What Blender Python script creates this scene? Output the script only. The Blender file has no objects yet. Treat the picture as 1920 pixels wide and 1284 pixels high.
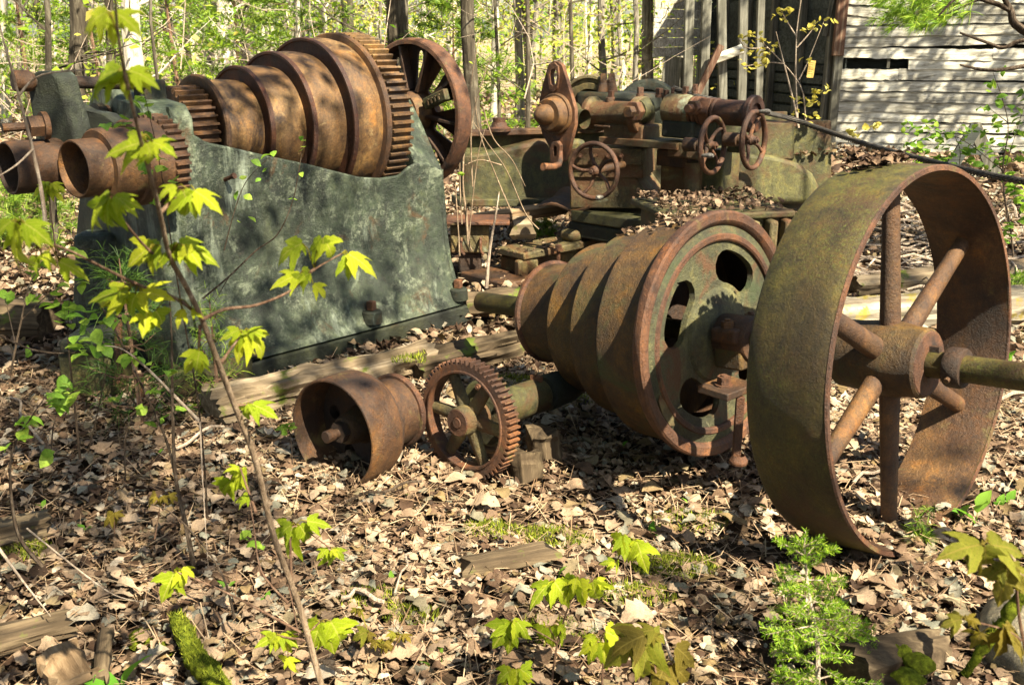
import bpy, bmesh, math, random
import numpy as np
from mathutils import Vector, Matrix, noise
from mathutils.geometry import tessellate_polygon

# ------------------------------------------------------------------ camera, sky, sun, exposure
SC = bpy.context.scene
COL = SC.collection
PITCH = math.radians(17.3); CAMZ = 1.5; FPX = 35 / 36 * 1920
cam_data = bpy.data.cameras.new('camera'); cam = bpy.data.objects.new('camera', cam_data); COL.objects.link(cam)
cam.location = (0, 0, CAMZ); cam.rotation_euler = (math.pi / 2 - PITCH, 0, 0)
cam_data.lens = 35; cam_data.sensor_width = 36; cam_data.clip_end = 600; cam_data.clip_start = 0.05
cam_data.dof.use_dof = True; cam_data.dof.focus_distance = 4.2; cam_data.dof.aperture_fstop = 9.0
SC.camera = cam
SUN_AZ = math.radians(-49); SUN_EL = math.radians(49)
S = Vector((math.cos(SUN_EL) * math.cos(SUN_AZ), math.cos(SUN_EL) * math.sin(SUN_AZ), math.sin(SUN_EL)))
world = bpy.data.worlds.new('World'); SC.world = world; world.use_nodes = True
wn = world.node_tree; wn.nodes.clear()
wo = wn.nodes.new('ShaderNodeOutputWorld'); wb = wn.nodes.new('ShaderNodeBackground'); ws = wn.nodes.new('ShaderNodeTexSky')
ws.sky_type = 'NISHITA'; ws.sun_disc = False; ws.sun_elevation = SUN_EL; ws.sun_rotation = math.atan2(S.x, S.y)
ws.air_density = 1.2; ws.dust_density = 1.5
wb.inputs[1].default_value = 0.05
wn.links.new(ws.outputs[0], wb.inputs[0]); wn.links.new(wb.outputs[0], wo.inputs[0])
sd = bpy.data.lights.new('sun', 'SUN'); sd.energy = 5.0; sd.angle = math.radians(0.53); sd.color = (1.0, 0.90, 0.68)
so = bpy.data.objects.new('sun', sd); COL.objects.link(so); so.rotation_euler = S.to_track_quat('Z', 'Y').to_euler(); so.location = (8, -8, 14)
vs = SC.view_settings
vs.view_transform = 'Standard'; vs.look = 'None'; vs.gamma = 1.0; vs.use_curve_mapping = False; vs.exposure = 2.05
SC.cycles.max_bounces = 6; SC.cycles.diffuse_bounces = 3; SC.cycles.transmission_bounces = 3; SC.cycles.glossy_bounces = 2
SC.cycles.use_denoising = True

rnd = random.Random(11); nr = np.random.default_rng(5)
TAU = math.tau

# ------------------------------------------------------------------ measuring helpers
_W = Vector((0, math.cos(PITCH), -math.sin(PITCH))); _U = Vector((0, math.sin(PITCH), math.cos(PITCH)))
def ray(px, py): return Vector((1, 0, 0)) * ((px - 960) / FPX) - _U * ((py - 642) / FPX) + _W
def at(px, py, Y):
    r = ray(px, py); return Vector((0, 0, CAMZ)) + r * (Y / r.y)
def gnd(px, py, z=0.0):
    r = ray(px, py); return Vector((0, 0, CAMZ)) + r * ((z - CAMZ) / r.z)
def gh(x, y):
    return 0.018 * math.sin(1.9 * x + 0.7) * math.sin(1.3 * y + 0.2) + 0.012 * math.sin(4.1 * x + 1.1 * y) + 0.05 * (noise.noise((x * 0.6, y * 0.6, 0.3))) * min(1, max(0, (y - 6) / 6))
def ghn(x, y):
    base = 0.018 * np.sin(1.9 * x + 0.7) * np.sin(1.3 * y + 0.2) + 0.012 * np.sin(4.1 * x + 1.1 * y)
    return base
def axM(o, z, up=(0, 0, 1)):
    """matrix whose local Z is along z, local Y as close to up as possible"""
    z = Vector(z).normalized(); up = Vector(up)
    if abs(z.dot(up)) > 0.99: up = Vector((0, 1, 0))
    x = up.cross(z).normalized(); y = z.cross(x)
    return Matrix(((x.x, y.x, z.x, o[0]), (x.y, y.y, z.y, o[1]), (x.z, y.z, z.z, o[2]), (0, 0, 0, 1)))
def frame(o, az, el=0.0):
    """local X along azimuth az (tilted el), local Z roughly up"""
    x = Vector((math.cos(el) * math.cos(az), math.cos(el) * math.sin(az), math.sin(el)))
    y = Vector((0, 0, 1)).cross(x).normalized(); z = x.cross(y)
    return Matrix(((x.x, y.x, z.x, o[0]), (x.y, y.y, z.y, o[1]), (x.z, y.z, z.z, o[2]), (0, 0, 0, 1)))

# ------------------------------------------------------------------ objects
def tag(o, label=None, cat=None, group=None, kind=None):
    if label: o['label'] = label
    if cat: o['category'] = cat
    if group: o['group'] = group
    if kind: o['kind'] = kind
    return o
def empty(name, loc, label=None, cat=None, group=None):
    o = bpy.data.objects.new(name, None); COL.objects.link(o); o.location = loc; o.empty_display_size = 0.1
    return tag(o, label, cat, group)
def origin(o):
    v = Vector((0, 0, 0))
    while o is not None: v += o.location; o = o.parent
    return v

class MB:
    def __init__(s): s.v = []; s.f = []; s.sm = []; s.tone = None
    def add(s, vs, fs, M=None, smooth=True):
        k = len(s.v)
        if M is not None: vs = [M @ Vector(p) for p in vs]
        s.v += [tuple(p) for p in vs]; s.f += [tuple(i + k for i in f) for f in fs]; s.sm += [smooth] * len(fs)
    def box(s, c, d, M=None, tw=None):
        x, y, z = [q / 2 for q in d]
        vs = [(c[0] + a * x, c[1] + b * y, c[2] + e * z) for e in (-1, 1) for b in (-1, 1) for a in (-1, 1)]
        s.add(vs, [(0, 2, 3, 1), (4, 5, 7, 6), (0, 1, 5, 4), (2, 6, 7, 3), (0, 4, 6, 2), (1, 3, 7, 5)], M)
    def lathe(s, prof, M, seg=48, wob=0.0):
        vs = []; idx = []
        for r, z in prof:
            if r < 1e-5: idx.append([len(vs)] * seg); vs.append((0, 0, z))
            else:
                idx.append(list(range(len(vs), len(vs) + seg)))
                for i in range(seg):
                    a = TAU * i / seg; rr = r * (1 + wob * math.sin(3 * a + z * 9)); vs.append((rr * math.cos(a), rr * math.sin(a), z))
        fs = []
        for A, B in zip(idx, idx[1:]):
            for i in range(seg):
                j = (i + 1) % seg; q = []
                for t in (A[i], A[j], B[j], B[i]):
                    if t not in q: q.append(t)
                if len(q) > 2: fs.append(q)
        s.add(vs, fs, M)
    def prism(s, outer, z0, z1, M=None, holes=()):
        loops = [list(outer)] + [list(h) for h in holes]
        tri = tessellate_polygon([[Vector((p[0], p[1], 0)) for p in l] for l in loops])
        flat = [p for l in loops for p in l]; n = len(flat)
        vs = [(p[0], p[1], z0) for p in flat] + [(p[0], p[1], z1) for p in flat]
        fs = []
        def area(t): a, b, c = [flat[i] for i in t]; return (b[0] - a[0]) * (c[1] - a[1]) - (c[0] - a[0]) * (b[1] - a[1])
        for t in tri:
            t = tuple(t)
            if area(t) < 0: t = t[::-1]
            fs.append(t[::-1]); fs.append(tuple(i + n for i in t))
        k = 0
        for li, l in enumerate(loops):
            m = len(l); sa = sum(l[i][0] * l[(i + 1) % m][1] - l[(i + 1) % m][0] * l[i][1] for i in range(m))
            flip = (sa < 0) != (li > 0)
            for i in range(m):
                a, b = k + i, k + (i + 1) % m
                q = (a, b, b + n, a + n); fs.append(q[::-1] if flip else q)
            k += m
        s.add(vs, fs, M)
    def tube(s, pts, rad, seg=8, cap=True):
        pts = [Vector(p) for p in pts]
        if not hasattr(rad, '__len__'): rad = [rad] * len(pts)
        n = len(pts); vs = []; fs = []; ref = None
        for i, p in enumerate(pts):
            t = (pts[min(i + 1, n - 1)] - pts[max(i - 1, 0)]).normalized()
            if ref is None: ref = t.orthogonal().normalized()
            ref = (ref - t * ref.dot(t)).normalized(); b = t.cross(ref)
            for k in range(seg):
                a = TAU * k / seg; vs.append(p + (ref * math.cos(a) + b * math.sin(a)) * rad[i])
        for i in range(n - 1):
            for k in range(seg):
                j = (k + 1) % seg; fs.append((i * seg + k, i * seg + j, (i + 1) * seg + j, (i + 1) * seg + k))
        if cap: fs.append(tuple(range(seg))[::-1]); fs.append(tuple(range((n - 1) * seg, n * seg)))
        s.add(vs, fs)
    def nut(s, M, r, h, r2=None, stud=0.0):
        o = [(r * math.cos(TAU * i / 6), r * math.sin(TAU * i / 6)) for i in range(6)]
        s.prism(o, 0, h, M)
        if stud: s.lathe([(0, h + stud), (r * .45, h + stud), (r * .5, h + stud * .8), (r * .5, h)], M, 10)
    def sqbolt(s, M, w, h):
        s.lathe([(w * .85, 0), (w * .85, h * .3), (0, h * .3)], M, 12); s.box((0, 0, h * .3 + h * .35), (w * 1.1, w * 1.1, h * .7), M)
    def build(s, name, mat, parent=None, bevel=0.0, sharp=32, local=False, seg=2):
        me = bpy.data.meshes.new(name)
        vs = np.array(s.v, dtype=np.float64) if s.v else np.zeros((0, 3))
        if not local and parent is not None: vs = vs - np.array(origin(parent))
        elif not local and len(vs):
            pass
        me.from_pydata(vs.tolist(), [], s.f); me.polygons.foreach_set('use_smooth', [True] * len(s.f))
        if sharp: me.set_sharp_from_angle(angle=math.radians(sharp))
        me.materials.append(mat); me.update()
        o = bpy.data.objects.new(name, me); COL.objects.link(o)
        if parent is not None: o.parent = parent
        if bevel:
            m = o.modifiers.new('bevel', 'BEVEL'); m.width = bevel; m.segments = seg; m.limit_method = 'ANGLE'; m.angle_limit = math.radians(40); m.harden_normals = False
        return o
def build_top(mb, name, mat, label, cat, group=None, bevel=0.0, kind=None, sharp=32):
    """a thing that is one mesh, with its origin at its base"""
    a = np.array(mb.v); c = Vector(((a[:, 0].min() + a[:, 0].max()) / 2, (a[:, 1].min() + a[:, 1].max()) / 2, a[:, 2].min()))
    mb.v = [tuple(p) for p in (a - np.array(c))]
    o = mb.build(name, mat, None, bevel=bevel, local=True, sharp=sharp); o.location = c
    return tag(o, label, cat, group, kind)
def build_np(name, V, F, mat, tone=None, parent=None, smooth=False):
    """numpy mesh of equal-sided faces, with a per-vertex tone attribute"""
    me = bpy.data.meshes.new(name); V = np.asarray(V, np.float32); F = np.asarray(F, np.int32)
    if parent is not None: V = V - np.array(origin(parent), np.float32)
    k = F.shape[1]
    me.vertices.add(len(V)); me.vertices.foreach_set('co', V.ravel())
    me.loops.add(F.size); me.loops.foreach_set('vertex_index', F.ravel())
    me.polygons.add(len(F)); me.polygons.foreach_set('loop_start', np.arange(0, F.size, k, dtype=np.int32))
    me.update(calc_edges=True)
    if smooth: me.polygons.foreach_set('use_smooth', np.ones(len(F), bool))
    if tone is not None:
        a = me.attributes.new('tone', 'FLOAT', 'POINT'); a.data.foreach_set('value', np.asarray(tone, np.float32))
    me.materials.append(mat)
    o = bpy.data.objects.new(name, me); COL.objects.link(o)
    if parent is not None: o.parent = parent
    return o
def copyobj(o, parent=None, M=None):
    c = o.copy(); COL.objects.link(c); c.parent = parent
    if M is not None: c.matrix_local = M
    return c

# ------------------------------------------------------------------ materials
def mat_new(name):
    m = bpy.data.materials.new(name); m.use_nodes = True; nt = m.node_tree; nt.nodes.clear()
    out = nt.nodes.new('ShaderNodeOutputMaterial'); b = nt.nodes.new('ShaderNodeBsdfPrincipled'); nt.links.new(b.outputs[0], out.inputs[0])
    return m, nt, b, out
def N(nt, t, **k):
    n = nt.nodes.new(t)
    for a, v in k.items(): setattr(n, a, v)
    return n
def ramp(nt, stops, src):
    r = N(nt, 'ShaderNodeValToRGB'); e = r.color_ramp.elements
    while len(e) < len(stops): e.new(0.5)
    for x, (p, c) in zip(e, stops): x.position = p; x.color = (*c, 1) if len(c) == 3 else c
    nt.links.new(src, r.inputs[0]); return r.outputs[0]
def noise_n(nt, co, scale, detail=4, rough=0.6, dist=0.0):
    n = N(nt, 'ShaderNodeTexNoise'); n.inputs['Scale'].default_value = scale; n.inputs['Detail'].default_value = detail
    n.inputs['Roughness'].default_value = rough; n.inputs['Distortion'].default_value = dist
    nt.links.new(co, n.inputs['Vector']); return n.outputs['Fac']
def mixc(nt, f, a, b, mode='MIX'):
    m = N(nt, 'ShaderNodeMix', data_type='RGBA', blend_type=mode)
    for s_, v in ((0, f), (6, a), (7, b)):
        if isinstance(v, (int, float)): m.inputs[s_].default_value = v
        elif isinstance(v, tuple): m.inputs[s_].default_value = (*v, 1)
        else: nt.links.new(v, m.inputs[s_])
    return m.outputs[2]
def thr(nt, src, lo, hi): return ramp(nt, [(lo, (0, 0, 0)), (hi, (1, 1, 1))], src)
BL = (0, 0, 0); WH = (1, 1, 1)
def patina(name, base, patch=None, speck=None, streak=None, rough=0.66, bump=0.35, scale=1.0, metal=0.0, mottle=0.5, top=None, val=0.74):
    """weathered casting: base = 3 colours, patch = (colour, lo, hi, scale), speck = (colour, lo, hi, scale), streak = (colour, lo, hi)"""
    m, nt, b, out = mat_new(name)
    tc = N(nt, 'ShaderNodeTexCoord'); co = tc.outputs['Object']
    n1 = noise_n(nt, co, 3.2 * scale, 9, 0.68, 0.4)
    col = ramp(nt, [(0.28, base[0]), (0.5, base[1]), (0.72, base[2])], n1)
    n2 = noise_n(nt, co, 28 * scale, 6, 0.7)
    col = mixc(nt, mottle, col, ramp(nt, [(0.3, (0.35, 0.35, 0.35)), (0.55, (1, 1, 1)), (0.75, (1.6, 1.5, 1.35))], n2), 'MULTIPLY')
    n3 = noise_n(nt, co, 7.5 * scale, 12, 0.78, 0.8)
    col = mixc(nt, .85, col, ramp(nt, [(0.36, (0.38, 0.34, 0.32)), (0.47, (0.85, 0.83, 0.8)), (0.55, (1.1, 1.08, 1.0)), (0.66, (1.9, 1.65, 1.3))], n3), 'MULTIPLY')
    n4 = noise_n(nt, co, 190, 4, 0.8)
    col = mixc(nt, .5, col, ramp(nt, [(0.36, (0.35, 0.33, 0.32)), (0.5, (1, 1, 1)), (0.66, (1.75, 1.65, 1.5))], n4), 'MULTIPLY')
    mps = N(nt, 'ShaderNodeMapping'); nt.links.new(co, mps.inputs[0]); mps.inputs[3].default_value = (20, 20, 2.2)
    n5 = noise_n(nt, mps.outputs[0], 1.0, 7, 0.75, 0.4)
    col = mixc(nt, .65, col, ramp(nt, [(0.34, (0.45, 0.42, 0.40)), (0.5, (1, 1, 1)), (0.68, (1.45, 1.35, 1.2))], n5), 'MULTIPLY')
    n6 = noise_n(nt, co, 1.6, 5, 0.6, 0.2)
    col = mixc(nt, .7, col, ramp(nt, [(0.36, (0.5, 0.48, 0.46)), (0.56, (1.15, 1.12, 1.1))], n6), 'MULTIPLY')
    if patch:
        for c, lo, hi, s_ in (patch if isinstance(patch, list) else [patch]):
            mp = N(nt, 'ShaderNodeMapping'); nt.links.new(co, mp.inputs[0]); mp.inputs[1].default_value = (s_, 3.1, 1.7)
            f = thr(nt, noise_n(nt, mp.outputs[0], s_, 10, 0.72, 0.6), lo, hi); col = mixc(nt, f, col, c)
    if streak:
        c, lo, hi = streak
        mp = N(nt, 'ShaderNodeMapping'); nt.links.new(co, mp.inputs[0]); mp.inputs[3].default_value = (14, 14, 1.6)
        f = noise_n(nt, mp.outputs[0], 1.0, 6, 0.7, 0.3)
        f2 = noise_n(nt, co, 2.3, 4, 0.6)
        mu = N(nt, 'ShaderNodeMath', operation='MULTIPLY'); nt.links.new(f, mu.inputs[0]); nt.links.new(f2, mu.inputs[1])
        col = mixc(nt, thr(nt, mu.outputs[0], lo, hi), col, c)
    if speck:
        for c, lo, hi, s_ in (speck if isinstance(speck, list) else [speck]):
            f = thr(nt, noise_n(nt, co, s_, 7, 0.8), lo, hi + .06)
            f = mixc(nt, 1.0, f, thr(nt, noise_n(nt, co, 4.0, 5, 0.6), 0.40, 0.6), 'MULTIPLY')
            col = mixc(nt, f, col, c)
    if top:   # moss and dust that settled on upward faces
        c, lo, hi = top
        g = N(nt, 'ShaderNodeNewGeometry'); sx = N(nt, 'ShaderNodeSeparateXYZ'); nt.links.new(g.outputs['Normal'], sx.inputs[0])
        ad = N(nt, 'ShaderNodeMath', operation='MULTIPLY_ADD'); nt.links.new(noise_n(nt, co, 9, 8, 0.7), ad.inputs[0]); ad.inputs[1].default_value = 0.9; nt.links.new(sx.outputs[2], ad.inputs[2])
        col = mixc(nt, thr(nt, ad.outputs[0], lo, hi), col, c)
    hs = N(nt, 'ShaderNodeHueSaturation'); hs.inputs['Saturation'].default_value = 1.18; hs.inputs['Value'].default_value = val; nt.links.new(col, hs.inputs['Color']); col = hs.outputs[0]
    nt.links.new(col, b.inputs['Base Color'])
    b.inputs['Metallic'].default_value = metal
    rr = N(nt, 'ShaderNodeMapRange'); nt.links.new(n2, rr.inputs[0]); rr.inputs[3].default_value = rough - 0.12; rr.inputs[4].default_value = min(1, rough + 0.1); nt.links.new(rr.outputs[0], b.inputs['Roughness'])
    b.inputs['Specular IOR Level'].default_value = 0.5
    bn = N(nt, 'ShaderNodeBump'); bn.inputs['Strength'].default_value = min(1, bump * 1.6); bn.inputs['Distance'].default_value = 0.009
    hh = N(nt, 'ShaderNodeMath', operation='MULTIPLY_ADD'); nt.links.new(noise_n(nt, co, 150, 4, 0.7), hh.inputs[0]); hh.inputs[1].default_value = 0.6; nt.links.new(noise_n(nt, co, 40, 8, 0.75), hh.inputs[2])
    nt.links.new(hh.outputs[0], bn.inputs['Height']); nt.links.new(bn.outputs[0], b.inputs['Normal'])
    return m
RUST = [(0.028, 0.012, 0.007), (0.075, 0.034, 0.018), (0.15, 0.080, 0.038)]
M_cone = patina('rust_tan', [(0.050, 0.027, 0.015), (0.125, 0.076, 0.041), (0.25, 0.175, 0.10)], patch=[((0.022, 0.012, 0.008), .54, .66, 5.0), ((0.24, 0.18, 0.10), .60, .70, 8.0)], speck=((0.36, 0.25, 0.12), .56, .66, 90), bump=.3, val=.9)
M_band = patina('rust_umber', [(0.028, 0.011, 0.008), (0.060, 0.024, 0.015), (0.12, 0.055, 0.030)], speck=((0.26, 0.15, 0.07), .60, .7, 70))
M_red = patina('rust_red', [(0.050, 0.022, 0.014), (0.12, 0.060, 0.038), (0.23, 0.13, 0.085)], patch=[((0.022, 0.012, 0.008), .54, .66, 5.0), ((0.15, 0.115, 0.050), .60, .70, 8.0)], speck=((0.34, 0.24, 0.13), .62, .7, 80), bump=.5)
M_brown = patina('rust_brown', [(0.036, 0.018, 0.011), (0.090, 0.048, 0.027), (0.18, 0.11, 0.058)], patch=[((0.022, 0.012, 0.008), .54, .66, 5.0), ((0.15, 0.115, 0.050), .60, .70, 8.0)], speck=((0.30, 0.21, 0.09), .58, .68, 110), bump=.45)
M_dark = patina('rust_dark', [(0.018, 0.011, 0.008), (0.045, 0.024, 0.014), (0.10, 0.05, 0.025)], bump=.5)
M_olive = patina('mossy_rust', [(0.050, 0.030, 0.013), (0.078, 0.064, 0.022), (0.11, 0.108, 0.030)], patch=((0.065, 0.030, 0.018), .52, .70, 4.0), speck=[((0.13, 0.16, 0.035), .52, .64, 130), ((0.26, 0.27, 0.10), .66, .72, 190)], top=((0.095, 0.115, 0.030), 1.0, 1.6), bump=.3, mottle=.7)
M_olive2 = patina('mossy_rust_brown', [(0.050, 0.025, 0.012), (0.10, 0.060, 0.026), (0.15, 0.105, 0.042)], patch=((0.045, 0.054, 0.017), .54, .68, 3.5), speck=((0.36, 0.31, 0.14), .60, .67, 150), top=((0.13, 0.12, 0.045), 1.1, 1.7), bump=.5, mottle=.7)
M_teal = patina('old_green_paint', [(0.015, 0.026, 0.018), (0.042, 0.062, 0.042), (0.11, 0.135, 0.095)],
                patch=[((0.075, 0.045, 0.020), .58, .66, 5.5), ((0.22, 0.25, 0.18), .57, .66, 6.5)], speck=[((0.27, 0.30, 0.22), .50, .60, 24), ((0.013, 0.022, 0.018), .53, .62, 18)], streak=((0.36, 0.41, 0.33), .30, .42), bump=.9, rough=.5, mottle=.8, val=.66)
M_teald = patina('old_green_paint_dark', [(0.008, 0.012, 0.008), (0.018, 0.025, 0.015), (0.042, 0.048, 0.026)],
                 patch=[((0.085, 0.050, 0.022), .56, .66, 3.5)], speck=((0.12, 0.14, 0.085), .60, .68, 60), streak=((0.16, 0.21, 0.18), .36, .43), bump=.6, mottle=.7)
M_cast = patina('lichened_casting', [(0.060, 0.050, 0.026), (0.15, 0.13, 0.070), (0.28, 0.25, 0.145)],
                patch=[((0.12, 0.058, 0.028), .45, .58, 3.6), ((0.30, 0.33, 0.24), .62, .70, 3.3)], speck=((0.40, 0.40, 0.26), .58, .65, 90), top=((0.24, 0.165, 0.085), 1.15, 1.6), bump=.6, mottle=.7)
M_castg = patina('mossy_casting', [(0.034, 0.034, 0.015), (0.080, 0.082, 0.036), (0.15, 0.145, 0.068)],
                 patch=[((0.085, 0.042, 0.020), .50, .64, 3.0)], speck=((0.30, 0.30, 0.16), .60, .67, 90), top=((0.20, 0.16, 0.08), 1.1, 1.6), bump=.5, mottle=.7)
M_web = patina('rusty_web', [(0.034, 0.036, 0.018), (0.082, 0.086, 0.046), (0.16, 0.16, 0.09)], patch=[((0.10, 0.050, 0.026), .54, .63, 4.5), ((0.045, 0.060, 0.026), .56, .66, 3.2), ((0.25, 0.24, 0.15), .64, .70, 7)], speck=((0.30, 0.30, 0.16), .60, .67, 90), bump=.6, mottle=.8)
M_steel = patina('worn_steel', [(0.14, 0.14, 0.14), (0.24, 0.24, 0.24), (0.33, 0.33, 0.32)], rough=.5, metal=.5)

def wood(name, c0, c1, c2, scale=1.0, axis=0, moss=None, bump=.8):
    m, nt, b, out = mat_new(name); tc = N(nt, 'ShaderNodeTexCoord'); oi = N(nt, 'ShaderNodeObjectInfo')
    ad = N(nt, 'ShaderNodeVectorMath', operation='ADD'); nt.links.new(tc.outputs['Object'], ad.inputs[0])
    cx = N(nt, 'ShaderNodeCombineXYZ')
    for i in range(3):
        mu = N(nt, 'ShaderNodeMath', operation='MULTIPLY'); nt.links.new(oi.outputs['Random'], mu.inputs[0]); mu.inputs[1].default_value = 17.0 * (i + 1); nt.links.new(mu.outputs[0], cx.inputs[i])
    nt.links.new(cx.outputs[0], ad.inputs[1])
    mp = N(nt, 'ShaderNodeMapping'); nt.links.new(ad.outputs[0], mp.inputs[0]); sc = [30 * scale] * 3; sc[axis] = 1.3 * scale; mp.inputs[3].default_value = sc
    f = noise_n(nt, mp.outputs[0], 1.0, 8, 0.72, 0.6)
    col = ramp(nt, [(.3, c0), (.5, c1), (.68, c2)], f)
    col = mixc(nt, .5, col, ramp(nt, [(.3, (.45, .42, .4)), (.6, (1.15, 1.15, 1.15))], noise_n(nt, ad.outputs[0], 3.5, 6, .7)), 'MULTIPLY')
    if moss: col = mixc(nt, thr(nt, noise_n(nt, tc.outputs['Object'], moss[1], 8, .7), moss[2], moss[2] + .07), col, moss[0])
    hv = N(nt, 'ShaderNodeHueSaturation'); mr = N(nt, 'ShaderNodeMapRange'); nt.links.new(oi.outputs['Random'], mr.inputs[0]); mr.inputs[3].default_value = .72; mr.inputs[4].default_value = 1.15
    nt.links.new(mr.outputs[0], hv.inputs['Value']); nt.links.new(col, hv.inputs['Color'])
    nt.links.new(hv.outputs[0], b.inputs['Base Color']); b.inputs['Roughness'].default_value = .9; b.inputs['Specular IOR Level'].default_value = .2
    bn = N(nt, 'ShaderNodeBump'); bn.inputs['Strength'].default_value = bump; bn.inputs['Distance'].default_value = .006; nt.links.new(f, bn.inputs['Height']); nt.links.new(bn.outputs[0], b.inputs['Normal'])
    return m
M_plank = wood('silver_planks', (0.10, 0.085, 0.06), (0.44, 0.42, 0.35), (0.74, 0.72, 0.64), .8, 0)
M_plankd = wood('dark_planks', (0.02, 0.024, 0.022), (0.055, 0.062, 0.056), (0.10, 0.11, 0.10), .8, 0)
M_stud = wood('weathered_studs', (0.04, 0.038, 0.03), (0.13, 0.125, 0.10), (0.26, 0.25, 0.21), .8, 2)
M_studr = wood('red_brown_post', (0.06, 0.028, 0.02), (0.14, 0.075, 0.05), (0.27, 0.20, 0.14), .8, 2)
M_log = wood('bleached_log', (0.05, 0.034, 0.02), (0.20, 0.15, 0.095), (0.40, 0.32, 0.22), .7, 0, moss=((0.10, 0.12, 0.02), 5, .60))
M_logd = wood('rotten_wood', (0.022, 0.016, 0.010), (0.085, 0.060, 0.036), (0.20, 0.15, 0.09), .8, 0, moss=((0.10, 0.13, 0.02), 5, .60))
M_logy = wood('lichen_log', (0.09, 0.06, 0.04), (0.28, 0.24, 0.18), (0.52, 0.47, 0.36), .7, 0, moss=((0.27, 0.21, 0.045), 6, .57))
M_beam = wood('timber', (0.05, 0.03, 0.016), (0.17, 0.11, 0.06), (0.32, 0.23, 0.14), .9, 0)

def bark(name, c0, c1, c2, sc=1.0):
    m, nt, b, out = mat_new(name); tc = N(nt, 'ShaderNodeTexCoord')
    mp = N(nt, 'ShaderNodeMapping'); nt.links.new(tc.outputs['Object'], mp.inputs[0]); mp.inputs[3].default_value = (22 * sc, 22 * sc, 3.5 * sc)
    f = noise_n(nt, mp.outputs[0], 1.0, 7, .7, .5)
    col = ramp(nt, [(.32, c0), (.52, c1), (.7, c2)], f)
    col = mixc(nt, thr(nt, noise_n(nt, tc.outputs['Object'], 5 * sc, 6, .7), .56, .66), col, tuple(min(1, x * 1.7 + .03) for x in c1))
    nt.links.new(col, b.inputs['Base Color']); b.inputs['Roughness'].default_value = .95; b.inputs['Specular IOR Level'].default_value = .1
    bn = N(nt, 'ShaderNodeBump'); bn.inputs['Strength'].default_value = .9; bn.inputs['Distance'].default_value = .015; nt.links.new(f, bn.inputs['Height']); nt.links.new(bn.outputs[0], b.inputs['Normal'])
    return m
M_barkg = bark('grey_bark', (0.05, 0.045, 0.035), (0.17, 0.15, 0.12), (0.34, 0.31, 0.25))
M_barkd = bark('dark_bark', (0.022, 0.018, 0.014), (0.07, 0.058, 0.042), (0.17, 0.15, 0.11))
M_barkp = bark('pale_bark', (0.22, 0.19, 0.15), (0.48, 0.43, 0.35), (0.68, 0.63, 0.54))
M_twig = bark('twig_bark', (0.08, 0.045, 0.03), (0.17, 0.10, 0.065), (0.28, 0.20, 0.14), 4)
M_twigd = bark('dark_twig_bark', (0.025, 0.018, 0.013), (0.07, 0.05, 0.035), (0.16, 0.13, 0.10), 4)
M_twigm = bark('tan_twig_bark', (0.12, 0.08, 0.05), (0.25, 0.18, 0.12), (0.40, 0.31, 0.22), 4)
M_twigp = bark('pale_twig_bark', (0.20, 0.14, 0.10), (0.38, 0.30, 0.23), (0.55, 0.47, 0.38), 4)

def leafmat(name, stops, trans=0.45, src='tone', rough=.55, nsc=60, mott=.35, gloss=.3, vein=None):
    m, nt, b, out = mat_new(name)
    if src == 'tone': a = N(nt, 'ShaderNodeAttribute'); a.attribute_name = 'tone'; v = a.outputs['Fac']
    else: v = N(nt, 'ShaderNodeObjectInfo').outputs['Random']
    col = ramp(nt, stops, v); tc = N(nt, 'ShaderNodeTexCoord')
    col = mixc(nt, mott, col, ramp(nt, [(.3, (.45, .45, .4)), (.5, (1, 1, 1)), (.75, (1.35, 1.3, 1.2))], noise_n(nt, tc.outputs['Object'], nsc, 5, .7)), 'MULTIPLY')
    col = mixc(nt, .6, col, ramp(nt, [(.36, (.5, .48, .44)), (.5, (1, 1, 1)), (.64, (1.4, 1.35, 1.25))], noise_n(nt, tc.outputs['Object'], nsc * 6, 4, .75)), 'MULTIPLY') if mott > .3 and nsc > 20 else col
    if vein:   # midrib and side veins, in the leaf's own coordinates
        sp = N(nt, 'ShaderNodeSeparateXYZ'); nt.links.new(tc.outputs['Object'], sp.inputs[0])
        def mth(op, a, b_=None, c_=None):
            m_ = N(nt, 'ShaderNodeMath', operation=op)
            for i_, v_ in enumerate((a, b_, c_)):
                if v_ is None: continue
                if isinstance(v_, (int, float)): m_.inputs[i_].default_value = v_
                else: nt.links.new(v_, m_.inputs[i_])
            return m_.outputs[0]
        ay = mth('ABSOLUTE', sp.outputs[1]); rib = mth('LESS_THAN', ay, .014); sv = mth('FRACT', mth('MULTIPLY', mth('SUBTRACT', sp.outputs[0], mth('MULTIPLY', ay, 1.1)), 8.0))
        col = mixc(nt, mth('MULTIPLY', mth('MAXIMUM', rib, mth('MULTIPLY', mth('LESS_THAN', sv, .12), .6)), .65), col, vein)
    nt.links.new(col, b.inputs['Base Color']); b.inputs['Roughness'].default_value = rough; b.inputs['Specular IOR Level'].default_value = gloss
    if nsc > 20:
        bn = N(nt, 'ShaderNodeBump'); bn.inputs['Strength'].default_value = .7; bn.inputs['Distance'].default_value = .004; nt.links.new(noise_n(nt, tc.outputs['Object'], nsc * 1.6, 5, .7, .5), bn.inputs['Height']); nt.links.new(bn.outputs[0], b.inputs['Normal'])
    if trans:
        t = N(nt, 'ShaderNodeBsdfTranslucent'); nt.links.new(col, t.inputs[0]); mx = N(nt, 'ShaderNodeMixShader'); mx.inputs[0].default_value = trans
        nt.links.new(b.outputs[0], mx.inputs[1]); nt.links.new(t.outputs[0], mx.inputs[2]); nt.links.new(mx.outputs[0], out.inputs[0])
    return m
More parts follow.
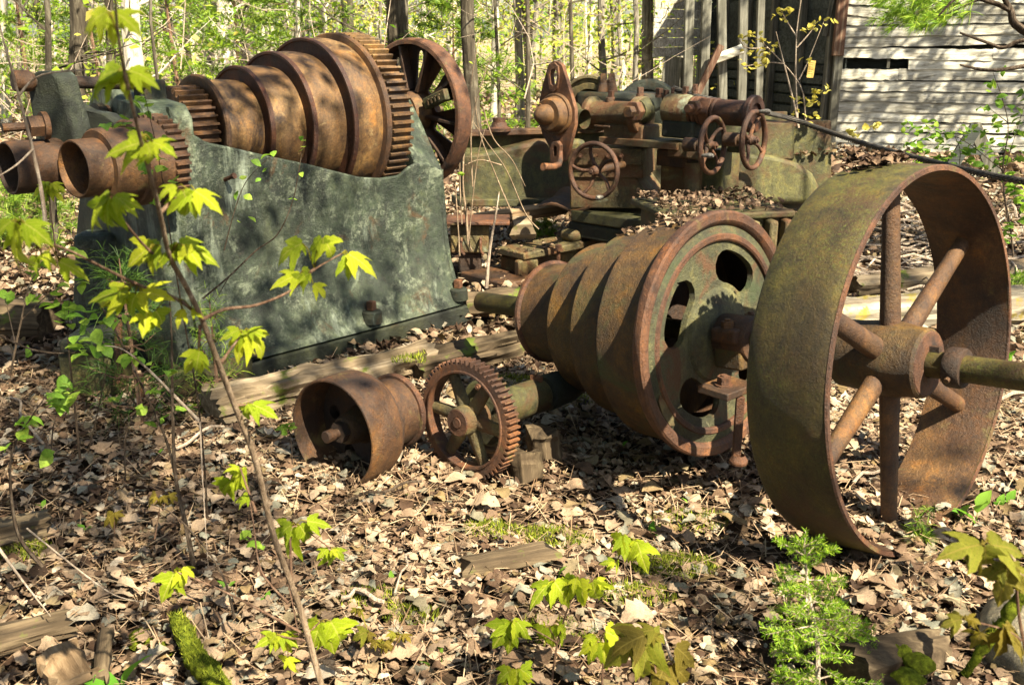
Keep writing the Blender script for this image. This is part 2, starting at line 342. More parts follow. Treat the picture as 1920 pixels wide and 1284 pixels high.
LIT = [(0.0, (0.025, 0.014, 0.008)), (0.2, (0.070, 0.039, 0.023)), (0.38, (0.15, 0.096, 0.060)), (0.55, (0.26, 0.182, 0.122)), (0.7, (0.38, 0.285, 0.20)), (0.79, (0.17, 0.115, 0.050)), (0.87, (0.17, 0.17, 0.135)), (1.0, (0.44, 0.36, 0.28))]
M_litter = leafmat('dead_leaves', LIT, .12, nsc=45, mott=.6, rough=.75, gloss=.25)
M_maple = leafmat('maple_leaf_green', [(0, (0.26, 0.36, 0.010)), (.5, (0.36, 0.46, 0.014)), (1, (0.52, 0.56, 0.022))], .55, 'rand', nsc=30, vein=(0.62, 0.60, 0.12), mott=.5)
M_mapleb = leafmat('maple_leaf_bronze', [(0, (0.15, 0.115, 0.012)), (.5, (0.20, 0.155, 0.016)), (1, (0.22, 0.24, 0.018))], .45, 'rand', nsc=21, mott=.6, vein=(0.34, 0.26, 0.05))
M_green = leafmat('small_leaf_green', [(0, (0.13, 0.27, 0.03)), (.5, (0.22, 0.38, 0.04)), (1, (0.34, 0.48, 0.06))], .5, nsc=30)
M_yell = leafmat('yellow_spring_leaf', [(0, (0.40, 0.34, 0.04)), (.5, (0.55, 0.48, 0.09)), (1, (0.62, 0.58, 0.17))], .5, nsc=30)
M_wood_leaf = leafmat('woodland_leaf', [(0, (0.10, 0.22, 0.014)), (.35, (0.24, 0.38, 0.022)), (.7, (0.46, 0.50, 0.07)), (.88, (0.60, 0.52, 0.10)), (1, (0.70, 0.60, 0.28))], .55, nsc=2, mott=.4)
M_crown = leafmat('crown_leaf', [(0, (0.08, 0.15, 0.02)), (1, (0.18, 0.26, 0.04))], .35, nsc=3)
M_needle = leafmat('pine_needle', [(0, (0.055, 0.12, 0.012)), (.5, (0.13, 0.23, 0.02)), (1, (0.30, 0.40, 0.04))], .3, nsc=20)
M_spruce = leafmat('spruce_needle', [(0, (0.09, 0.20, 0.012)), (.5, (0.19, 0.34, 0.016)), (1, (0.42, 0.54, 0.05))], .3, nsc=20)
M_moss = leafmat('moss', [(0, (0.06, 0.09, 0.012)), (.5, (0.15, 0.19, 0.018)), (1, (0.32, 0.34, 0.035))], .2, nsc=30, rough=.9, gloss=.1)
M_straw = leafmat('dry_needles', [(0, (0.13, 0.075, 0.04)), (.5, (0.26, 0.17, 0.10)), (1, (0.42, 0.31, 0.20))], .0, nsc=20, rough=.9)
def mossmass():
    m, nt, b, out = mat_new('moss_mass'); tc = N(nt, 'ShaderNodeTexCoord'); f = noise_n(nt, tc.outputs['Object'], 60, 8, .75)
    nt.links.new(ramp(nt, [(.3, (.045, .04, .012)), (.45, (.10, .12, .012)), (.6, (.20, .24, .02)), (.75, (.34, .36, .04))], f), b.inputs['Base Color']); b.inputs['Roughness'].default_value = 1; b.inputs['Specular IOR Level'].default_value = .05
    bn = N(nt, 'ShaderNodeBump'); bn.inputs['Strength'].default_value = 1; bn.inputs['Distance'].default_value = .012; nt.links.new(noise_n(nt, tc.outputs['Object'], 120, 6, .8), bn.inputs['Height']); nt.links.new(bn.outputs[0], b.inputs['Normal'])
    return m
M_mossm = mossmass()
def groundmat():
    m, nt, b, out = mat_new('forest_soil'); tc = N(nt, 'ShaderNodeTexCoord'); co = tc.outputs['Object']
    vo = N(nt, 'ShaderNodeTexVoronoi'); vo.inputs['Scale'].default_value = 16; nt.links.new(co, vo.inputs['Vector'])
    sp = N(nt, 'ShaderNodeSeparateXYZ'); nt.links.new(vo.outputs['Color'], sp.inputs[0])
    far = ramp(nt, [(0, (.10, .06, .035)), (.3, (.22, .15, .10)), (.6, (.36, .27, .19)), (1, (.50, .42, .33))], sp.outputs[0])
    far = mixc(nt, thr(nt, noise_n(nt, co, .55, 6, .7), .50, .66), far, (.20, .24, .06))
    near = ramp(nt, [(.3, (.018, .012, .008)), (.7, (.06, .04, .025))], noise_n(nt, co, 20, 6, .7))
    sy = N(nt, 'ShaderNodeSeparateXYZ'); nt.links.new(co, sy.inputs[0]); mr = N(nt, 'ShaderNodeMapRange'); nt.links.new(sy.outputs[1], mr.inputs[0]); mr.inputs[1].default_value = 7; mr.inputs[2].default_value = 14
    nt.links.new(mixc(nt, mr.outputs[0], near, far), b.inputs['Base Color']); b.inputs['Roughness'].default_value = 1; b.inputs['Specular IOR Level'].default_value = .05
    bn = N(nt, 'ShaderNodeBump'); bn.inputs['Strength'].default_value = 1; bn.inputs['Distance'].default_value = .02; nt.links.new(sp.outputs[1], bn.inputs['Height']); nt.links.new(bn.outputs[0], b.inputs['Normal'])
    return m
M_ground = groundmat()

# ------------------------------------------------------------------ leaf templates and scattering
def strip_leaf(widths, curl=0.15, fold=0.25, twist=0.0, wave=0.0, seed=0):
    """leaf of length 1 along x: left / rib / right vertices at each station; quads"""
    r = random.Random(seed); n = len(widths); V = []; F = []
    for i, w in enumerate(widths):
        x = i / (n - 1) - .5; zc = curl * (1 - (2 * x) ** 2) + wave * math.sin(9 * x + seed)
        wl = w * r.uniform(.88, 1.1); wr = w * r.uniform(.88, 1.1); t = twist * x
        V += [(x + r.uniform(-.02, .02), wl, zc + fold * wl + t * wl + wave * r.uniform(-.5, .5)), (x, 0, zc), (x + r.uniform(-.02, .02), -wr, zc + fold * wr - t * wr + wave * r.uniform(-.5, .5))]
    for i in range(n - 1):
        a = 3 * i; F += [(a, a + 1, a + 4, a + 3), (a + 1, a + 2, a + 5, a + 4)]
    return np.array(V, np.float32), np.array(F, np.int32)
OV = [.02, .20, .30, .33, .30, .20, .02]
OAK = [.03, .12, .24, .16, .30, .20, .34, .22, .27, .15, .18, .02]
MAP = [.10, .30, .40, .34, .36, .42, .28, .20, .20, .09, .01]
RAG = [.06, .24, .33, .25, .36, .30, .18]
def tpls(full=True):
    out = []
    for k in range(16):
        r = random.Random(100 + k)
        w = [OV, OAK, MAP, RAG, OV, RAG, OV, RAG][k % 8] if full else [OV[::2], MAP[::3], RAG[::2], OV[::2]][k % 4]
        out.append(strip_leaf(w, r.uniform(-.22, .28), r.choice([-1, 1]) * r.uniform(.1, .7), r.uniform(-.8, .8), r.uniform(.02, .09), k))
    return out
def rotmats(yaw, pit, rol):
    cy, sy, cp, sp, cr, sr = np.cos(yaw), np.sin(yaw), np.cos(pit), np.sin(pit), np.cos(rol), np.sin(rol)
    R = np.empty((len(yaw), 3, 3), np.float32)
    R[:, 0, 0] = cy * cp; R[:, 0, 1] = cy * sp * sr - sy * cr; R[:, 0, 2] = cy * sp * cr + sy * sr
    R[:, 1, 0] = sy * cp; R[:, 1, 1] = sy * sp * sr + cy * cr; R[:, 1, 2] = sy * sp * cr - cy * sr
    R[:, 2, 0] = -sp; R[:, 2, 1] = cp * sr; R[:, 2, 2] = cp * cr
    return R
def scatter(T, P, R, sc, tone):
    n = len(P); pick = nr.integers(0, len(T), n); Vs = []; Fs = []; Ts = []; off = 0
    for k, (V, F) in enumerate(T):
        i = np.nonzero(pick == k)[0]
        if not len(i): continue
        W = np.einsum('nij,vj->nvi', R[i], V) * sc[i][:, None, None] + P[i][:, None, :]
        Vs.append(W.reshape(-1, 3)); m = len(V)
        Fs.append((F[None] + (np.arange(len(i)) * m)[:, None, None] + off).reshape(-1, F.shape[1])); off += len(i) * m
        Ts.append(np.repeat(tone[i], m))
    return np.concatenate(Vs), np.concatenate(Fs), np.concatenate(Ts)
LF = tpls(True); LS = tpls(False)
QUAD = [(np.array([(-.5, 0, 0), (0, .3, .06), (.5, 0, 0), (0, -.3, .06)], np.float32), np.array([(0, 3, 2, 1)], np.int32))]
def flat_orient(n, sig):
    return rotmats(nr.uniform(0, TAU, n), nr.normal(0, sig, n), nr.normal(0, sig, n))

# ------------------------------------------------------------------ ground
def make_ground():
    xs = np.concatenate([np.linspace(-160, -12, 30), np.linspace(-11, 11, 180), np.linspace(12, 160, 30)])
    ys = np.concatenate([np.linspace(-40, 0, 20), np.linspace(.12, 12, 110), np.linspace(12.5, 260, 60)])
    X, Y = np.meshgrid(xs, ys); Z = ghn(X, Y) - .02
    for j in range(len(ys)):
        if ys[j] > 6:
            for i in range(len(xs)): Z[j, i] = gh(X[j, i], Y[j, i]) - .02
    V = np.stack([X, Y, Z], -1).reshape(-1, 3); w = len(xs); h = len(ys)
    i = (np.arange(h - 1)[:, None] * w + np.arange(w - 1)[None]).ravel()
    F = np.stack([i, i + 1, i + w + 1, i + w], -1)
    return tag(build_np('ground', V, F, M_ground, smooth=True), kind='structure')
make_ground()
def litter(name, n, y0, y1, T, smin, smax, label, margin=.8, sig=.38, zt=.05):
    y = np.sqrt(nr.uniform(y0 ** 2, y1 ** 2, n)); hw = .56 * y + margin; x = nr.uniform(-1, 1, n) * hw
    z = ghn(x, y) + nr.uniform(-.016, zt - .016, n)
    keep = np.ones(n, bool)
    if y1 > 6: z = np.array([gh(a, b) for a, b in zip(x, y)]) + nr.uniform(.004, zt, n)
    sc = smin + (smax - smin) * nr.beta(1.25, 2.3, n)
    if y1 < 6:
        kp = np.array([noise.noise((a * 2.2, b * 2.2, 5.0)) + .5 * noise.noise((a * 6, b * 6, 1.0)) for a, b in zip(x, y)]) > nr.uniform(-.9, .25, n); x, y, z, sc = x[kp], y[kp], z[kp], sc[kp]; n = len(x)
    lift = nr.random(n) < .12
    R = rotmats(nr.uniform(0, TAU, n), nr.normal(0, sig, n) + lift * nr.normal(0, .5, n), nr.normal(0, sig, n) + lift * nr.normal(0, .5, n))
    tone = np.clip(nr.beta(1.3, 1.2, n), 0, 1)
    V, F, t = scatter(T, np.stack([x, y, z], -1), R, sc, tone)
    o = build_np(name, V, F, M_litter, t); return tag(o, label, 'leaf litter', kind='stuff')
litter('leaf_litter', 70000, 1.5, 4.6, LF, .014, .068, 'curled dead brown leaves carpeting the ground around the machines', .9, .22, .034)
litter('leaf_litter', 30000, 4.5, 10, LS, .045, .085, 'dead leaves on the ground behind the machines', 1.2, .45)
litter('leaf_litter', 26000, 9.5, 26, LS, .10, .18, 'pale dead leaves on the far forest floor', 2.5, .45, .07)
def whole_leaves():
    n = 1100; y = np.sqrt(nr.uniform(1.6 ** 2, 5.5 ** 2, n)); x = nr.uniform(-1, 1, n) * (.56 * y + .4); z = ghn(x, y) + nr.uniform(.006, .03, n)
    T = [strip_leaf(w, c, f, .3, .04, 70 + k) for k, (w, c, f) in enumerate([([.02, .10, .17, .11, .25, .17, .13, .27, .20, .14, .19, .12, .02], .12, .2), (OV, .1, .3), ([.08, .22, .36, .30, .24, .36, .22, .16, .19, .08, .01], -.1, .25), ([.02, .13, .22, .15, .30, .18, .26, .15, .16, .02], .16, -.15)])]
    V, F, t = scatter(T, np.stack([x, y, z], -1), flat_orient(n, .16), nr.uniform(.05, .095, n), np.clip(nr.normal(.64, .2, n), .1, 1))
    tag(build_np('leaf_litter', V, F, M_litter, t), 'whole oak and maple leaves lying flat on top of the litter', 'leaf litter', kind='stuff')
whole_leaves()
def dry_needles():
    n = 18000; y = np.sqrt(nr.uniform(1.5 ** 2, 5 ** 2, n)); x = nr.uniform(-1, 1, n) * (.56 * y + .5)
    z = ghn(x, y) + nr.uniform(.0, .035, n)
    T = [(np.array([(-.5, -.012, 0), (.5, -.012, .02 * k), (.5, .012, .02 * k), (-.5, .012, 0)], np.float32) * (1, 1, 1), np.array([(0, 1, 2, 3)])) for k in (0, 3, -3)]
    V, F, t = scatter(T, np.stack([x, y, z], -1), flat_orient(n, .25), nr.uniform(.04, .12, n), nr.random(n))
    tag(build_np('dry_needles', V, F, M_straw, t), 'dry pine needles and stalks strewn through the leaf litter', 'needles', kind='stuff')
dry_needles()
def litter_on(name, pts, label, sc=(.03, .065), sig=.5, tones=(0, 1), cat='leaves', mat=None):
    P = np.array([tuple(p) for p in pts], np.float32); n = len(P)
    V, F, t = scatter(LF, P, flat_orient(n, sig), nr.uniform(sc[0], sc[1], n), nr.uniform(tones[0], tones[1], n))
    return tag(build_np(name, V, F, mat or M_litter, t), label, cat, kind='stuff')
def moss_on(pts, label, h=.018, n_per=1):
    P = np.array([tuple(p) for p in pts], np.float32); n = len(P)
    T = [(np.array([(0, -.09, 0), (0, .09, 0), (.25 * k, .04, .6), (.5 * k, 0, 1)], np.float32), np.array([(0, 1, 2, 3)])) for k in (-1, .3, 1)]
    V, F, t = scatter(T, P, flat_orient(n, .35), nr.uniform(h * .5, h * 1.4, n), nr.random(n))
    return tag(build_np('moss_patch', V, F, M_moss, t), label, 'moss', kind='stuff')

# ------------------------------------------------------------------ woods behind
def trunk_mb(base, h, r, lean=(0, 0), wig=.04, seed=0, seg=9):
    rr = random.Random(seed); mb = MB(); pts = []; rad = []
    n = 9
    for i in range(n):
        t = i / (n - 1); z = h * t ** 1.4
        pts.append((base[0] + lean[0] * z + rr.uniform(-wig, wig) * (t > 0) * (1 + z * .15), base[1] + lean[1] * z + rr.uniform(-wig, wig), base[2] - .05 + z)); rad.append(r * (1.25 if i == 0 else 1) * (1 - .72 * t))
    mb.tube(pts, rad, seg); return mb, pts
def limbs(mb, pts, k, r, seed, zmin=.3, L=(1.0, 2.2), up=.35):
    rr = random.Random(seed); ends = []
    for j in range(k):
        i = rr.randrange(1, len(pts) - 1); a = Vector(pts[i]).lerp(Vector(pts[i + 1]), rr.random())
        if a.z < zmin: a.z = zmin + rr.random()
        th = rr.uniform(0, TAU); l = rr.uniform(*L); d = Vector((math.cos(th), math.sin(th), up + rr.uniform(-.3, .4)))
        q = [a]; 
        for s_ in range(4):
            d = (d + Vector((rr.uniform(-.3, .3), rr.uniform(-.3, .3), rr.uniform(-.15, .25)))).normalized(); q.append(q[-1] + d * l / 4)
        mb.tube(q, [r, r * .75, r * .5, r * .35, r * .15], 5); ends.append(q)
        for s_ in range(2):
            b = q[rr.randrange(1, 4)]; e = b + Vector((rr.uniform(-.5, .5), rr.uniform(-.5, .5), rr.uniform(-.1, .4))) * l * .5
            mb.tube([b, (b + e) / 2 + Vector((0, 0, .04)), e], [r * .4, r * .25, r * .1], 4); ends.append([b, e])
    return ends
def leafcloud(ends, per, spread, size, seed, M=None, tones=(0, 1)):
    r = np.random.default_rng(seed); P = []
    for q in ends:
        q = np.array([tuple(p) for p in q]); i = r.integers(max(1, len(q) // 2), len(q), per) if len(q) > 2 else np.ones(per, int)
        P.append(q[i] + r.normal(0, spread, (per, 3)))
    P = np.concatenate(P); n = len(P)
    return scatter(QUAD, P.astype(np.float32), rotmats(r.uniform(0, TAU, n), r.normal(0, .5, n), r.normal(0, .5, n)), r.uniform(size * .6, size * 1.3, n), np.clip(r.uniform(tones[0], tones[1], n), 0, 1))
# (centre px, top px on the frame edge, width px, depth m, bark, label)
TR = [
 (12, 6, 16, 17, 'p', 'thin pale trunk at the far left edge of the woods'),
 (92, 84, 15, 6.9, 'd', 'slim dark sapling trunk standing behind the top of the green bracket'),
 (146, 142, 38, 13, 'd', 'thick dark trunk between the bracket and the leaning shaft rod'),
 (212, 205, 20, 14, 'd', 'dark trunk left of the broad pale one'),
 (266, 246, 40, 12, 'p', 'broad pale sunlit trunk above the gear guard, leaning slightly'),
 (300, 285, 8, 9, 'd', 'very thin dark stem crossing beside the broad pale trunk'),
 (362, 352, 12, 17, 'd', 'thin trunk above the small pinion'),
 (418, 414, 17, 18, 'p', 'pale slim trunk above the smallest pulley step'),
 (556, 554, 12, 13, 'p', 'pale thin trunk touching the pulley skyline'),
 (578, 573, 25, 19, 'g', 'grey trunk right beside the pale thin one over the pulley'),
 (655, 648, 26, 16, 'd', 'dark trunk above the widest cone step'),
 (716, 714, 8, 18, 'g', 'thin stem left of the thick furrowed trunk'),
 (756, 750, 48, 12, 'd', 'thickest dark furrowed trunk above the spoked pulley'),
 (800, 797, 11, 20, 'p', 'pale stem just right of the thick furrowed trunk'),
 (888, 878, 30, 11, 'd', 'twisted dark trunk forking right of the spoked pulley'),
 (926, 924, 17, 15, 'p', 'bright pale trunk in full sun'),
 (938, 932, 8, 12, 'd', 'thin dark stem against the bright pale trunk'),
 (974, 968, 18, 17, 'g', 'grey trunk left of the slotted lever'),
 (991, 990, 11, 11, 'd', 'straight dark stem just left of the slotted lever'),
 (1077, 1072, 10, 14, 'd', 'thin dark stem right above the slotted lever'),
 (1133, 1128, 16, 17, 'g', 'mid grey trunk rising behind the pale ring flange'),
 (1197, 1190, 13, 14, 'g', 'slim grey trunk left of the wide textured one'),
 (1220, 1216, 26, 15, 'g', 'wide grey textured trunk beside the ruined shed'),
 (1050, 1046, 7, 22, 'g', 'hairline far stem behind the slotted lever'),
 (1105, 1100, 7, 24, 'p', 'distant pale stem above the ring flange'),
 (1160, 1164, 7, 21, 'g', 'far thin stem over the carriage'),
 (845, 842, 9, 23, 'g', 'far stem behind the rim of the spoked pulley'),
 (480, 476, 10, 24, 'g', 'far stem above the second pulley step'),
 (40, 36, 12, 22, 'g', 'far grey stem between the left edge and the bracket'),
]
def build_woods():
    bk = {'p': M_barkp, 'd': M_barkd, 'g': M_barkg}
    for k, (cx, tx, w, Y, b, lab) in enumerate(TR):
        g0 = at(cx, 250, Y); top = at(tx, 5, Y); base = Vector((g0.x, Y, gh(g0.x, Y)))
        lean = ((top.x - g0.x) / max(.3, top.z - g0.z), 0)
        base.x = g0.x - lean[0] * (g0.z - base.z)
        r = w * Y / FPX / 2; big = r > .05
        t = empty('tree', base, lab + '', 'tree', 'trees standing behind the machines')
        mb, pts = trunk_mb(base, 11 if big else 6.5, r, lean, .03 if Y > 10 else .02, k, 10)
        ends = limbs(mb, pts, 16 if big else 10, min(r * .3, .018), 50 + k, .5, (.8, 2.4) if big else (.5, 1.3))
        mb.build('trunk', bk[b], t)
        V, F, tn = leafcloud(ends, 4, .22, .085, 80 + k)
        build_np('crown', V, F, M_wood_leaf, tn, t)
build_woods()
def far_trunks():
    """slim far trunks nothing tells apart: one thing each"""
    mb, pts = trunk_mb((0, 0, 0), 14, .11, (0, 0), .12, 7, 7); limbs(mb, pts, 14, .03, 9, 1, (.8, 2))
    pr = None; rr = random.Random(3)
    for k in range(170):
        y = rr.uniform(19, 55); x = rr.uniform(-.62, .42) * y
        mt = rr.choice([M_barkg, M_barkg, M_barkp, M_barkd])
        key = mt.name
        if pr is None: pr = {}
        if key not in pr:
            o = mb.build('distant_tree', mt, None, local=True); pr[key] = o
        else: o = pr[key].copy(); COL.objects.link(o)
        o.location = (x, y, gh(x, y)); s_ = rr.uniform(.5, 1.5); o.scale = (s_, s_, 1); o.rotation_euler = (rr.uniform(-.05, .05), rr.uniform(-.06, .06), rr.uniform(0, TAU))
        tag(o, 'slim trunk far off in the sunlit woods', 'tree', 'slim trunks far off in the woods')
far_trunks()
def understory():
    """the yellow-green mass of new leaves between the trunks"""
    r = np.random.default_rng(21); C = []; n = 0
    for band, (y0, y1, cnt, per, sp, size) in enumerate([(12, 17, 150, 34, .34, .07), (15, 30, 900, 44, .50, .085), (30, 70, 1300, 44, 1.2, .22)]):
        y = np.sqrt(r.uniform(y0 ** 2, y1 ** 2, cnt)); x = r.uniform(-.66, .5, cnt) * y
        if band == 0: m = (x < 1.4) | (x > 7); x, y = x[m], y[m]
        z = r.uniform(.1, 1.0, len(x)) * (2.4, 3.4, 9.0)[band]
        P = np.stack([x, y, z], -1)[:, None, :] + r.normal(0, 1, (len(x), per, 3)) * np.array([sp, sp, sp * .45])
        P = P.reshape(-1, 3); P = P[P[:, 2] > .03]; tn = np.repeat(r.uniform(0, 1, len(x)), per)[:len(P)] * .8 + r.uniform(0, .25, len(P))
        # left part of the woods is pine green, the middle is yellow-green maple
        left = P[:, 0] / P[:, 1] < -.18
        tn = np.where(left, tn * .62, tn)
        m = len(P)
        V, F, t = scatter(QUAD, P.astype(np.float32), rotmats(r.uniform(0, TAU, m), r.normal(0, .6, m), r.normal(0, .6, m)), r.uniform(size * .5, size * 1.4, m), np.clip(tn, 0, 1))
        tag(build_np('undergrowth', V, F, M_wood_leaf, t), ['fresh yellow green leaves of the undergrowth behind the machines', 'sunlit spring leaves filling the woods between the trunks', 'far mass of sunlit foliage closing the woods'][band], 'undergrowth', kind='stuff')
    # bare twigs through it
    mb = MB(); rr = random.Random(8)
    for k in range(230):
        y = rr.uniform(8.5, 22); x = rr.uniform(-.62, .22) * y
        if x > 1.6 and y < 16: continue
        p = Vector((x, y, rr.uniform(.1, 1.9))); d = Vector((rr.uniform(-1, 1), rr.uniform(-.4, .4), rr.uniform(-.2, 1))).normalized(); q = [p]
        for i in range(4): d = (d + Vector((rr.uniform(-.35, .35), 0, rr.uniform(-.25, .3)))).normalized(); q.append(q[-1] + d * rr.uniform(.2, .5))
        s_ = rr.uniform(.004, .010) * (y / 12); mb.tube(q, [s_, s_ * .8, s_ * .6, s_ * .4, s_ * .2], 4, False)
    build_top(mb, 'brushwood', M_twigp, 'tangle of bare twigs between the trunks', 'brushwood', kind='stuff')
understory()

M_needled = leafmat('dark_pine_needle', [(0, (0.03, 0.07, 0.012)), (.5, (0.06, 0.13, 0.018)), (1, (0.13, 0.22, 0.03))], .3, nsc=20)
def pine_tuft_pts(mb_list, p, d, n, L, r): pass
def needles_np(tufts, L, per, seed, droop=.2, w=.0011):
    """tufts: list of (point, direction); long needles radiating from each"""
    r = np.random.default_rng(seed); P = np.array([tuple(a) for a, b in tufts], np.float32); D = np.array([tuple(b) for a, b in tufts], np.float32)
    P = np.repeat(P, per, 0); D = np.repeat(D, per, 0); n = len(P)
    d = D + r.normal(0, .62, (n, 3)); d /= np.linalg.norm(d, axis=1)[:, None]; l = r.uniform(.6, 1.1, n)[:, None] * L
    side = np.cross(d, r.normal(0, 1, (n, 3))); side /= np.linalg.norm(side, axis=1)[:, None]; side *= w
    m = P + d * l * .5; e = P + d * l; e[:, 2] -= droop * l[:, 0] ; 
    V = np.stack([P - side, P + side, m + side, m - side, e + side * .3, e - side * .3], 1).reshape(-1, 3)
    F = np.array([(0, 1, 2, 3), (3, 2, 4, 5)])[None] + (np.arange(n) * 6)[:, None, None]
    return V, F.reshape(-1, 4), np.repeat(r.uniform(0, 1, n), 6)
def pine_sapling(base, h, seed, label, spread=.5, L=.09, per=22, group=None, mat=None, w=.0011, whorls=5):
    rr = random.Random(seed); t = empty('pine_sapling', base, label, 'pine sapling', group); mb = MB()
    top = base + Vector((rr.uniform(-.05, .05) * h, rr.uniform(-.05, .05) * h, h)); mb.tube([base - Vector((0, 0, .03)), base.lerp(top, .5), top], [.012 * h + .004, .008 * h + .003, .002], 6)
    tufts = [(top, (0, 0, 1)), (top - Vector((0, 0, .04)), (0, 0, 1))]
    for k in range(whorls):
        z = (k + .6) / (whorls + .3); a0 = rr.uniform(0, TAU); R = spread * (1 - z * .8)
        for j in range(5):
            a = a0 + TAU * j / 5 + rr.uniform(-.3, .3); b = base.lerp(top, z); e = b + Vector((math.cos(a) * R, math.sin(a) * R, R * rr.uniform(.1, .45)))
            mb.tube([b, b.lerp(e, .5) + Vector((0, 0, -.02)), e], [.004, .003, .0015], 4, False)
            for q in (.35, .5, .65, .8, .9, 1.0):
                c = b.lerp(e, q); tufts.append((c, tuple((e - b).normalized() * .9 + Vector((0, 0, .25)))))
                if q > .6: tufts.append((c + Vector((rr.uniform(-.3, .3) * R, rr.uniform(-.3, .3) * R, rr.uniform(-.05, .1))), (rr.uniform(-.5, .5), rr.uniform(-.5, .5), .4)))
    mb.build('stem', M_twig, t); V, F, tn = needles_np(tufts, L, per, seed, w=w); build_np('needles', V, F, mat or M_needle, tn, t)
    return t
pine_sapling(gnd(268, 800), .68, 1, 'young white pine with long green needles in front of the headstock end', .22, .08, 6, mat=M_needled, w=.0010)
pine_sapling(gnd(60, 470), .5, 2, 'low dark green pine seedling under the green bracket at the left', .42, .10, 26, w=.0014)
pine_sapling(gnd(412, 775), .48, 12, 'small pine seedling against the green casting, behind the maple stem', .14, .05, 4, w=.0009)
for k, (px, py, Y, h, lab) in enumerate([(40, 60, 15, 2.9, 'bushy pine in the left background beneath the pale trunks'), (180, 40, 15.5, 2.8, 'bright pine just behind the leaning rod of the bracket'), (330, 60, 14, 2.7, 'pine with pale new needles above the small pinion'), (440, 50, 15, 2.8, 'sunlit pine above the middle pulley steps'), (560, 60, 13, 2.7, 'pine behind the crown of the big cone pulley'), (850, 170, 12, 1.9, 'dark pine right of the spoked pulley')]):
    p = at(px, py, Y); pine_sapling(Vector((p.x, Y, 0)), h, 30 + k, lab, 1.15, .16, 12, 'pines in the left background', w=.0045, whorls=8)
pine_sapling(at(1020, 418, 6.75) - Vector((0, 0, .13)), .16, 40, 'small tuft of green pine needles between the bed castings', .09, .055, 12, w=.0012, whorls=2)
pine_sapling(gnd(1725, 1020), .05, 41, 'tiny pine seedling right of the wheel foot', .04, .045, 12, w=.0008, whorls=1)
pine_sapling(gnd(1905, 600), .18, 42, 'green pine seedling at the right edge behind the wheel', .14, .08, 20, w=.0014, whorls=3)

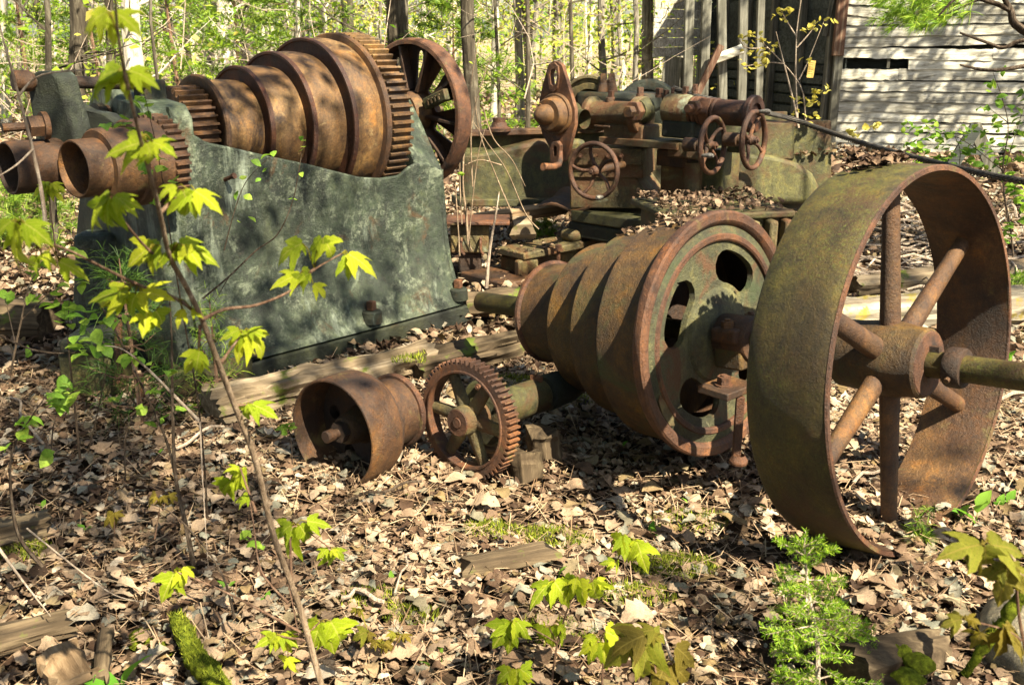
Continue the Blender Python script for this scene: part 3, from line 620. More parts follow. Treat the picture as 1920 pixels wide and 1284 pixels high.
# ------------------------------------------------------------------ ruined shed
def build_shed():
    A = Vector((4.12, 12.9, 0)); Bx = Vector((9.6, 12.2, 0)); d = (Bx - A).normalized(); L = (Bx - A).length; az = math.atan2(d.y, d.x)
    shed = empty('ruined_shed', A, 'weathered grey board shed with an open framed side at the upper right', 'shed')
    rr = random.Random(5)
    back = MB(); FW = frame(A, az)
    back.box((L / 2, .35, 1.75), (L, .03, 3.5), FW); back.build('dark_lining', M_plankd, shed)  # added dark sheet stands in for the interior shade between boards
    pitch = .128; n = 23
    for i in range(n):
        z = .04 + i * pitch; x = 0.0
        cuts = [0] + sorted(rr.uniform(.5, L - .3) for _ in range(rr.choice([1, 2]))) + [L]
        if i == 8: cuts = [0.0, .06, .80, L]
        for a, b in zip(cuts, cuts[1:]):
            if i == 8 and a < .1 and b > .5: continue        # the gap where a board is gone
            if b - a < .1: continue
            mb = MB(); zz = z + rr.uniform(-.008, .008); t1 = rr.uniform(-.003, .003); cr = pitch - rr.uniform(-.004, .006)
            nseg = 22; vs = []; fs = []
            for k in range(nseg + 1):
                x = a + (b - a) * k / nseg + (.0 if 0 < k < nseg else rr.uniform(-.004, .004)); o = rr.uniform(-.003, .003); e0 = rr.uniform(-.010, .006); e1 = rr.uniform(-.010, .003)
                vs += [(x, -.016 + o, zz + e0 + t1 * k), (x, .004 + o, zz + cr + e1 + t1 * k), (x, .022 + o, zz + cr + e1 + t1 * k), (x, .006 + o, zz + e0 + t1 * k)]
            for k in range(nseg):
                for j in range(4): fs.append((4 * k + j, 4 * k + 4 + j, 4 * k + 4 + (j + 1) % 4, 4 * k + (j + 1) % 4))
            fs += [(0, 1, 2, 3), (4 * nseg + 3, 4 * nseg + 2, 4 * nseg + 1, 4 * nseg)]
            mb.add(vs, fs, FW); mb.build('plank', M_plank, shed, sharp=30)
    # sub-board splinter in the gap
    mb = MB(); mb.box((.56, .02, .04 + 8.5 * pitch), (.035, .03, pitch * .9), FW); mb.build('plank', M_stud, shed)
    # corner posts
    for (px, w, z0, z1, mt, off) in [(0, .10, 0, 1.30, M_studd if False else M_stud, 0.0), (-.02, .13, 1.22, 3.6, M_studr, -.035)]:
        mb = MB(); mb.box((px - .05, off, (z0 + z1) / 2), (w, .12, z1 - z0), FW); mb.build('corner_post', mt, shed, bevel=.006)
    mb = MB(); mb.tube([FW @ Vector((-.22, .1, 1.45)), FW @ Vector((-.08, .05, 2.6))], .035, 6); mb.build('brace', M_stud, shed)
    # side wall going back from the corner: dark slats seen from inside
    azs = az + math.radians(118); FS = frame(A, azs); Ls = 3.2
    mb = MB(); mb.box((Ls / 2, -.06, 1.8), (Ls, .02, 3.6), FS); mb.build('dark_lining', M_plankd, shed)  # dark sheet put behind the slats in place of shade in their gaps
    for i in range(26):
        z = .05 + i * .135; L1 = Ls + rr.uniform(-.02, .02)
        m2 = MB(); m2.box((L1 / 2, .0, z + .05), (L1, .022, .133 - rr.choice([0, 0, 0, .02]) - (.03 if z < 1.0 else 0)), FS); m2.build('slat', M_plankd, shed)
    for k in range(6):
        m2 = MB(); m2.box((.18 + k * .62, .06, 1.75), (.07, .09, 3.5), FS); m2.build('stud', M_stud, shed, bevel=.005)
    # far left wall: pale boards on the back, studs in front, boards missing low down
    E = FS @ Vector((Ls, 0, 0)); Q = Vector((1.93, 14.2, 0)); d2 = (Q - E).normalized(); L2 = (Q - E).length; FB = frame(E, math.atan2(d2.y, d2.x))
    for i in range(28):
        z = .02 + i * .128
        spans = [(0, L2)] if z > 1.05 else ([(0, .25)] if z > .2 else [])
        for a, b in spans:
            m2 = MB(); m2.box(((a + b) / 2, 0, z + .06), (b - a, .02, .127 - rr.uniform(0, .006)), FB, ); m2.build('plank', M_plank, shed, bevel=.003, seg=1)
    # studs of the open front-left side
    for (px, w, lean) in [(1290, 16, 4), (1320, 16, 7), (1356, 15, -4), (1392, 15, 3), (1424, 13, 4)]:
        a = at(px - lean * .5, 262, 12.6); b = at(px + lean, -60, 12.6); a.z = 0
        m2 = MB(); wd = w * 12.6 / FPX
        up = (b - a); M = axM(a, up, (0, 1, 0)); m2.box((0, 0, up.length / 2 + .4), (wd, wd * .9, up.length + .8), M); m2.build('stud', M_stud, shed, bevel=.006)
    m2 = MB(); m2.tube([at(1308, 175, 12.4), at(1352, 85, 12.4)], .045, 6); m2.build('brace', M_studr, shed)
    m2 = MB(); m2.tube([at(1340, 112, 12.45), at(1392, 92, 12.45)], .06, 6); m2.build('broken_board', M_plank, shed)
    m2 = MB(); a = at(1262, 150, 12.8); m2.box((0, 0, 0), (.28, .04, .55), Matrix.Translation(a) @ Matrix.Rotation(.1, 4, 'Y')); m2.build('splintered_board', M_stud, shed)
    # roof far above the frame, keeps the inside dark
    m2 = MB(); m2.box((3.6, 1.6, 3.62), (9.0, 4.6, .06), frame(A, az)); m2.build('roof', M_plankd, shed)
    # yellow paper notice on the side wall by the corner
    nt_ = empty('paper_notice', at(1521, 130, 12.5), 'faded yellow paper notice pinned inside the shed corner', 'notice')
    m2 = MB(); M = axM(at(1521, 130, 12.5), Vector((.1, -1, 0)), (.08, 0, 1)); m2.box((0, 0, 0), (.085, .20, .003), M); m2.build('sheet', M_paper, nt_)
    m2 = MB()
    for k in range(6):
        w = rr.uniform(.04, .062); m2.box((-.034 + w / 2, .075 - k * .026, .0022), (w, .006, .0008), M)
    m2.build('print', M_ink, nt_)
M_paper = patina('yellowed_paper', [(0.42, 0.30, 0.11), (0.52, 0.40, 0.17), (0.60, 0.48, 0.25)], bump=.1, mottle=.2, val=1.0)
M_ink = patina('faded_ink', [(0.12, 0.09, 0.05)] * 3, bump=0, mottle=.1)
M_studd = M_stud
build_shed()
# plank A-frame leaning before the shed wall
def aframe():
    p = at(1815, 300, 10.8); p.z = 0; t = empty('plank_trestle', p, 'small A-shaped plank trestle standing in front of the shed wall', 'trestle')
    for s_, dx in ((-1, -.24), (1, .34)):
        mb = MB(); a = p + Vector((dx, 0, 0)); b = p + Vector((.03, 0, .55)); M = axM(a, b - a, (0, 1, 0)); mb.box((0, .03 * s_, (b - a).length / 2), (.14, .03, (b - a).length), M); mb.build('plank', M_stud if s_ > 0 else M_plankd, t, bevel=.004)
    mb = MB(); mb.box((p.x + .0, p.y, .28), (.3, .025, .07)); mb.build('crossbar', M_plankd, t)
aframe()

# ------------------------------------------------------------------ shared machine shapes
def ringpts(r, n, a0=0): return [(r * math.cos(a0 + TAU * i / n), r * math.sin(a0 + TAU * i / n)) for i in range(n)]
def gear_outline(ro, rr_, n):
    o = []
    for i in range(n):
        a = TAU * i / n; p = TAU / n
        for f, r in ((-.30, rr_), (-.17, ro), (.10, ro), (.23, rr_)): o.append((r * math.cos(a + f * p), r * math.sin(a + f * p)))
    return o
def gear_rim(mb, ro, root, ri, n, z0, z1, M):
    o = gear_outline(ro, root, n); m = len(o); i_ = [(ri * math.cos(math.atan2(y, x)), ri * math.sin(math.atan2(y, x))) for x, y in o]
    vs = [(x, y, z0) for x, y in o] + [(x, y, z1) for x, y in o] + [(x, y, z0) for x, y in i_] + [(x, y, z1) for x, y in i_]; fs = []
    for k in range(m):
        j = (k + 1) % m; fs += [(k, j, j + m, k + m), (2 * m + j, 2 * m + k, 3 * m + k, 3 * m + j), (k + m, j + m, j + 3 * m, k + 3 * m), (j, k, k + 2 * m, j + 2 * m)]
    mb.add(vs, fs, M)
def kidney(r0, r1, a, half, n=7):
    rm = (r0 + r1) / 2; w = (r1 - r0) / 2; pts = []
    for i in range(n): t = a - half + 2 * half * i / (n - 1); pts.append((r1 * math.cos(t), r1 * math.sin(t)))
    for i in range(1, 6):
        b = math.pi * i / 6; t = a + half; c = (rm * math.cos(t), rm * math.sin(t)); pts.append((c[0] + w * math.cos(t + b), c[1] + w * math.sin(t + b)))
    for i in range(n): t = a + half - 2 * half * i / (n - 1); pts.append((r0 * math.cos(t), r0 * math.sin(t)))
    for i in range(1, 6):
        b = math.pi * i / 6; t = a - half; c = (rm * math.cos(t), rm * math.sin(t)); pts.append((c[0] + w * math.cos(t + math.pi + b), c[1] + w * math.sin(t + math.pi + b)))
    return pts
def smooth_poly(pts, it=2):
    for _ in range(it):
        q = []
        for i in range(len(pts)):
            a, b = pts[i], pts[(i + 1) % len(pts)]; q += [(a[0] * .75 + b[0] * .25, a[1] * .75 + b[1] * .25), (a[0] * .25 + b[0] * .75, a[1] * .25 + b[1] * .75)]
        pts = q
    return pts
def radial_spoke(mb, a, r0, r1, w0, w1, zc, M, flat=.8, seg=10):
    """tapered oval spoke from radius r0 to r1 at angle a"""
    vs = []; n = 5
    for i in range(n):
        t = i / (n - 1); r = r0 + (r1 - r0) * t; w = w0 + (w1 - w0) * t
        if i == n - 1: w *= 1.06
        for k in range(seg):
            b = TAU * k / seg; u = w * math.cos(b); v = w * flat * math.sin(b)
            vs.append((r * math.cos(a) - u * math.sin(a), r * math.sin(a) + u * math.cos(a), zc + v))
    fs = [(i * seg + k, i * seg + (k + 1) % seg, (i + 1) * seg + (k + 1) % seg, (i + 1) * seg + k) for i in range(n - 1) for k in range(seg)]
    mb.add(vs, fs, M)

# ------------------------------------------------------------------ headstock with the big cone pulley
HG = Vector((-.25, 5.154, 0)); HA = math.radians(47); HM = frame(HG, HA)
E1 = Vector((math.cos(HA), math.sin(HA), 0)); E2 = Vector((-math.sin(HA), math.cos(HA), 0))
SPC = Vector((-1.307, 4.872, 1.0702)); SPM = axM(SPC, -E1) @ Matrix.Scale(1.05, 4)
head = empty('headstock', HG - E1 * .75 + E2 * .35, 'huge green painted lathe headstock carrying a rusty stepped cone pulley', 'lathe headstock')
def headstock():
    # front and rear walls: top edge measured along the casting, foot flare at the bottom
    top = [(-1.52, 1.21), (-1.50, 1.16), (-1.47, 1.12), (-1.42, 1.09), (-1.37, 1.058), (-1.26, 1.03), (-1.09, .981), (-.86, .92), (-.67, .862), (-.56, .83), (-.44, .814), (-.32, .816), (-.26, .85), (-.20, .87), (-.10, .85), (-.03, .81)]
    ss = np.linspace(-1.53, -.03, 60); tz = np.interp(ss, [a for a, b in top], [b for a, b in top])
    for side in (0, 1):
        prof = [(0.128, 1.0), (.130, .9), (.132, .72), (.131, .58), (.122, .46), (.104, .36), (.076, .27), (.045, .19), (.018, .14), (.0, .112)]
        mb = MB(); vs = []; m = len(prof)
        for s_, z_ in zip(ss, tz):
            for d, q in prof:
                z = .10 + (z_ - .10) * ((q - .10) / .90) if q > .36 else q
                if q > .36: z = .36 + (z_ - .36) * (q - .36) / .64
                dd = d + .004 * math.sin(s_ * 3.1 + z * 4)
                vs.append((s_, dd if side == 0 else 1.16 - dd, z))
        # inner skin
        for s_, z_ in zip(ss, tz): vs.append((s_, .150 if side == 0 else 1.01, z_)); vs.append((s_, .148 if side == 0 else 1.012, .11))
        fs = []; n = len(ss)
        for i in range(n - 1):
            for k in range(m - 1):
                q = (i * m + k, (i + 1) * m + k, (i + 1) * m + k + 1, i * m + k + 1); fs.append(q[::-1] if side == 0 else q)
            o = n * m; q1 = (i * m, (i + 1) * m, o + 2 * (i + 1), o + 2 * i); q2 = (o + 2 * i, o + 2 * i + 2, o + 2 * i + 3, o + 2 * i + 1)
            for q in (q1, q2): fs.append(q if side == 0 else q[::-1])
        fs.append([i for i in range(m)] + [n * m + 1, n * m]); b = (n - 1) * m; fs.append([b + i for i in range(m)][::-1] + [n * m + 2 * n - 2, n * m + 2 * n - 1])
        mb.add(vs, fs, HM); mb.build('front_wall' if side == 0 else 'rear_wall', M_teal, head, bevel=.014)
    def cheek(name, prof, s0, s1, sh, holes=(), mat=M_teal):
        M = HM @ Matrix(((0, 0, 1, 0), (1, 0, 0, 0), (0, 1, 0, 0), (0, 0, 0, 1)))    # (d,z,s)
        mb = MB(); mb.prism(prof, s0, s1, None, holes)
        mb.v = [(x, y, z + (sh(y) if z > (s0 + s1) / 2 else 0)) for x, y, z in mb.v]; mb.v = [tuple(M @ Vector(p)) for p in mb.v]
        return mb.build(name, mat, head, bevel=.045, seg=4)
    fr = [(.015, .10), (.026, .14), (.052, .19), (.084, .27), (.112, .36), (.130, .50), (.140, .70), (.150, .81), (.20, .88), (.30, 1.05), (.37, 1.145), (.43, 1.225), (.48, 1.27), (.53, 1.30), (.58, 1.31)]
    cheek('end_cheek', fr + [(1.16 - a, b) for a, b in fr[::-1][1:]], -.165, -.02, lambda z: 0.03 - .02 * max(0, min(1, (z - .35) / .75)))
    fl = [(.0, .10), (.03, .135), (.07, .19), (.100, .30), (.118, .6), (.124, 1.0), (.13, 1.17), (.17, 1.215), (.35, 1.235), (.45, 1.28), (.52, 1.30)]
    arch = [(.30, .101), (.30, .28), (.34, .36), (.40, .385), (.46, .36), (.50, .28), (.50, .101)]
    cheek('end_cheek', fl + [(.60, 1.27), (.67, 1.20), (.74, 1.05), (.84, .85), (.96, .6), (1.08, .3), (1.16, .10)] + [(.80, .10), (.78, .28), (.70, .40), (.50, .40), (.42, .28), (.40, .10)], -1.62, -1.42, lambda z: 0)
    mb = MB(); mb.box((-.755, .58, .05), (1.62, 1.16, .10), HM); mb.build('foot', M_teald, head, bevel=.012)
    mb = MB(); mb.box((-.75, .58, .101), (1.3, .8, .012), HM); mb.build('floor_plate', M_dark, head)
    for s_, d in ((-.62, .012), (-.02, .02), (-1.3, .012)):
        mb = MB(); M = HM @ Matrix.Translation((s_, d + .012, .155)); mb.lathe([(.052, -.02), (.05, .035), (.042, .042), (0, .042)], M, 20)
        b = mb.build('bolt_boss', M_teald, head); mb = MB(); mb.box((0, 0, .065), (.036, .036, .045), M @ Matrix.Rotation(.3, 4, 'Z')); mb.build('bolt', M_red, b, bevel=.003)
    mb = MB(); M = axM(HM @ Vector((-1.30, .118, .90)), HM.to_3x3() @ Vector((.2, -1, .35))); mb.tube([M @ Vector((0, 0, -.02)), M @ Vector((0, 0, .045))], .009, 8); mb.tube([M @ Vector((0, 0, .04)), M @ Vector((0, 0, .052))], .013, 8); mb.build('pin', M_red, head)
    # bearing caps over the spindle
    mb = MB(); M = HM @ Matrix.Translation((-.09, .58, 1.285)); mb.box((0, 0, .03), (.13, .20, .06), M); c = mb.build('bearing_cap', M_cast, head, bevel=.01)
    for d in (-.07, .07): mb = MB(); mb.sqbolt(HM @ Matrix.Translation((-.08, .58 + d, 1.345)), .04, .05); mb.build('bolt', M_red, c, bevel=.002)
    # cone pulley
    cone = MB(); r1, dr, w = .2675, .0593, .1845
    def drum(name, r, za, zb, mat): mb = MB(); mb.lathe([(r * .97, zb), (r * 1.0, zb + (za - zb) * .3), (r * 1.006, (za + zb) / 2), (r, zb + (za - zb) * .7), (r * .985, za)], SPM, 96); return mb.build(name, mat, head)
    drum('cone_step', .208, .18, .0, M_cone)
    for k in range(3):
        r = r1 + dr * k; z = -w * k
        drum('cone_step', r - .004, z - .005, z - w - .002 if k < 2 else -.545, M_cone)
        mb = MB(); mb.lathe([(.10, z - .012), (.10, z + .001), (r - .018, z + .001), (r - .014, z + .007), (r - .004, z + .007), (r, z + .001), (r, z - .014), (r - .01, z - .016)], SPM, 96); mb.build('step_face', M_band, head)
    mb = MB(); mb.lathe([(.2, -.535), (.386, -.536), (.402, -.538), (.408, -.545), (.408, -.562), (.395, -.572), (.2, -.572)], SPM, 96); mb.build('pulley_flange', M_brown, head)
    mb = MB(); mb.lathe([(.205, .178), (.215, .184), (.229, .186), (.235, .192), (.235, .203), (.228, .210), (.205, .211), (.195, .206), (.1, .206)], SPM, 80); mb.build('pulley_flange', M_brown, head)
    mb = MB(); gear_rim(mb, .190, .170, .10, 33, .212, .350, SPM); mb.lathe([(.12, .349), (.10, .345), (.10, .20)], SPM, 40); mb.build('pinion', M_brown, head, sharp=25)
    mb = MB(); gear_rim(mb, .408, .385, .20, 66, -.70, -.576, SPM); mb.lathe([(.2, -.70), (.1, -.69), (.1, -.57)], SPM, 48); mb.build('bull_gear', M_cone, head, sharp=25)
    mb = MB(); mb.lathe([(.0, .47), (.055, .47), (.06, .465), (.06, -1.2), (0, -1.2)], SPM, 32); mb.build('spindle', M_dark, head)
    # spoked pulley on the far end
    wz = -1.03
    mb = MB(); mb.lathe([(.352, wz + .004), (.372, wz + .002), (.3785, wz - .004), (.383, wz - .04), (.3785, wz - .085), (.372, wz - .09), (.350, wz - .088), (.346, wz - .04), (.352, wz + .004)], SPM, 96); wheel = mb.build('spoked_pulley', M_red, head)
    holes = []
    for k in range(10):
        a = TAU * k / 10 + .2; c = (math.cos(a), math.sin(a)); p = (-c[1], c[0]); hw = .022
        h = []
        for i in range(7): t = -math.pi / 2 + math.pi * i / 6; h.append((c[0] * (.30 + hw * math.cos(t)) + p[0] * hw * math.sin(t), c[1] * (.30 + hw * math.cos(t)) + p[1] * hw * math.sin(t)))
        for i in range(7): t = math.pi / 2 + math.pi * i / 6; h.append((c[0] * (.16 + hw * math.cos(t)) + p[0] * hw * math.sin(t), c[1] * (.16 + hw * math.cos(t)) + p[1] * hw * math.sin(t)))
        holes.append(h)
    mb = MB(); mb.prism(ringpts(.352, 80), wz - .07, wz - .055, SPM, holes); mb.build('web', M_dark, wheel, bevel=.004, seg=1)
    for k in range(10):
        a = TAU * (k + .5) / 10 + .2; mb = MB(); M = SPM @ Matrix.Rotation(a, 4, 'Z'); mb.box((.235, 0, wz - .028), (.23, .018, .055), M); mb.build('rib', M_dark, wheel, bevel=.004)
    mb = MB(); mb.lathe([(0, wz + .04), (.10, wz + .04), (.11, wz + .02), (.12, wz - .1), (0, wz - .1)], SPM, 40); mb.build('hub', M_brown, wheel, bevel=.0)
    mb = MB(); M = SPM @ Matrix.Rotation(math.radians(20), 4, 'Z'); mb.box((.24, 0, wz + .012), (.17, .058, .04), M); lug = mb.build('driving_lug', M_castg, wheel, bevel=.006)
    mb = MB()
    for i in range(4): mb.box((.195 + i * .028, 0, wz + .034), (.010, .030, .005), M); mb.box((.20 + i * .028, .010, wz + .034), (.016, .006, .005), M)
    mb.build('cast_mark', M_cast, lug)
    # back gear drums in front of the left end
    ba = math.radians(232.76); BC = Vector((-1.641, 3.75, 1.01)); BM = axM(BC, (math.cos(ba), math.sin(ba), 0))
    mb = MB(); mb.lathe([(.095, -.35), (.096, -.01), (.102, 0), (.107, 0), (.109, -.006), (.109, -.10), (.109, -.12)], BM, 64); bg = mb.build('back_gear_quill', M_brown, head)
    mb = MB(); mb.lathe([(.0, -.20), (.094, -.20)], BM, 40); mb.build('quill_bottom', M_dark, bg)
    mb = MB(); mb.lathe([(.10, -.098), (.136, -.098), (.143, -.106), (.143, -.225), (.10, -.225)], BM, 64); mb.build('quill_collar', M_brown, bg)
    mb = MB(); mb.lathe([(.10, -.222), (.160, -.223), (.168, -.235), (.168, -.325), (.1, -.325)], BM, 64); mb.build('quill_drum', M_brown, bg)
    mb = MB(); gear_rim(mb, .182, .168, .10, 34, -.39, -.326, BM); mb.build('quill_gear', M_brown, bg, sharp=25)
    mb = MB(); mb.lathe([(.07, -.39), (.07, -.43), (.0, -.43)], BM, 32); mb.build('quill_shaft', M_dark, bg)
    C2 = Vector((-1.905, 3.784, 1.009)); B2 = axM(C2, -E1); mb = MB(); mb.lathe([(.0, -.24), (.088, -.24), (.088, -.01), (.093, 0), (.098, 0), (.1, -.006), (.1, -.33), (.06, -.33), (.06, -.6)], B2, 56); mb.build('front_quill', M_dark, head)
    # bracket plate, tie rod, change gear
    Y = 3.98
    def poly3(px, Y0, th, M_, name, bev=.012, tilt=0):
        pts = [at(x, y, Y0) for x, y in px]; o = pts[0]; M = axM(o, Vector((math.sin(tilt), -math.cos(tilt), 0))); Mi = M.inverted()
        out = []
        nrm = M.to_3x3() @ Vector((0, 0, 1))
        for (x, y) in px:
            r = ray(x, y); cam_ = Vector((0, 0, CAMZ)); t = (o - cam_).dot(nrm) / r.dot(nrm); q = Mi @ (cam_ + r * t); out.append((q.x, q.y))
        mb = MB(); mb.prism(out, -th, 0, M); return mb.build(name, M_, head, bevel=bev, seg=3), M
    poly3([(50, 165), (54, 142), (66, 134), (98, 133), (110, 145), (120, 185), (133, 225), (141, 262), (139, 318), (112, 338), (84, 330), (68, 290), (60, 230)], Y, .09, M_teald, 'bracket', .02, -.5)
    poly3([(112, 180), (132, 190), (160, 206), (200, 214), (224, 232), (222, 270), (190, 285), (136, 275), (124, 230)], Y + .12, .06, M_teald, 'bracket_arm', .02, -.5)
    mb = MB(); a = at(40, 152, 3.93); b = at(270, 158, 4.25); mb.tube([a, b], .024, 20); rod = mb.build('tie_rod', M_dark, head)
    mb = MB(); d = (b - a).normalized(); mb.lathe([(0, -.03), (.036, -.03), (.04, -.025), (.04, .03), (.03, .045)], axM(a, d), 24); mb.build('rod_head', M_brown, rod)
    mb = MB(); mb.box((0, 0, 0), (.13, .05, .12), frame(at(282, 178, 4.3), HA)); mb.build('bearing_block', M_teald, head, bevel=.012)
    GM = axM(at(206, 217, 4.30), -E1); mb = MB(); gear_rim(mb, .112, .098, .075, 30, -.13, -.02, GM); mb.lathe([(.075, -.03), (.05, -.05), (.045, -.05), (.045, .02), (0, .02)], GM, 32); mb.build('change_gear', M_brown, head, sharp=25)
    mb = MB(); mb.lathe([(.04, .02), (.055, .03), (.055, .06), (0, .06)], GM, 24); mb.build('gear_boss', M_teald, head)
    for (x, y, Y_, r, h, rod_) in ((78, 236, 3.86, .042, .05, True), (84, 325, 3.84, .028, .045, False)):
        M = axM(at(x, y, Y_), Vector((-.75, -.66, 0)))
        mb = MB(); mb.lathe([(r * 1.25, -.02), (r * 1.25, 0), (r * .5, 0)], M, 24); mb.nut(M, r, h, stud=.0 if rod_ else .015)
        if rod_: mb.lathe([(.016, .03), (.016, .14), (0, .14)], M, 12)
        mb.build('hex_bolt', M_red if not rod_ else M_brown, head, sharp=28)
    # dark end frame and feet under the left end
    def blk(px0, px1, y0, y1, Y0, th, name, mat, bev=.01):
        a = at(px0, y1, Y0); b = at(px1, y1, Y0); zt = at((px0 + px1) / 2, y0, Y0).z; mb = MB(); z0 = min(a.z, b.z)
        mb.box(((a.x + b.x) / 2, Y0 + th / 2, (zt + z0) / 2), (b.x - a.x, th, zt - z0)); return mb.build(name, mat, head, bevel=bev)
    blk(312, 448, 700, 768, 3.93, .30, 'foot_block', M_castg, .014)
    blk(118, 216, 662, 748, 4.02, .30, 'foot_block', M_castg, .014)
    blk(112, 232, 640, 664, 4.0, .36, 'foot_block_cap', M_teald, .01)
    blk(158, 236, 440, 640, 4.32, .16, 'end_leg', M_teal, .03)
    blk(232, 300, 440, 520, 4.42, .14, 'end_web', M_dark, .02)
    blk(212, 330, 735, 775, 4.05, .12, 'sill', M_castg, .012)
    for x, y0, y1 in ((222, 600, 722), (262, 700, 745)):
        mb = MB(); mb.tube([at(x, y0, 4.0), at(x, y1, 3.97)], .016, 10); mb.tube([at(x, y1 - 8, 3.97), at(x, y1, 3.97)], .022, 10); mb.build('hanging_bolt', M_red, head)
headstock()

# ------------------------------------------------------------------ countershaft: flat wheel, bearing, fallen cone pulley on one shaft
CN = Vector((0.67435558, -0.73133724, 0.10193324)); CC = Vector((1.241, 2.803, .560)); CM = axM(CC, CN)
def countershaft():
    t = empty('countershaft', (CC.x - .3, CC.y + .4, 0), 'fallen line shaft with the broad flat rimmed wheel and a mossy cone pulley', 'line shaft')
    mb = MB(); R = .583
    mb.lathe([(R - .016, 0), (R - .003, .001), (R, -.006), (R + .003, -.06), (R + .006, -.122), (R + .003, -.19), (R, -.238), (R - .004, -.245), (R - .018, -.243), (R - .022, -.19), (R - .026, -.122), (R - .022, -.05), (R - .016, 0)], CM, 144)
    rim = mb.build('wheel_rim', M_olive, t)
    mb = MB(); mb.lathe([(R - .0175, -.002), (R - .0165, .0025), (R - .003, .003), (R + .0005, -.003), (R - .001, -.005)], CM, 144); mb.build('rim_edge', M_red, rim)
    mb = MB(); mb.lathe([(R - .0195, -.2415), (R - .0235, -.19), (R - .0275, -.122), (R - .0235, -.05), (R - .018, -.004)], CM, 144); mb.build('rim_lining', M_brown, rim)
    for k in range(6):
        mb = MB(); radial_spoke(mb, math.radians(91 + 60 * k), .09, R - .025, .036, .027, -.125, CM, .85, 14); mb.build('spoke', M_brown, t)
    mb = MB(); mb.lathe([(.045, -.28), (.098, -.28), (.106, -.27), (.108, -.22), (.116, -.15), (.116, -.10), (.108, -.05), (.106, -.012), (.100, -.004), (.05, -.004)], CM, 48); hub = mb.build('hub', M_olive2, t)
    mb = MB(); mb.lathe([(.100, -.006), (.096, -.001), (.042, .001), (.042, -.01)], CM, 40); mb.build('hub_face', M_red, hub)
    mb = MB(); mb.box((0, .046, .0), (.018, .02, .06), CM); mb.build('key', M_dark, hub)
    mb = MB(); mb.lathe([(0, -2.05), (.040, -2.05), (.044, -2.045), (.044, -1.60), (.036, -1.6), (.036, -.62), (.040, -.60), (.040, .80), (0, .80)], CM, 32); mb.build('shaft', M_olive, t)
    mb = MB(); mb.lathe([(.04, .055), (.057, .056), (.060, .062), (.060, .098), (.056, .105), (.04, .105)], CM, 36); col = mb.build('collar', M_dark, t)
    mb = MB(); M = CM @ Matrix.Rotation(math.radians(200), 4, 'Z'); mb.tube([M @ Vector((.055, 0, .08)), M @ Vector((.073, 0, .08))], .008, 8); mb.build('set_screw', M_brown, col)
    # cone pulley: drums, small flange
    st = [(.200, 1.585, 1.328), (.294, 1.328, 1.152), (.349, 1.152, .976), (.403, .976, .785)]
    for k, (r, a, b) in enumerate(st):
        mb = MB(); mb.lathe([(r * .5, -a + .002), (r * .99, -a), (r, -a + .002), (r + .001, -a + .006), (r, -a + .010), (r + .003, -(a + b) / 2), (r - .003, -b - .012), (r - .001, -b - .004), (r * .97, -b)], CM, 96); mb.build('cone_step', M_olive2, t)
    mb = MB(); mb.lathe([(.04, -1.575), (.19, -1.575), (.20, -1.572), (.211, -1.580), (.212, -1.592), (.205, -1.602), (.04, -1.602)], CM, 72); mb.build('small_flange', M_red, t)
    # big flange with kidney openings
    hol = [kidney(.185, .300, math.radians(62 + 90 * k), math.radians(15)) for k in range(4)]
    mb = MB(); mb.prism(ringpts(.333, 96), -.79, -.765, CM, hol); web = mb.build('pulley_web', M_web, t, bevel=.006)
    mb = MB(); mb.lathe([(.331, -.79), (.331, -.755), (.337, -.750), (.352, -.750), (.357, -.756), (.385, -.764), (.392, -.752), (.402, -.745), (.428, -.745), (.435, -.752), (.436, -.775), (.430, -.788), (.39, -.792), (.331, -.79)], CM, 120); mb.build('pulley_flange', M_red, t)
    mb = MB(); mb.lathe([(.356, -.7555), (.385, -.7635)], CM, 96); mb.build('flange_groove', M_web, t)
    mb = MB(); mb.lathe([(.17, -.766), (.16, -.755), (.12, -.745), (.10, -.735), (.04, -.735)], CM, 56); mb.build('pulley_hub', M_web, t)
    # inside the cone: dark liner seen through the openings
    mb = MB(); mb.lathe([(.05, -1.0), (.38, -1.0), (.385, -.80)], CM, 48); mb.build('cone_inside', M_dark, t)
    # patch of light scale on the flange
    mb = MB(); M = CM @ Matrix.Rotation(math.radians(214), 4, 'Z') @ Matrix.Translation((.373, 0, -.7575)); mb.prism([(-.018, -.075), (.004, -.062), (.016, -.01), (.013, .05), (-.004, .068), (-.02, .03)], 0, .004, M); mb.build('scale_flake', M_cast, t)
    # pillow block bearing
    BMx = CM @ Matrix.Translation((0, 0, -.672))
    mb = MB(); mb.lathe([(.036, -.07), (.074, -.07), (.080, -.06), (.080, .055), (.074, .065), (.036, .065)], BMx, 36); b = mb.build('bearing', M_dark, t)
    mb = MB(); mb.box((0, -.06, 0), (.15, .075, .11), BMx); mb.build('bearing_base', M_olive2, b, bevel=.008)
    mb = MB(); mb.box((0, .024, 0), (.20, .05, .10), BMx); mb.build('bearing_cap', M_dark, b, bevel=.01)
    for s_ in (-1, 1):
        mb = MB(); M = BMx @ Matrix.Translation((.068 * s_, .042, 0)) @ Matrix.Rotation(-math.pi / 2, 4, 'X'); mb.lathe([(.026, -.01), (.026, .006)], M, 20); mb.nut(M, .022, .03, stud=.008); mb.build('cap_nut', M_brown, b, sharp=28)
    p = at(1363, 727, 3.10); mb = MB(); PM = frame(p, math.radians(-47)); mb.box((0, 0, 0), (.12, .16, .026), PM); br = mb.build('bracket_plate', M_brown, t, bevel=.004)
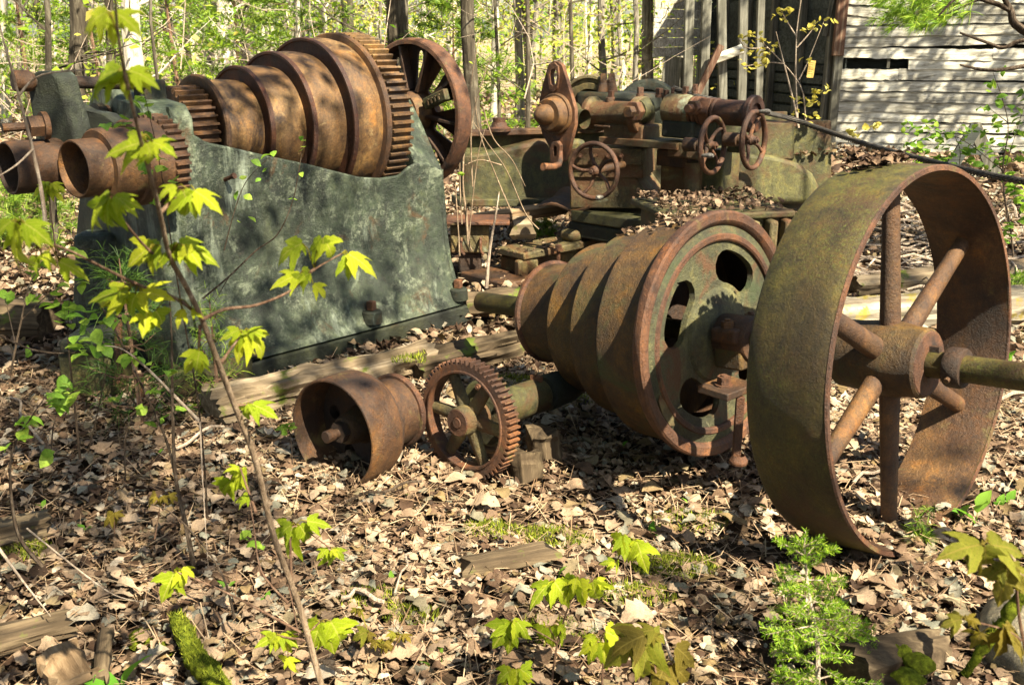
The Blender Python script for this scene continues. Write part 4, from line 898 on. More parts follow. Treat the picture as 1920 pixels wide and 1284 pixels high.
    mb = MB(); M = Matrix.Translation(PM @ Vector((.0, -.02, .013))); mb.lathe([(.030, 0), (.030, .006), (.02, .006)], M, 20); mb.nut(M @ Matrix.Translation((0, 0, .006)), .023, .026, stud=.006); mb.build('plate_nut', M_red, br, sharp=28)
    a = at(1384, 740, 3.08); b2 = at(1384, 868, 3.05); mb = MB(); mb.box(((a.x + b2.x) / 2, (a.y + b2.y) / 2, (a.z + b2.z) / 2), (.028, .02, a.z - b2.z)); mb.lathe([(.03, 0), (.032, .01), (.02, .03)], Matrix.Translation(b2), 16); mb.build('hanger_bolt', M_red, br, bevel=.003)
    return t
countershaft()
# leaves and twigs lying on the wheel top and on the cone
def on_lathe(M, r, z0, z1, n, a_mid, a_sig, lift=.012, seed=1):
    q = random.Random(seed); o = []
    for _ in range(n):
        a = a_mid + q.gauss(0, a_sig); z = q.uniform(z0, z1); rr = (r(z) if callable(r) else r) + q.uniform(.002, lift); o.append(M @ Vector((rr * math.cos(a), rr * math.sin(a), z)))
    return o
def coner(z):
    for r, a, b in [(.200, 1.6, 1.328), (.294, 1.328, 1.152), (.349, 1.152, .976), (.403, .976, .70)]:
        if b <= -z <= a: return r
    return .403
litter_on('fallen_leaves', on_lathe(CM, .589, -.245, -.11, 190, math.pi / 2 + .02, .085, .03, 2), 'damp dead leaves gathered on top of the big flat wheel', (.014, .038), .3, (0, .45))
litter_on('fallen_leaves', on_lathe(CM, .404, -.975, -.80, 150, math.pi / 2 + .05, .16, .02, 3) + on_lathe(CM, .35, -1.15, -.98, 60, math.pi / 2 + .02, .12, .015, 4), 'small leaf scraps and seeds lying along the top of the fallen cone pulley', (.012, .035), .4, (0, .8))

# ------------------------------------------------------------------ small two step pulley
def small_pulley():
    az, el = -2.203, .03; n = Vector((math.cos(el) * math.cos(az), math.cos(el) * math.sin(az), math.sin(el))); C0 = Vector((-.619, 3.178, .177)); M = axM(C0, n)
    t = empty('belt_pulley', (-.5, 3.3, 0), 'small rusty two step belt pulley lying with its open mouth towards the viewer', 'pulley')
    mb = MB(); mb.lathe([(.184, -.145), (.187, -.02), (.186, 0), (.190, .004), (.195, .003), (.197, -.003), (.199, -.07), (.197, -.14), (.190, -.152), (.16, -.160)], M, 96); d = mb.build('large_drum', M_brown, t)
    mb = MB(); mb.lathe([(.165, -.155), (.150, -.175), (.128, -.195), (.124, -.25), (.124, -.318)], M, 72); mb.build('small_drum', M_brown, t)
    mb = MB(); mb.lathe([(.05, -.318), (.124, -.314), (.134, -.314), (.139, -.320), (.139, -.332), (.134, -.338), (.05, -.338)], M, 72); mb.build('rear_flange', M_red, t)
    hol = [[(c[0] * .128 + x, c[1] * .128 + y) for x, y in ringpts(.026, 16)] for c in ringpts(1, 5, .5)]
    mb = MB(); mb.prism(ringpts(.185, 64), -.165, -.135, M, hol); mb.build('web', M_dark, t, bevel=.004)
    mb = MB(); mb.lathe([(.07, -.136), (.062, -.12), (.052, -.06), (.045, -.052), (.0, -.052)], M, 36); h = mb.build('hub', M_olive2, t)
    mb = MB(); mb.nut(M @ Matrix.Translation((0, 0, -.054)), .038, .03); mb.build('shaft_nut', M_dark, h, sharp=28)
    mb = MB(); mb.lathe([(0, .032), (.019, .032), (.022, .029), (.022, -.002), (.016, -.008), (.016, -.03), (.02, -.04), (.02, -.37), (0, -.37)], M, 24); mb.build('shaft', M_brown, t)
small_pulley()
# ------------------------------------------------------------------ spur gear and its shaft
def gear_shaft():
    az, el = -2.283, .051; n = Vector((math.cos(el) * math.cos(az), math.cos(el) * math.sin(az), math.sin(el))); C0 = Vector((-.171, 3.256, .198)); M = axM(C0, n)
    t = empty('spur_gear_shaft', (-.05, 3.4, 0), 'six spoked spur gear on a mossy shaft, standing in the leaves beside the small pulley', 'gear')
    mb = MB(); gear_rim(mb, .219, .203, .181, 60, -.053, 0, M); mb.lathe([(.182, -.002), (.178, .004), (.172, .004), (.168, -.004), (.168, -.049), (.182, -.051)], M, 96); mb.build('toothed_rim', M_red, t, sharp=25)
    for k in range(6):
        mb = MB(); radial_spoke(mb, math.radians(118 + 60 * k), .045, .172, .030, .022, -.028, M, .62, 12); mb.build('spoke', M_cast, t)
    mb = MB(); mb.lathe([(.02, -.09), (.05, -.09), (.056, -.05), (.054, .02), (.050, .030), (0.018, .030)], M, 40); h = mb.build('hub', M_cast, t)
    mb = MB(); mb.lathe([(.0495, .0295), (.047, .033), (.022, .033), (.021, .030), (.018, .036), (0, .036)], M, 40); mb.build('hub_face', M_red, h)
    mb = MB(); mb.lathe([(.0, -.66), (.024, -.66), (.024, .03)], M, 20); mb.build('shaft', M_dark, t)
    mb = MB(); mb.lathe([(.03, -.10), (.115, -.11), (.125, -.12), (.125, -.15), (.11, -.16), (.075, -.18), (.066, -.22), (.066, -.42), (.060, -.43), (.03, -.43)], M, 56); q = mb.build('bearing_housing', M_castg, t)
    for k in range(5):
        a = math.radians(35 + 72 * k); mb = MB(); mb.nut(M @ Matrix.Translation((.098 * math.cos(a), .098 * math.sin(a), -.113)), .013, .014, stud=.005); mb.build('bolt', M_red, q, sharp=28)
    for a in (80, 100): mb = MB(); mb.sqbolt(M @ Matrix.Rotation(math.radians(a), 4, 'Z') @ Matrix.Translation((.062, 0, -.40)) @ Matrix.Rotation(math.pi / 2, 4, 'Y'), .018, .022); mb.build('bolt', M_red, q)
    mb = MB(); mb.lathe([(.03, -.44), (.07, -.44), (.072, -.46), (.066, -.60), (.05, -.66), (0, -.66)], M, 40); mb.build('end_collar', M_teald, t)
    mb = MB(); mb.box((0, 0, .02), (.05, .09, .04), frame(at(1078, 716, 3.75), az)); mb.build('clamp', M_band, t, bevel=.01)
gear_shaft()

# ------------------------------------------------------------------ planer bed and tub behind the carriage
def bed():
    az = math.radians(17); o = at(875, 380, 7.0); o.z = 0; F = frame(o, az)
    n = F.to_3x3() @ Vector((0, -1, 0))
    def loc(px, py, d=0.0):
        r = ray(px, py); c = Vector((0, 0, CAMZ)); p0 = o + F.to_3x3() @ Vector((0, d, 0)); t = (p0 - c).dot(n) / r.dot(n); q = F.inverted() @ (c + r * t); return q
    t = empty('planer_bed', o + Vector((1.2, .5, 0)), 'long mossy cast iron bed with an open tub end, behind the slide and handwheels', 'machine bed')
    PX = Matrix(((1, 0, 0, 0), (0, 0, -1, 0), (0, 1, 0, 0), (0, 0, 0, 1)))   # (x, z, -y)
    def wall(pts, d0, d1, name, mat, bev=.012, sm=0):
        q = [(loc(x, y, d0).x, loc(x, y, d0).z) for x, y in pts]
        if sm: q = smooth_poly(q, sm)
        mb = MB(); mb.prism(q, -d1, -d0, F @ PX); return mb.build(name, mat, t, bevel=bev, seg=3)
    wall([(868, 248), (1560, 226), (1560, 392), (868, 388)], .10, .16, 'side_wall', M_castg)
    wall([(868, 246), (1495, 229), (1495, 238), (868, 257)], .03, .15, 'top_ledge', M_brown, .006)
    q = wall([(868, 292), (905, 288), (960, 276), (1010, 262), (1100, 262), (1100, 384), (868, 384)], -.02, .13, 'bulged_panel', M_castg, .04)
    wall([(860, 374), (1110, 374), (1110, 388), (860, 388)], -.10, .12, 'bottom_ledge', M_castg, .008)
    # upright end panel and tub
    wall([(1312, 234), (1490, 231), (1490, 298), (1312, 300)], -.04, .04, 'end_panel', M_castg, .008)
    a = loc(1490, 231, -.0); b = loc(1490, 300, 0.0)
    mb = MB(); mb.box((a.x - .03, .55, (a.z + b.z) / 2), (.05, 1.05, a.z - b.z), F); mb.build('tub_side', M_castg, t, bevel=.006)
    mb = MB(); mb.box((a.x + .25, 1.05, (a.z + b.z) / 2), (.65, .05, a.z - b.z), F); mb.build('tub_side', M_castg, t, bevel=.006)
    # rounded hood: profile in the wall plane, pushed back
    hood = [(1310, 384), (1310, 290), (1400, 288), (1455, 293), (1500, 306), (1528, 326), (1540, 350), (1543, 384)]
    q = [(loc(x, y, -.12).x, loc(x, y, -.12).z) for x, y in hood]
    mb = MB(); mb.prism(q, -.85, .12, F @ PX); mb.build('rounded_hood', M_castg, t, bevel=.05, seg=4)
    for k, y in enumerate((.10, .26, .42)):
        mb = MB(); qq = [(x * 1.0, z + .004) for x, z in q[2:7]]; pts = [F @ Vector((x, y, z + .002)) for x, z in q[2:8]]; mb.tube(pts, .012, 6); mb.build('hood_rib', M_cast, t)
    mb = MB(); p = at(936, 243, 7.15); M = Matrix.Translation(p + Vector((0, 0, -.01))); mb.lathe([(.085, 0), (.085, .02), (.06, .03), (.05, .06), (.045, .06), (.045, .09), (0, .09)], M, 24); mb.build('pivot_boss', M_red, t)
    ends = []
    q = [p_ for p_ in (F @ Vector((random.Random(k).uniform(a.x - .02, a.x + .75), random.Random(k + 500).uniform(.05, .8), loc(1510, 302, -.1).z + .02 + random.Random(k + 900).uniform(0, .03))) for k in range(260))]
    litter_on('fallen_leaves', q, 'brown leaf drift lying on the hood beside the open tub', (.04, .09), .5, (.1, 1))
    return F, a
BF, BA = bed()

# ------------------------------------------------------------------ handwheels
def make_handwheel(r, nsp, parent, M, seed, knob_a):
    mb = MB(); rt = r * .085; prof = [(r - rt + rt * 1.0 * math.cos(TAU * i / 10), rt * 1.15 * math.sin(TAU * i / 10)) for i in range(10)]; prof.append(prof[0]); mb.lathe(prof[::-1], M, 56)
    w = mb.build('handwheel', M_red, parent, sharp=60)
    for k in range(nsp):
        a = TAU * k / nsp + seed; ca, sa = math.cos(a), math.sin(a); b = .10
        pts = []
        for i in range(7):
            q = i / 6; rr_ = r * (.14 + .80 * q); off = math.sin(q * math.pi) * r * b; pts.append(M @ Vector((rr_ * ca - off * sa, rr_ * sa + off * ca, -.30 * r * (1 - q) ** 1.5 * 0 - .16 * r * (1 - q))))
        m2 = MB(); m2.tube(pts, [r * .085, r * .07, r * .062, r * .058, r * .058, r * .064, r * .08], 8); m2.build('spoke', M_red, w, sharp=60)
    m2 = MB(); m2.lathe([(r * .09, -.30 * r), (r * .17, -.28 * r), (r * .18, -.05 * r), (r * .14, .0), (r * .12, .02), (0, .02)], M, 20); m2.nut(M, r * .13, r * .14, stud=.01); m2.build('hub', M_red, w, sharp=30)
    m2 = MB(); K = M @ Matrix.Translation((r * .93 * math.cos(knob_a), r * .93 * math.sin(knob_a), 0)); L = r * .48; m2.lathe([(0, -.01), (r * .06, -.01), (r * .05, L * .2), (r * .085, L * .6), (r * .09, L * .8), (r * .05, L), (0, L)], K, 16); m2.build('handle_knob', M_steel, w)
    return w

# ------------------------------------------------------------------ carriage with slides, spindle barrels and handwheels
CA = math.radians(-42)
def Yc(px): return 6.2 - .0024 * (px - 1180)
def carriage():
    o = at(1180, 400, 6.2); F = frame(o, CA); X = F.to_3x3() @ Vector((1, 0, 0)); Yv = F.to_3x3() @ Vector((0, 1, 0))
    base = Vector((o.x, o.y, 0)); t = empty('slide_carriage', base, 'rusty machine carriage with spindle barrels, slotted lever and three handwheels', 'machine carriage')
    U = lambda px, py, dy=0.0: at(px, py, Yc(px)) + Yv * dy
    def bx(p, d, name, mat, bev=.008, par=None, rot=None):
        mb = MB(); M = frame(p, CA)
        if rot: M = M @ rot
        mb.box((0, 0, 0), d, M); return mb.build(name, mat, par or t, bevel=bev)
    def cyl(p, axis, prof, name, mat, seg=40, par=None, sharp=32):
        mb = MB(); mb.lathe(prof, axM(p, axis), seg); return mb.build(name, mat, par or t, sharp=sharp)
    # base plates on the bed
    bx(U(1165, 412, .25), (.66, .7, .075), 'base_slide', M_castg, .01)
    bx(U(1175, 440, .28), (.80, .75, .10), 'bed_saddle', M_teald, .012)
    # front apron: upper strip, face, sloping lower part
    A = U(1135, 300); FA = frame(A, math.radians(-20))
    PX = Matrix(((1, 0, 0, 0), (0, 0, -1, 0), (0, 1, 0, 0), (0, 0, 0, 1)))
    Mi = FA.inverted(); nn = FA.to_3x3() @ Vector((0, -1, 0))
    def L(px, py):
        r = ray(px, py); c = Vector((0, 0, CAMZ)); s_ = (A - c).dot(nn) / r.dot(nn); q = Mi @ (c + r * s_); return (q.x, q.z)
    mb = MB(); mb.prism([L(*p) for p in [(1068, 391), (1068, 330), (1192, 332), (1230, 391)]], -.42, 0, FA @ PX); mb.build('apron_foot', M_cast, t, bevel=.010)
    mb = MB(); mb.prism([L(*p) for p in [(1070, 332), (1070, 282), (1205, 282), (1206, 334)]], -.36, .012, FA @ PX); ap = mb.build('apron', M_cast, t, bevel=.008)
    mb = MB(); mb.prism([L(*p) for p in [(1068, 308), (1068, 278), (1206, 278), (1206, 308)]], .012, .035, FA @ PX); st = mb.build('gib_strip', M_cast, t, bevel=.004)
    for px in (1092, 1119, 1143, 1168):
        mb = MB(); q = L(px, 291); mb.nut(FA @ Matrix.Translation((q[0], -.035, q[1])) @ Matrix.Rotation(math.pi / 2, 4, 'X'), .014, .02, stud=.012); mb.build('bolt', M_red, st, sharp=28)
    bx(U(1245, 300, .22), (.22, .28, .10), 'recess_top', M_dark, .006); bx(U(1248, 345, .26), (.26, .26, .26), 'column_block', M_cast, .015)
    cyl(U(1272, 392, .12), (0, 0, 1), [(.060, 0), (.055, .02), (.050, .20), (.055, .27), (0, .27)], 'round_column', M_cast, 28)
    bx(U(1300, 340, .30), (.16, .2, .34), 'side_web', M_castg, .012)
    # cross slide
    bx(U(1195, 269, .16), (.58, .34, .042), 'cross_slide', M_cast, .005)
    bx(U(1278, 283, .10), (.20, .20, .085), 'slide_end', M_cast, .008)
    # pedestal and barrel A
    bx(U(1158, 250, .16), (.30, .22, .10), 'pedestal', M_cast, .012)
    bx(U(1120, 238, .06), (.12, .04, .012), 'pedestal_lip', M_brown, .003)
    pa = U(1085, 214, .14)
    A_ = cyl(pa, X, [(.03, -.02), (.098, -.02), (.102, -.012), (.102, .015), (.092, .022), (.082, .03), (.080, .06), (.082, .33), (.09, .345), (.118, .35), (.118, .40), (.112, .408), (.05, .408)], 'spindle_barrel', M_cast, 48)
    mb = MB(); mb.lathe([(.05, .405), (.05, .30), (0, .30)], axM(pa, X), 24); mb.build('barrel_bore', M_dark, A_)
    pb = U(1186, 209, .07)
    cyl(pb, -Yv, [(.02, -.06), (.078, -.06), (.078, -.03), (.07, -.02), (.064, .0), (.064, .02), (.058, .02), (.02, .02)], 'side_boss', M_castg, 36)
    mb = MB(); Mn = axM(pb - Yv * .02, -Yv); mb.nut(Mn, .062, .055); n_ = mb.build('gland_nut', M_red, t, sharp=28, bevel=.004)
    mb = MB(); mb.nut(axM(pb - Yv * .075, -Yv), .036, .05); mb.build('square_stud', M_brown, n_, sharp=28, bevel=.003); mb = MB(); mb.lathe([(.014, .0505), (0, .0505)], axM(pb - Yv * .075, -Yv), 12); mb.build('stud_bore', M_dark, n_)
    mb = MB(); mb.lathe([(.012, -.04), (.03, -.03), (.026, .035), (.018, .04)], axM(U(1121, 196, .12), (0, 0, 1)), 20); mb.build('oil_cup', M_brown, t)
    for px, py, w in ((1122, 183, .028), (1177, 177, .03), (1213, 179, .03), (1226, 182, .024), (1238, 178, .018), (1262, 176, .026), (1280, 172, .022)):
        mb = MB(); mb.sqbolt(Matrix.Translation(U(px, py + 6, .13)) @ Matrix.Rotation(.3 + px * .1, 4, 'Z'), w, .055); mb.build('clamp_bolt', M_red, t, bevel=.002)
    # barrel B, the threaded glands, barrel C with flange
    pc = U(1232, 207, .12)
    cyl(pc, X, [(0, 0), (.09, 0), (.092, .02), (.092, .16), (.085, .175), (0, .175)], 'spindle_barrel', M_cast, 48)
    cyl(pc + X * .175, X, [(.05, 0), (.082, 0), (.084, .012), (.070, .018), (.084, .028), (.084, .04), (.068, .048), (.082, .058), (.080, .07), (.05, .075)], 'threaded_gland', M_red, 40)
    mb = MB(); mb.nut(axM(pc + X * .25, X), .088, .07); mb.build('large_nut', M_red, t, bevel=.005, sharp=28)
    bx(pc + X * .12 + Vector((0, 0, -.11)), (.22, .16, .10), 'barrel_saddle', M_teald, .012); bx(pc + X * .33 + Vector((0, 0, -.12)), (.07, .10, .14), 'barrel_leg', M_castg, .01)
    pg = pc + X * .10 - Yv * .06 + Vector((0, 0, .01))
    mb = MB(); pn = U(1297, 203, .0); mb.nut(axM(pn + Yv * .05, -Yv), .045, .05); mb.nut(axM(pn, -Yv), .026, .05); mb.build('side_nut', M_red, t, sharp=28, bevel=.004)
    pd = pc + X * .33
    c_ = cyl(pd, X, [(0, 0), (.078, 0), (.080, .01), (.070, .018), (.073, .03), (.073, .19), (.078, .20), (.078, .215), (.07, .22), (0, .22)], 'threaded_barrel', M_red, 40)
    cyl(pd + X * .225, X, [(.05, 0), (.102, .0), (.106, .006), (.106, .03), (.100, .036), (.062, .036), (.058, .02), (0, .02)], 'end_flange', M_band, 48)
    # slotted lever plate with nose cone and crank
    P0 = at(1043, 214, 6.22); n = -Yv; MP = axM(P0, n); Mi2 = MP.inverted()
    def LP(px, py):
        r = ray(px, py); c = Vector((0, 0, CAMZ)); s_ = (P0 - c).dot(n) / r.dot(n); q = Mi2 @ (c + r * s_); return (q.x, q.y)
    out = [(1028, 122), (1036, 115), (1046, 116), (1054, 123), (1062, 150), (1071, 180), (1078, 205), (1078, 235), (1071, 262), (1066, 285), (1059, 301), (1048, 308), (1035, 300), (1029, 275), (1016, 250), (1010, 225), (1010, 195), (1017, 160)]
    slot = [(1035, 158), (1033, 140), (1036, 131), (1041, 129), (1045, 133), (1046, 145), (1044, 157), (1040, 161)]
    mb = MB(); mb.prism([LP(*p) for p in out], -.03, 0, MP, [[LP(*p) for p in slot]]); lv = mb.build('slotted_lever', M_red, t, bevel=.006, seg=2)
    def grow(pts, k): cx = sum(p[0] for p in pts) / len(pts); cy = sum(p[1] for p in pts) / len(pts); return [(cx + (x - cx) * k, cy + (y - cy) * k) for x, y in pts]
    mb = MB(); so_ = grow(slot, 1.75); so_ = [LP(*p) for p in so_]; mb.prism(so_, 0, .012, MP, [[LP(*p) for p in slot]]); mb.build('slot_rim', M_red, lv, bevel=.003)
    mb = MB(); mb.lathe([(.125, -.01), (.125, .015), (.118, .022), (.108, .022), (.104, .03), (.098, .075), (.09, .085), (0.05, .085)], MP, 48); mb.build('boss', M_brown, lv)
    mb = MB(); mb.lathe([(.062, .08), (.062, .10), (.055, .13), (.035, .165), (.016, .18), (0, .183)], MP @ Matrix.Translation((-.008, 0, 0)), 36); mb.build('nose_cone', M_brown, lv)
    mb = MB(); a = MP @ Vector((.03, .08, .05)); mb.tube([MP @ Vector((-.05, .062, .10)), MP @ Vector((.035, .03, .098))], .005, 6); mb.build('pin', M_brown, lv)
    hb = [(1037, 308), (1036, 280), (1040, 266), (1050, 264), (1056, 272), (1056, 296), (1050, 308)]
    mb = MB(); mb.prism([LP(*p) for p in hb], .0, .03, MP, [[LP(*p) for p in [(1044, 292), (1043, 276), (1046, 272), (1049, 276), (1049, 292)]]]); mb.build('shackle', M_red, lv, bevel=.004)
    mb = MB(); A1 = at(1051, 284, 6.12); mb.tube([A1, at(1051, 300, 6.1), at(1048, 309, 6.08), at(1038, 313, 6.02), at(1018, 313, 5.95)], [.014, .016, .019, .021, .023], 12); mb.build('crank_handle', M_red, lv)
    cyl(at(1068, 222, 6.34), X, [(.02, -.02), (.10, -.02), (.10, .03), (.06, .03), (.06, .12)], 'rear_boss', M_castg, 32)
    # handwheels on their shafts
    w1 = at(1113, 321, 5.83); M1 = axM(w1, Vector((-.56, -.80, .03))); make_handwheel(.172, 5, t, M1, .15 + math.pi / 2, math.radians(-62))
    mb = MB(); mb.tube([w1, w1 + Vector((.56, .80, 0)) * .36], .022, 14); mb.build('wheel_shaft', M_brown, t)
    for (px, py, rY, kn, ra) in ((1336, 273, 5.62, 0, .165), (1413, 263, 5.62, 1, .168)):
        w = at(px, py, rY); nx = Vector((.80, -.60, .03)); make_handwheel(ra, 4 if kn else 4, t, axM(w, nx), .62 if not kn else 1.0, math.radians(195) if not kn else math.radians(80))
        mb = MB(); mb.tube([w, w - nx * .05, w - nx * .09, w - nx * .095, w - nx * .17], [.020, .026, .026, .038, .040], 14, ); mb.build('wheel_shaft', M_brown, t)
    bx(at(1300, 283, 5.85) + Yv * .05, (.10, .11, .10), 'shaft_bearing', M_cast, .01)
    bx(at(1383, 268, 5.95) + Yv * .02, (.10, .12, .11), 'shaft_bearing', M_castg, .012); bx(at(1365, 262, 6.0), (.16, .12, .03), 'bracket_top', M_brown, .006)
    mb = MB(); mb.sqbolt(Matrix.Translation(at(1418, 216, 5.95)), .03, .06); mb.build('clamp_bolt', M_brown, t)
    # ring flange and dark cap behind
    p = at(1104, 196, 6.75); cyl(p, Vector((-.35, -.94, .02)), [(.10, .015), (.135, .02), (.14, .0), (.165, .0), (.17, .02), (.185, .02), (.19, .01), (.19, -.08), (0, -.08)], 'ring_flange', M_cast, 56)
    for px in (1131, 1146): mb = MB(); mb.sqbolt(Matrix.Translation(at(px, 156, 6.7)), .035, .06); mb.lathe([(.035, -.16), (.045, -.05), (.03, 0)], Matrix.Translation(at(px, 156, 6.7)), 16); mb.build('clamp_bolt', M_brown, t)
    p = at(1213, 210, 6.9); cyl(p, Vector((-.25, -.96, .02)), [(.0, .03), (.06, .03), (.09, .015), (.13, .015), (.15, .03), (.20, .02), (.215, 0), (.215, -.10), (0, -.10)], 'dark_cap', M_teald, 56)
    bx(at(1160, 190, 6.7), (.5, .3, .12), 'rear_housing', M_teald, .03)
    return F
CFr = carriage()

# lathe bed lying at the middle, right of the headstock
def lathe_bed():
    c = at(985, 474, 6.0); az = math.radians(42); t = empty('lathe_bed', Vector((c.x + .2, c.y + .2, 0)), 'overturned lichened lathe bed with a flat top flange, between headstock and cone pulley', 'lathe bed')
    F = frame(Vector((c.x, c.y, 0)), az); zt = c.z
    # top plate: from the left corner (930,460) to (1130,432)
    mb = MB(); mb.box((.60, .12, zt - .022), (1.24, .26, .045), F); mb.build('top_flange', M_cast, t, bevel=.008)
    mb = MB(); mb.box((.06, .12, (zt - .045) / 2), (.12, .24, zt - .05), F); mb.build('end_leg', M_cast, t, bevel=.02)
    # web with the curved haunch
    arc = [(-.03, zt - .05), (-.03, .02)] + [(.0 + .20 * math.sin(a), .16 - .14 * math.cos(a) if False else .02 + .26 * (1 - math.cos(a)) * .0) for a in ()] 
    pts = [(-.05, zt - .045), (-.05, .0), (.34, .0), (.30, .035), (.22, .05), (.14, .085), (.085, .14), (.06, .20), (.055, zt - .045)]
    PX = Matrix(((1, 0, 0, 0), (0, 0, -1, 0), (0, 1, 0, 0), (0, 0, 0, 1)))
    mb = MB(); mb.prism(pts[::-1], -.05, -.0, F @ PX); mb.build('haunch', M_cast, t, bevel=.012)
    mb = MB(); mb.box((.62, .12, zt / 2 - .02), (1.15, .05, zt - .05), F); mb.build('web', M_cast, t, bevel=.006)
    mb = MB(); mb.box((.95, .06, zt / 2), (.12, .18, zt - .06), F); mb.build('rib', M_cast, t, bevel=.02)
    mb = MB(); mb.box((.70, .12, .035), (1.9, .42, .07), F); mb.build('lower_flange', M_brown, t, bevel=.01)
    p = at(1085, 420, 6.42); M = frame(Vector((p.x, p.y, zt)), az); mb = MB(); mb.box((0, 0, .035), (.24, .13, .075), M); mb.build('raised_pad', M_cast, t, bevel=.03)
    q = at(1047, 476, 5.9); mb = MB(); mb.tube([q - Vector((0, 0, .14)), q + Vector((0, 0, .03))], .012, 10); mb.sqbolt(Matrix.Translation(q + Vector((0, 0, .02))), .034, .035); mb.build('bolt', M_red, t)
    rr = random.Random(4); litter_on('fallen_leaves', [F @ Vector((rr.uniform(-.1, .6), rr.uniform(-.03, .28), zt + .008)) for _ in range(50)], 'leaf crumbs on the flat top of the lathe bed', (.015, .035), .3, (0, .6))
lathe_bed()

# ribbed casting under the leaf drift, right of centre
def ribbed():
    p = at(1440, 455, 5.0); az = math.radians(14); t = empty('ribbed_casting', Vector((p.x, p.y, 0)), 'ribbed casting under a drift of leaves, behind the big pulley flange', 'casting')
    zt = at(1440, 392, 5.0).z; F = frame(Vector((p.x, p.y, 0)), az)
    mb = MB(); mb.box((-.20, .26, zt / 2), (.62, .48, zt - .02), F); mb.build('body', M_castg, t, bevel=.03, seg=3)
    mb = MB(); mb.box((-.20, .28, zt - .03), (.68, .58, .035), F); mb.build('top_plate', M_castg, t, bevel=.01)
    for x in (-.10, .0, .085): mb = MB(); mb.box((x, -.02, zt / 2 - .02), (.045, .08, zt - .06), F); mb.build('rib', M_cast, t, bevel=.014)
    mb = MB(); mb.tube([F @ Vector((.09, -.10, .02)), F @ Vector((.09, -.10, zt - .08))], .016, 8); mb.build('rod', M_brown, t)
    r = random.Random(12); q = []
    for _ in range(380): q.append(F @ Vector((r.uniform(-.54, .13), r.uniform(-.01, .56), zt - .01 + r.uniform(0, .02) + .03 * max(0, 1 - abs(r.gauss(0, .6))))))
    litter_on('fallen_leaves', q, 'thick drift of dead leaves on the ribbed casting below the handwheels', (.018, .05), .4, (0, .6))
ribbed()

# ------------------------------------------------------------------ timbers, sheet iron, box with hooks
def single(name, mat, label, cat, fn, bev=0.0, kind=None, sharp=32, group=None):
    mb = MB(); fn(mb); return build_top(mb, name, mat, label, cat, group, bev, kind, sharp)
def beam(mb, a, b, w, h, seed=0, n=7, roll=0.0, rag=.12):
    """rough squared timber between two points"""
    r = random.Random(seed); a = Vector(a); b = Vector(b); M = axM(a, b - a, (0, 0, 1)); L = (b - a).length; vs = []; fs = []; k = 8
    for i in range(n + 1):
        z = L * i / n
        if i in (0, n): z += r.uniform(-.02, .02)
        for j in range(k):
            t = TAU * (j + .5) / k + roll; x = max(-1, min(1, 1.25 * math.cos(t))) * w / 2; y = max(-1, min(1, 1.25 * math.sin(t))) * h / 2
            vs.append((x * (1 + r.uniform(-rag, rag)), y * (1 + r.uniform(-rag, rag)), z + (r.uniform(-.03, .03) if i in (0, n) else 0)))
    for i in range(n):
        for j in range(k): fs.append((i * k + j, i * k + (j + 1) % k, (i + 1) * k + (j + 1) % k, (i + 1) * k + j))
    fs += [tuple(range(k))[::-1], tuple(range(n * k, n * k + k))]; mb.add(vs, fs, M)
def rotlog(mb, a, b, r0, r1, seed=0, n=26, k=30, squash=.8, rag=.16):
    r = random.Random(seed); a = Vector(a); b = Vector(b); M = axM(a, b - a, (0, 0, 1)); L = (b - a).length; vs = []; fs = []
    g = [r.uniform(-1, 1) for _ in range(k)]
    for i in range(n + 1):
        q = i / n; z = L * q; rr_ = r0 + (r1 - r0) * q
        for j in range(k):
            t = TAU * j / k; nz = noise.noise((math.cos(t) * 2 + seed, math.sin(t) * 2, z * 2.2)) * rag * 1.6 + noise.noise((math.cos(t) * 6, math.sin(t) * 6 + seed, z * 1.2)) * rag * 1.3 + g[j] * rag * .3 + noise.noise((math.cos(t) * 4 + 3, math.sin(t) * 4 + seed, z * 9)) * rag * .9
            e = rr_ * (1 + nz); zz = z + (g[j] * .018 if i in (0, n) else 0)
            vs.append((e * math.cos(t), e * math.sin(t) * squash, zz))
    for i in range(n):
        for j in range(k): fs.append((i * k + j, i * k + (j + 1) % k, (i + 1) * k + (j + 1) % k, (i + 1) * k + j))
    fs += [tuple(range(k))[::-1], tuple(range(n * k, n * k + k))]; mb.add(vs, fs, M)
def logobj(name, mat, label, cat, a, b, r0, r1, seed=0, squash=.8, rag=.16, sharp=35, group=None):
    """log modelled along its own x axis so the grain follows it"""
    a = Vector(a); b = Vector(b); mb = MB(); L = (b - a).length; rotlog(mb, (0, 0, 0), (L, 0, 0), r0, r1, seed, n=max(16, int(L * 34)), squash=squash, rag=rag)
    o = mb.build(name, mat, None, local=True, sharp=sharp); d = (b - a).normalized(); o.matrix_world = frame(a, math.atan2(d.y, d.x), math.asin(d.z)); return tag(o, label, cat, group)
def beamobj(name, mat, label, cat, a, b, w, h, seed=0, roll=0.0, rag=.1, group=None, bev=.004):
    a = Vector(a); b = Vector(b); mb = MB(); L = (b - a).length; beam(mb, (0, 0, 0), (L, 0, 0), w, h, seed, roll=roll, rag=rag)
    o = mb.build(name, mat, None, local=True, bevel=bev, sharp=30); d = (b - a).normalized(); o.matrix_world = frame(a, math.atan2(d.y, d.x), math.asin(d.z)); return tag(o, label, cat, group)
logobj('weathered_log', M_log, 'long bleached split log lying in front of the headstock foot', 'log', gnd(398, 768, .065), gnd(800, 668, .075), .10, .085, 3, .8, .34)
logobj('weathered_log', M_logd, 'darker mossy end of the long log, reaching under the cone pulley', 'log', gnd(770, 688, .06), gnd(985, 636, .06), .085, .065, 4, .75, .32)
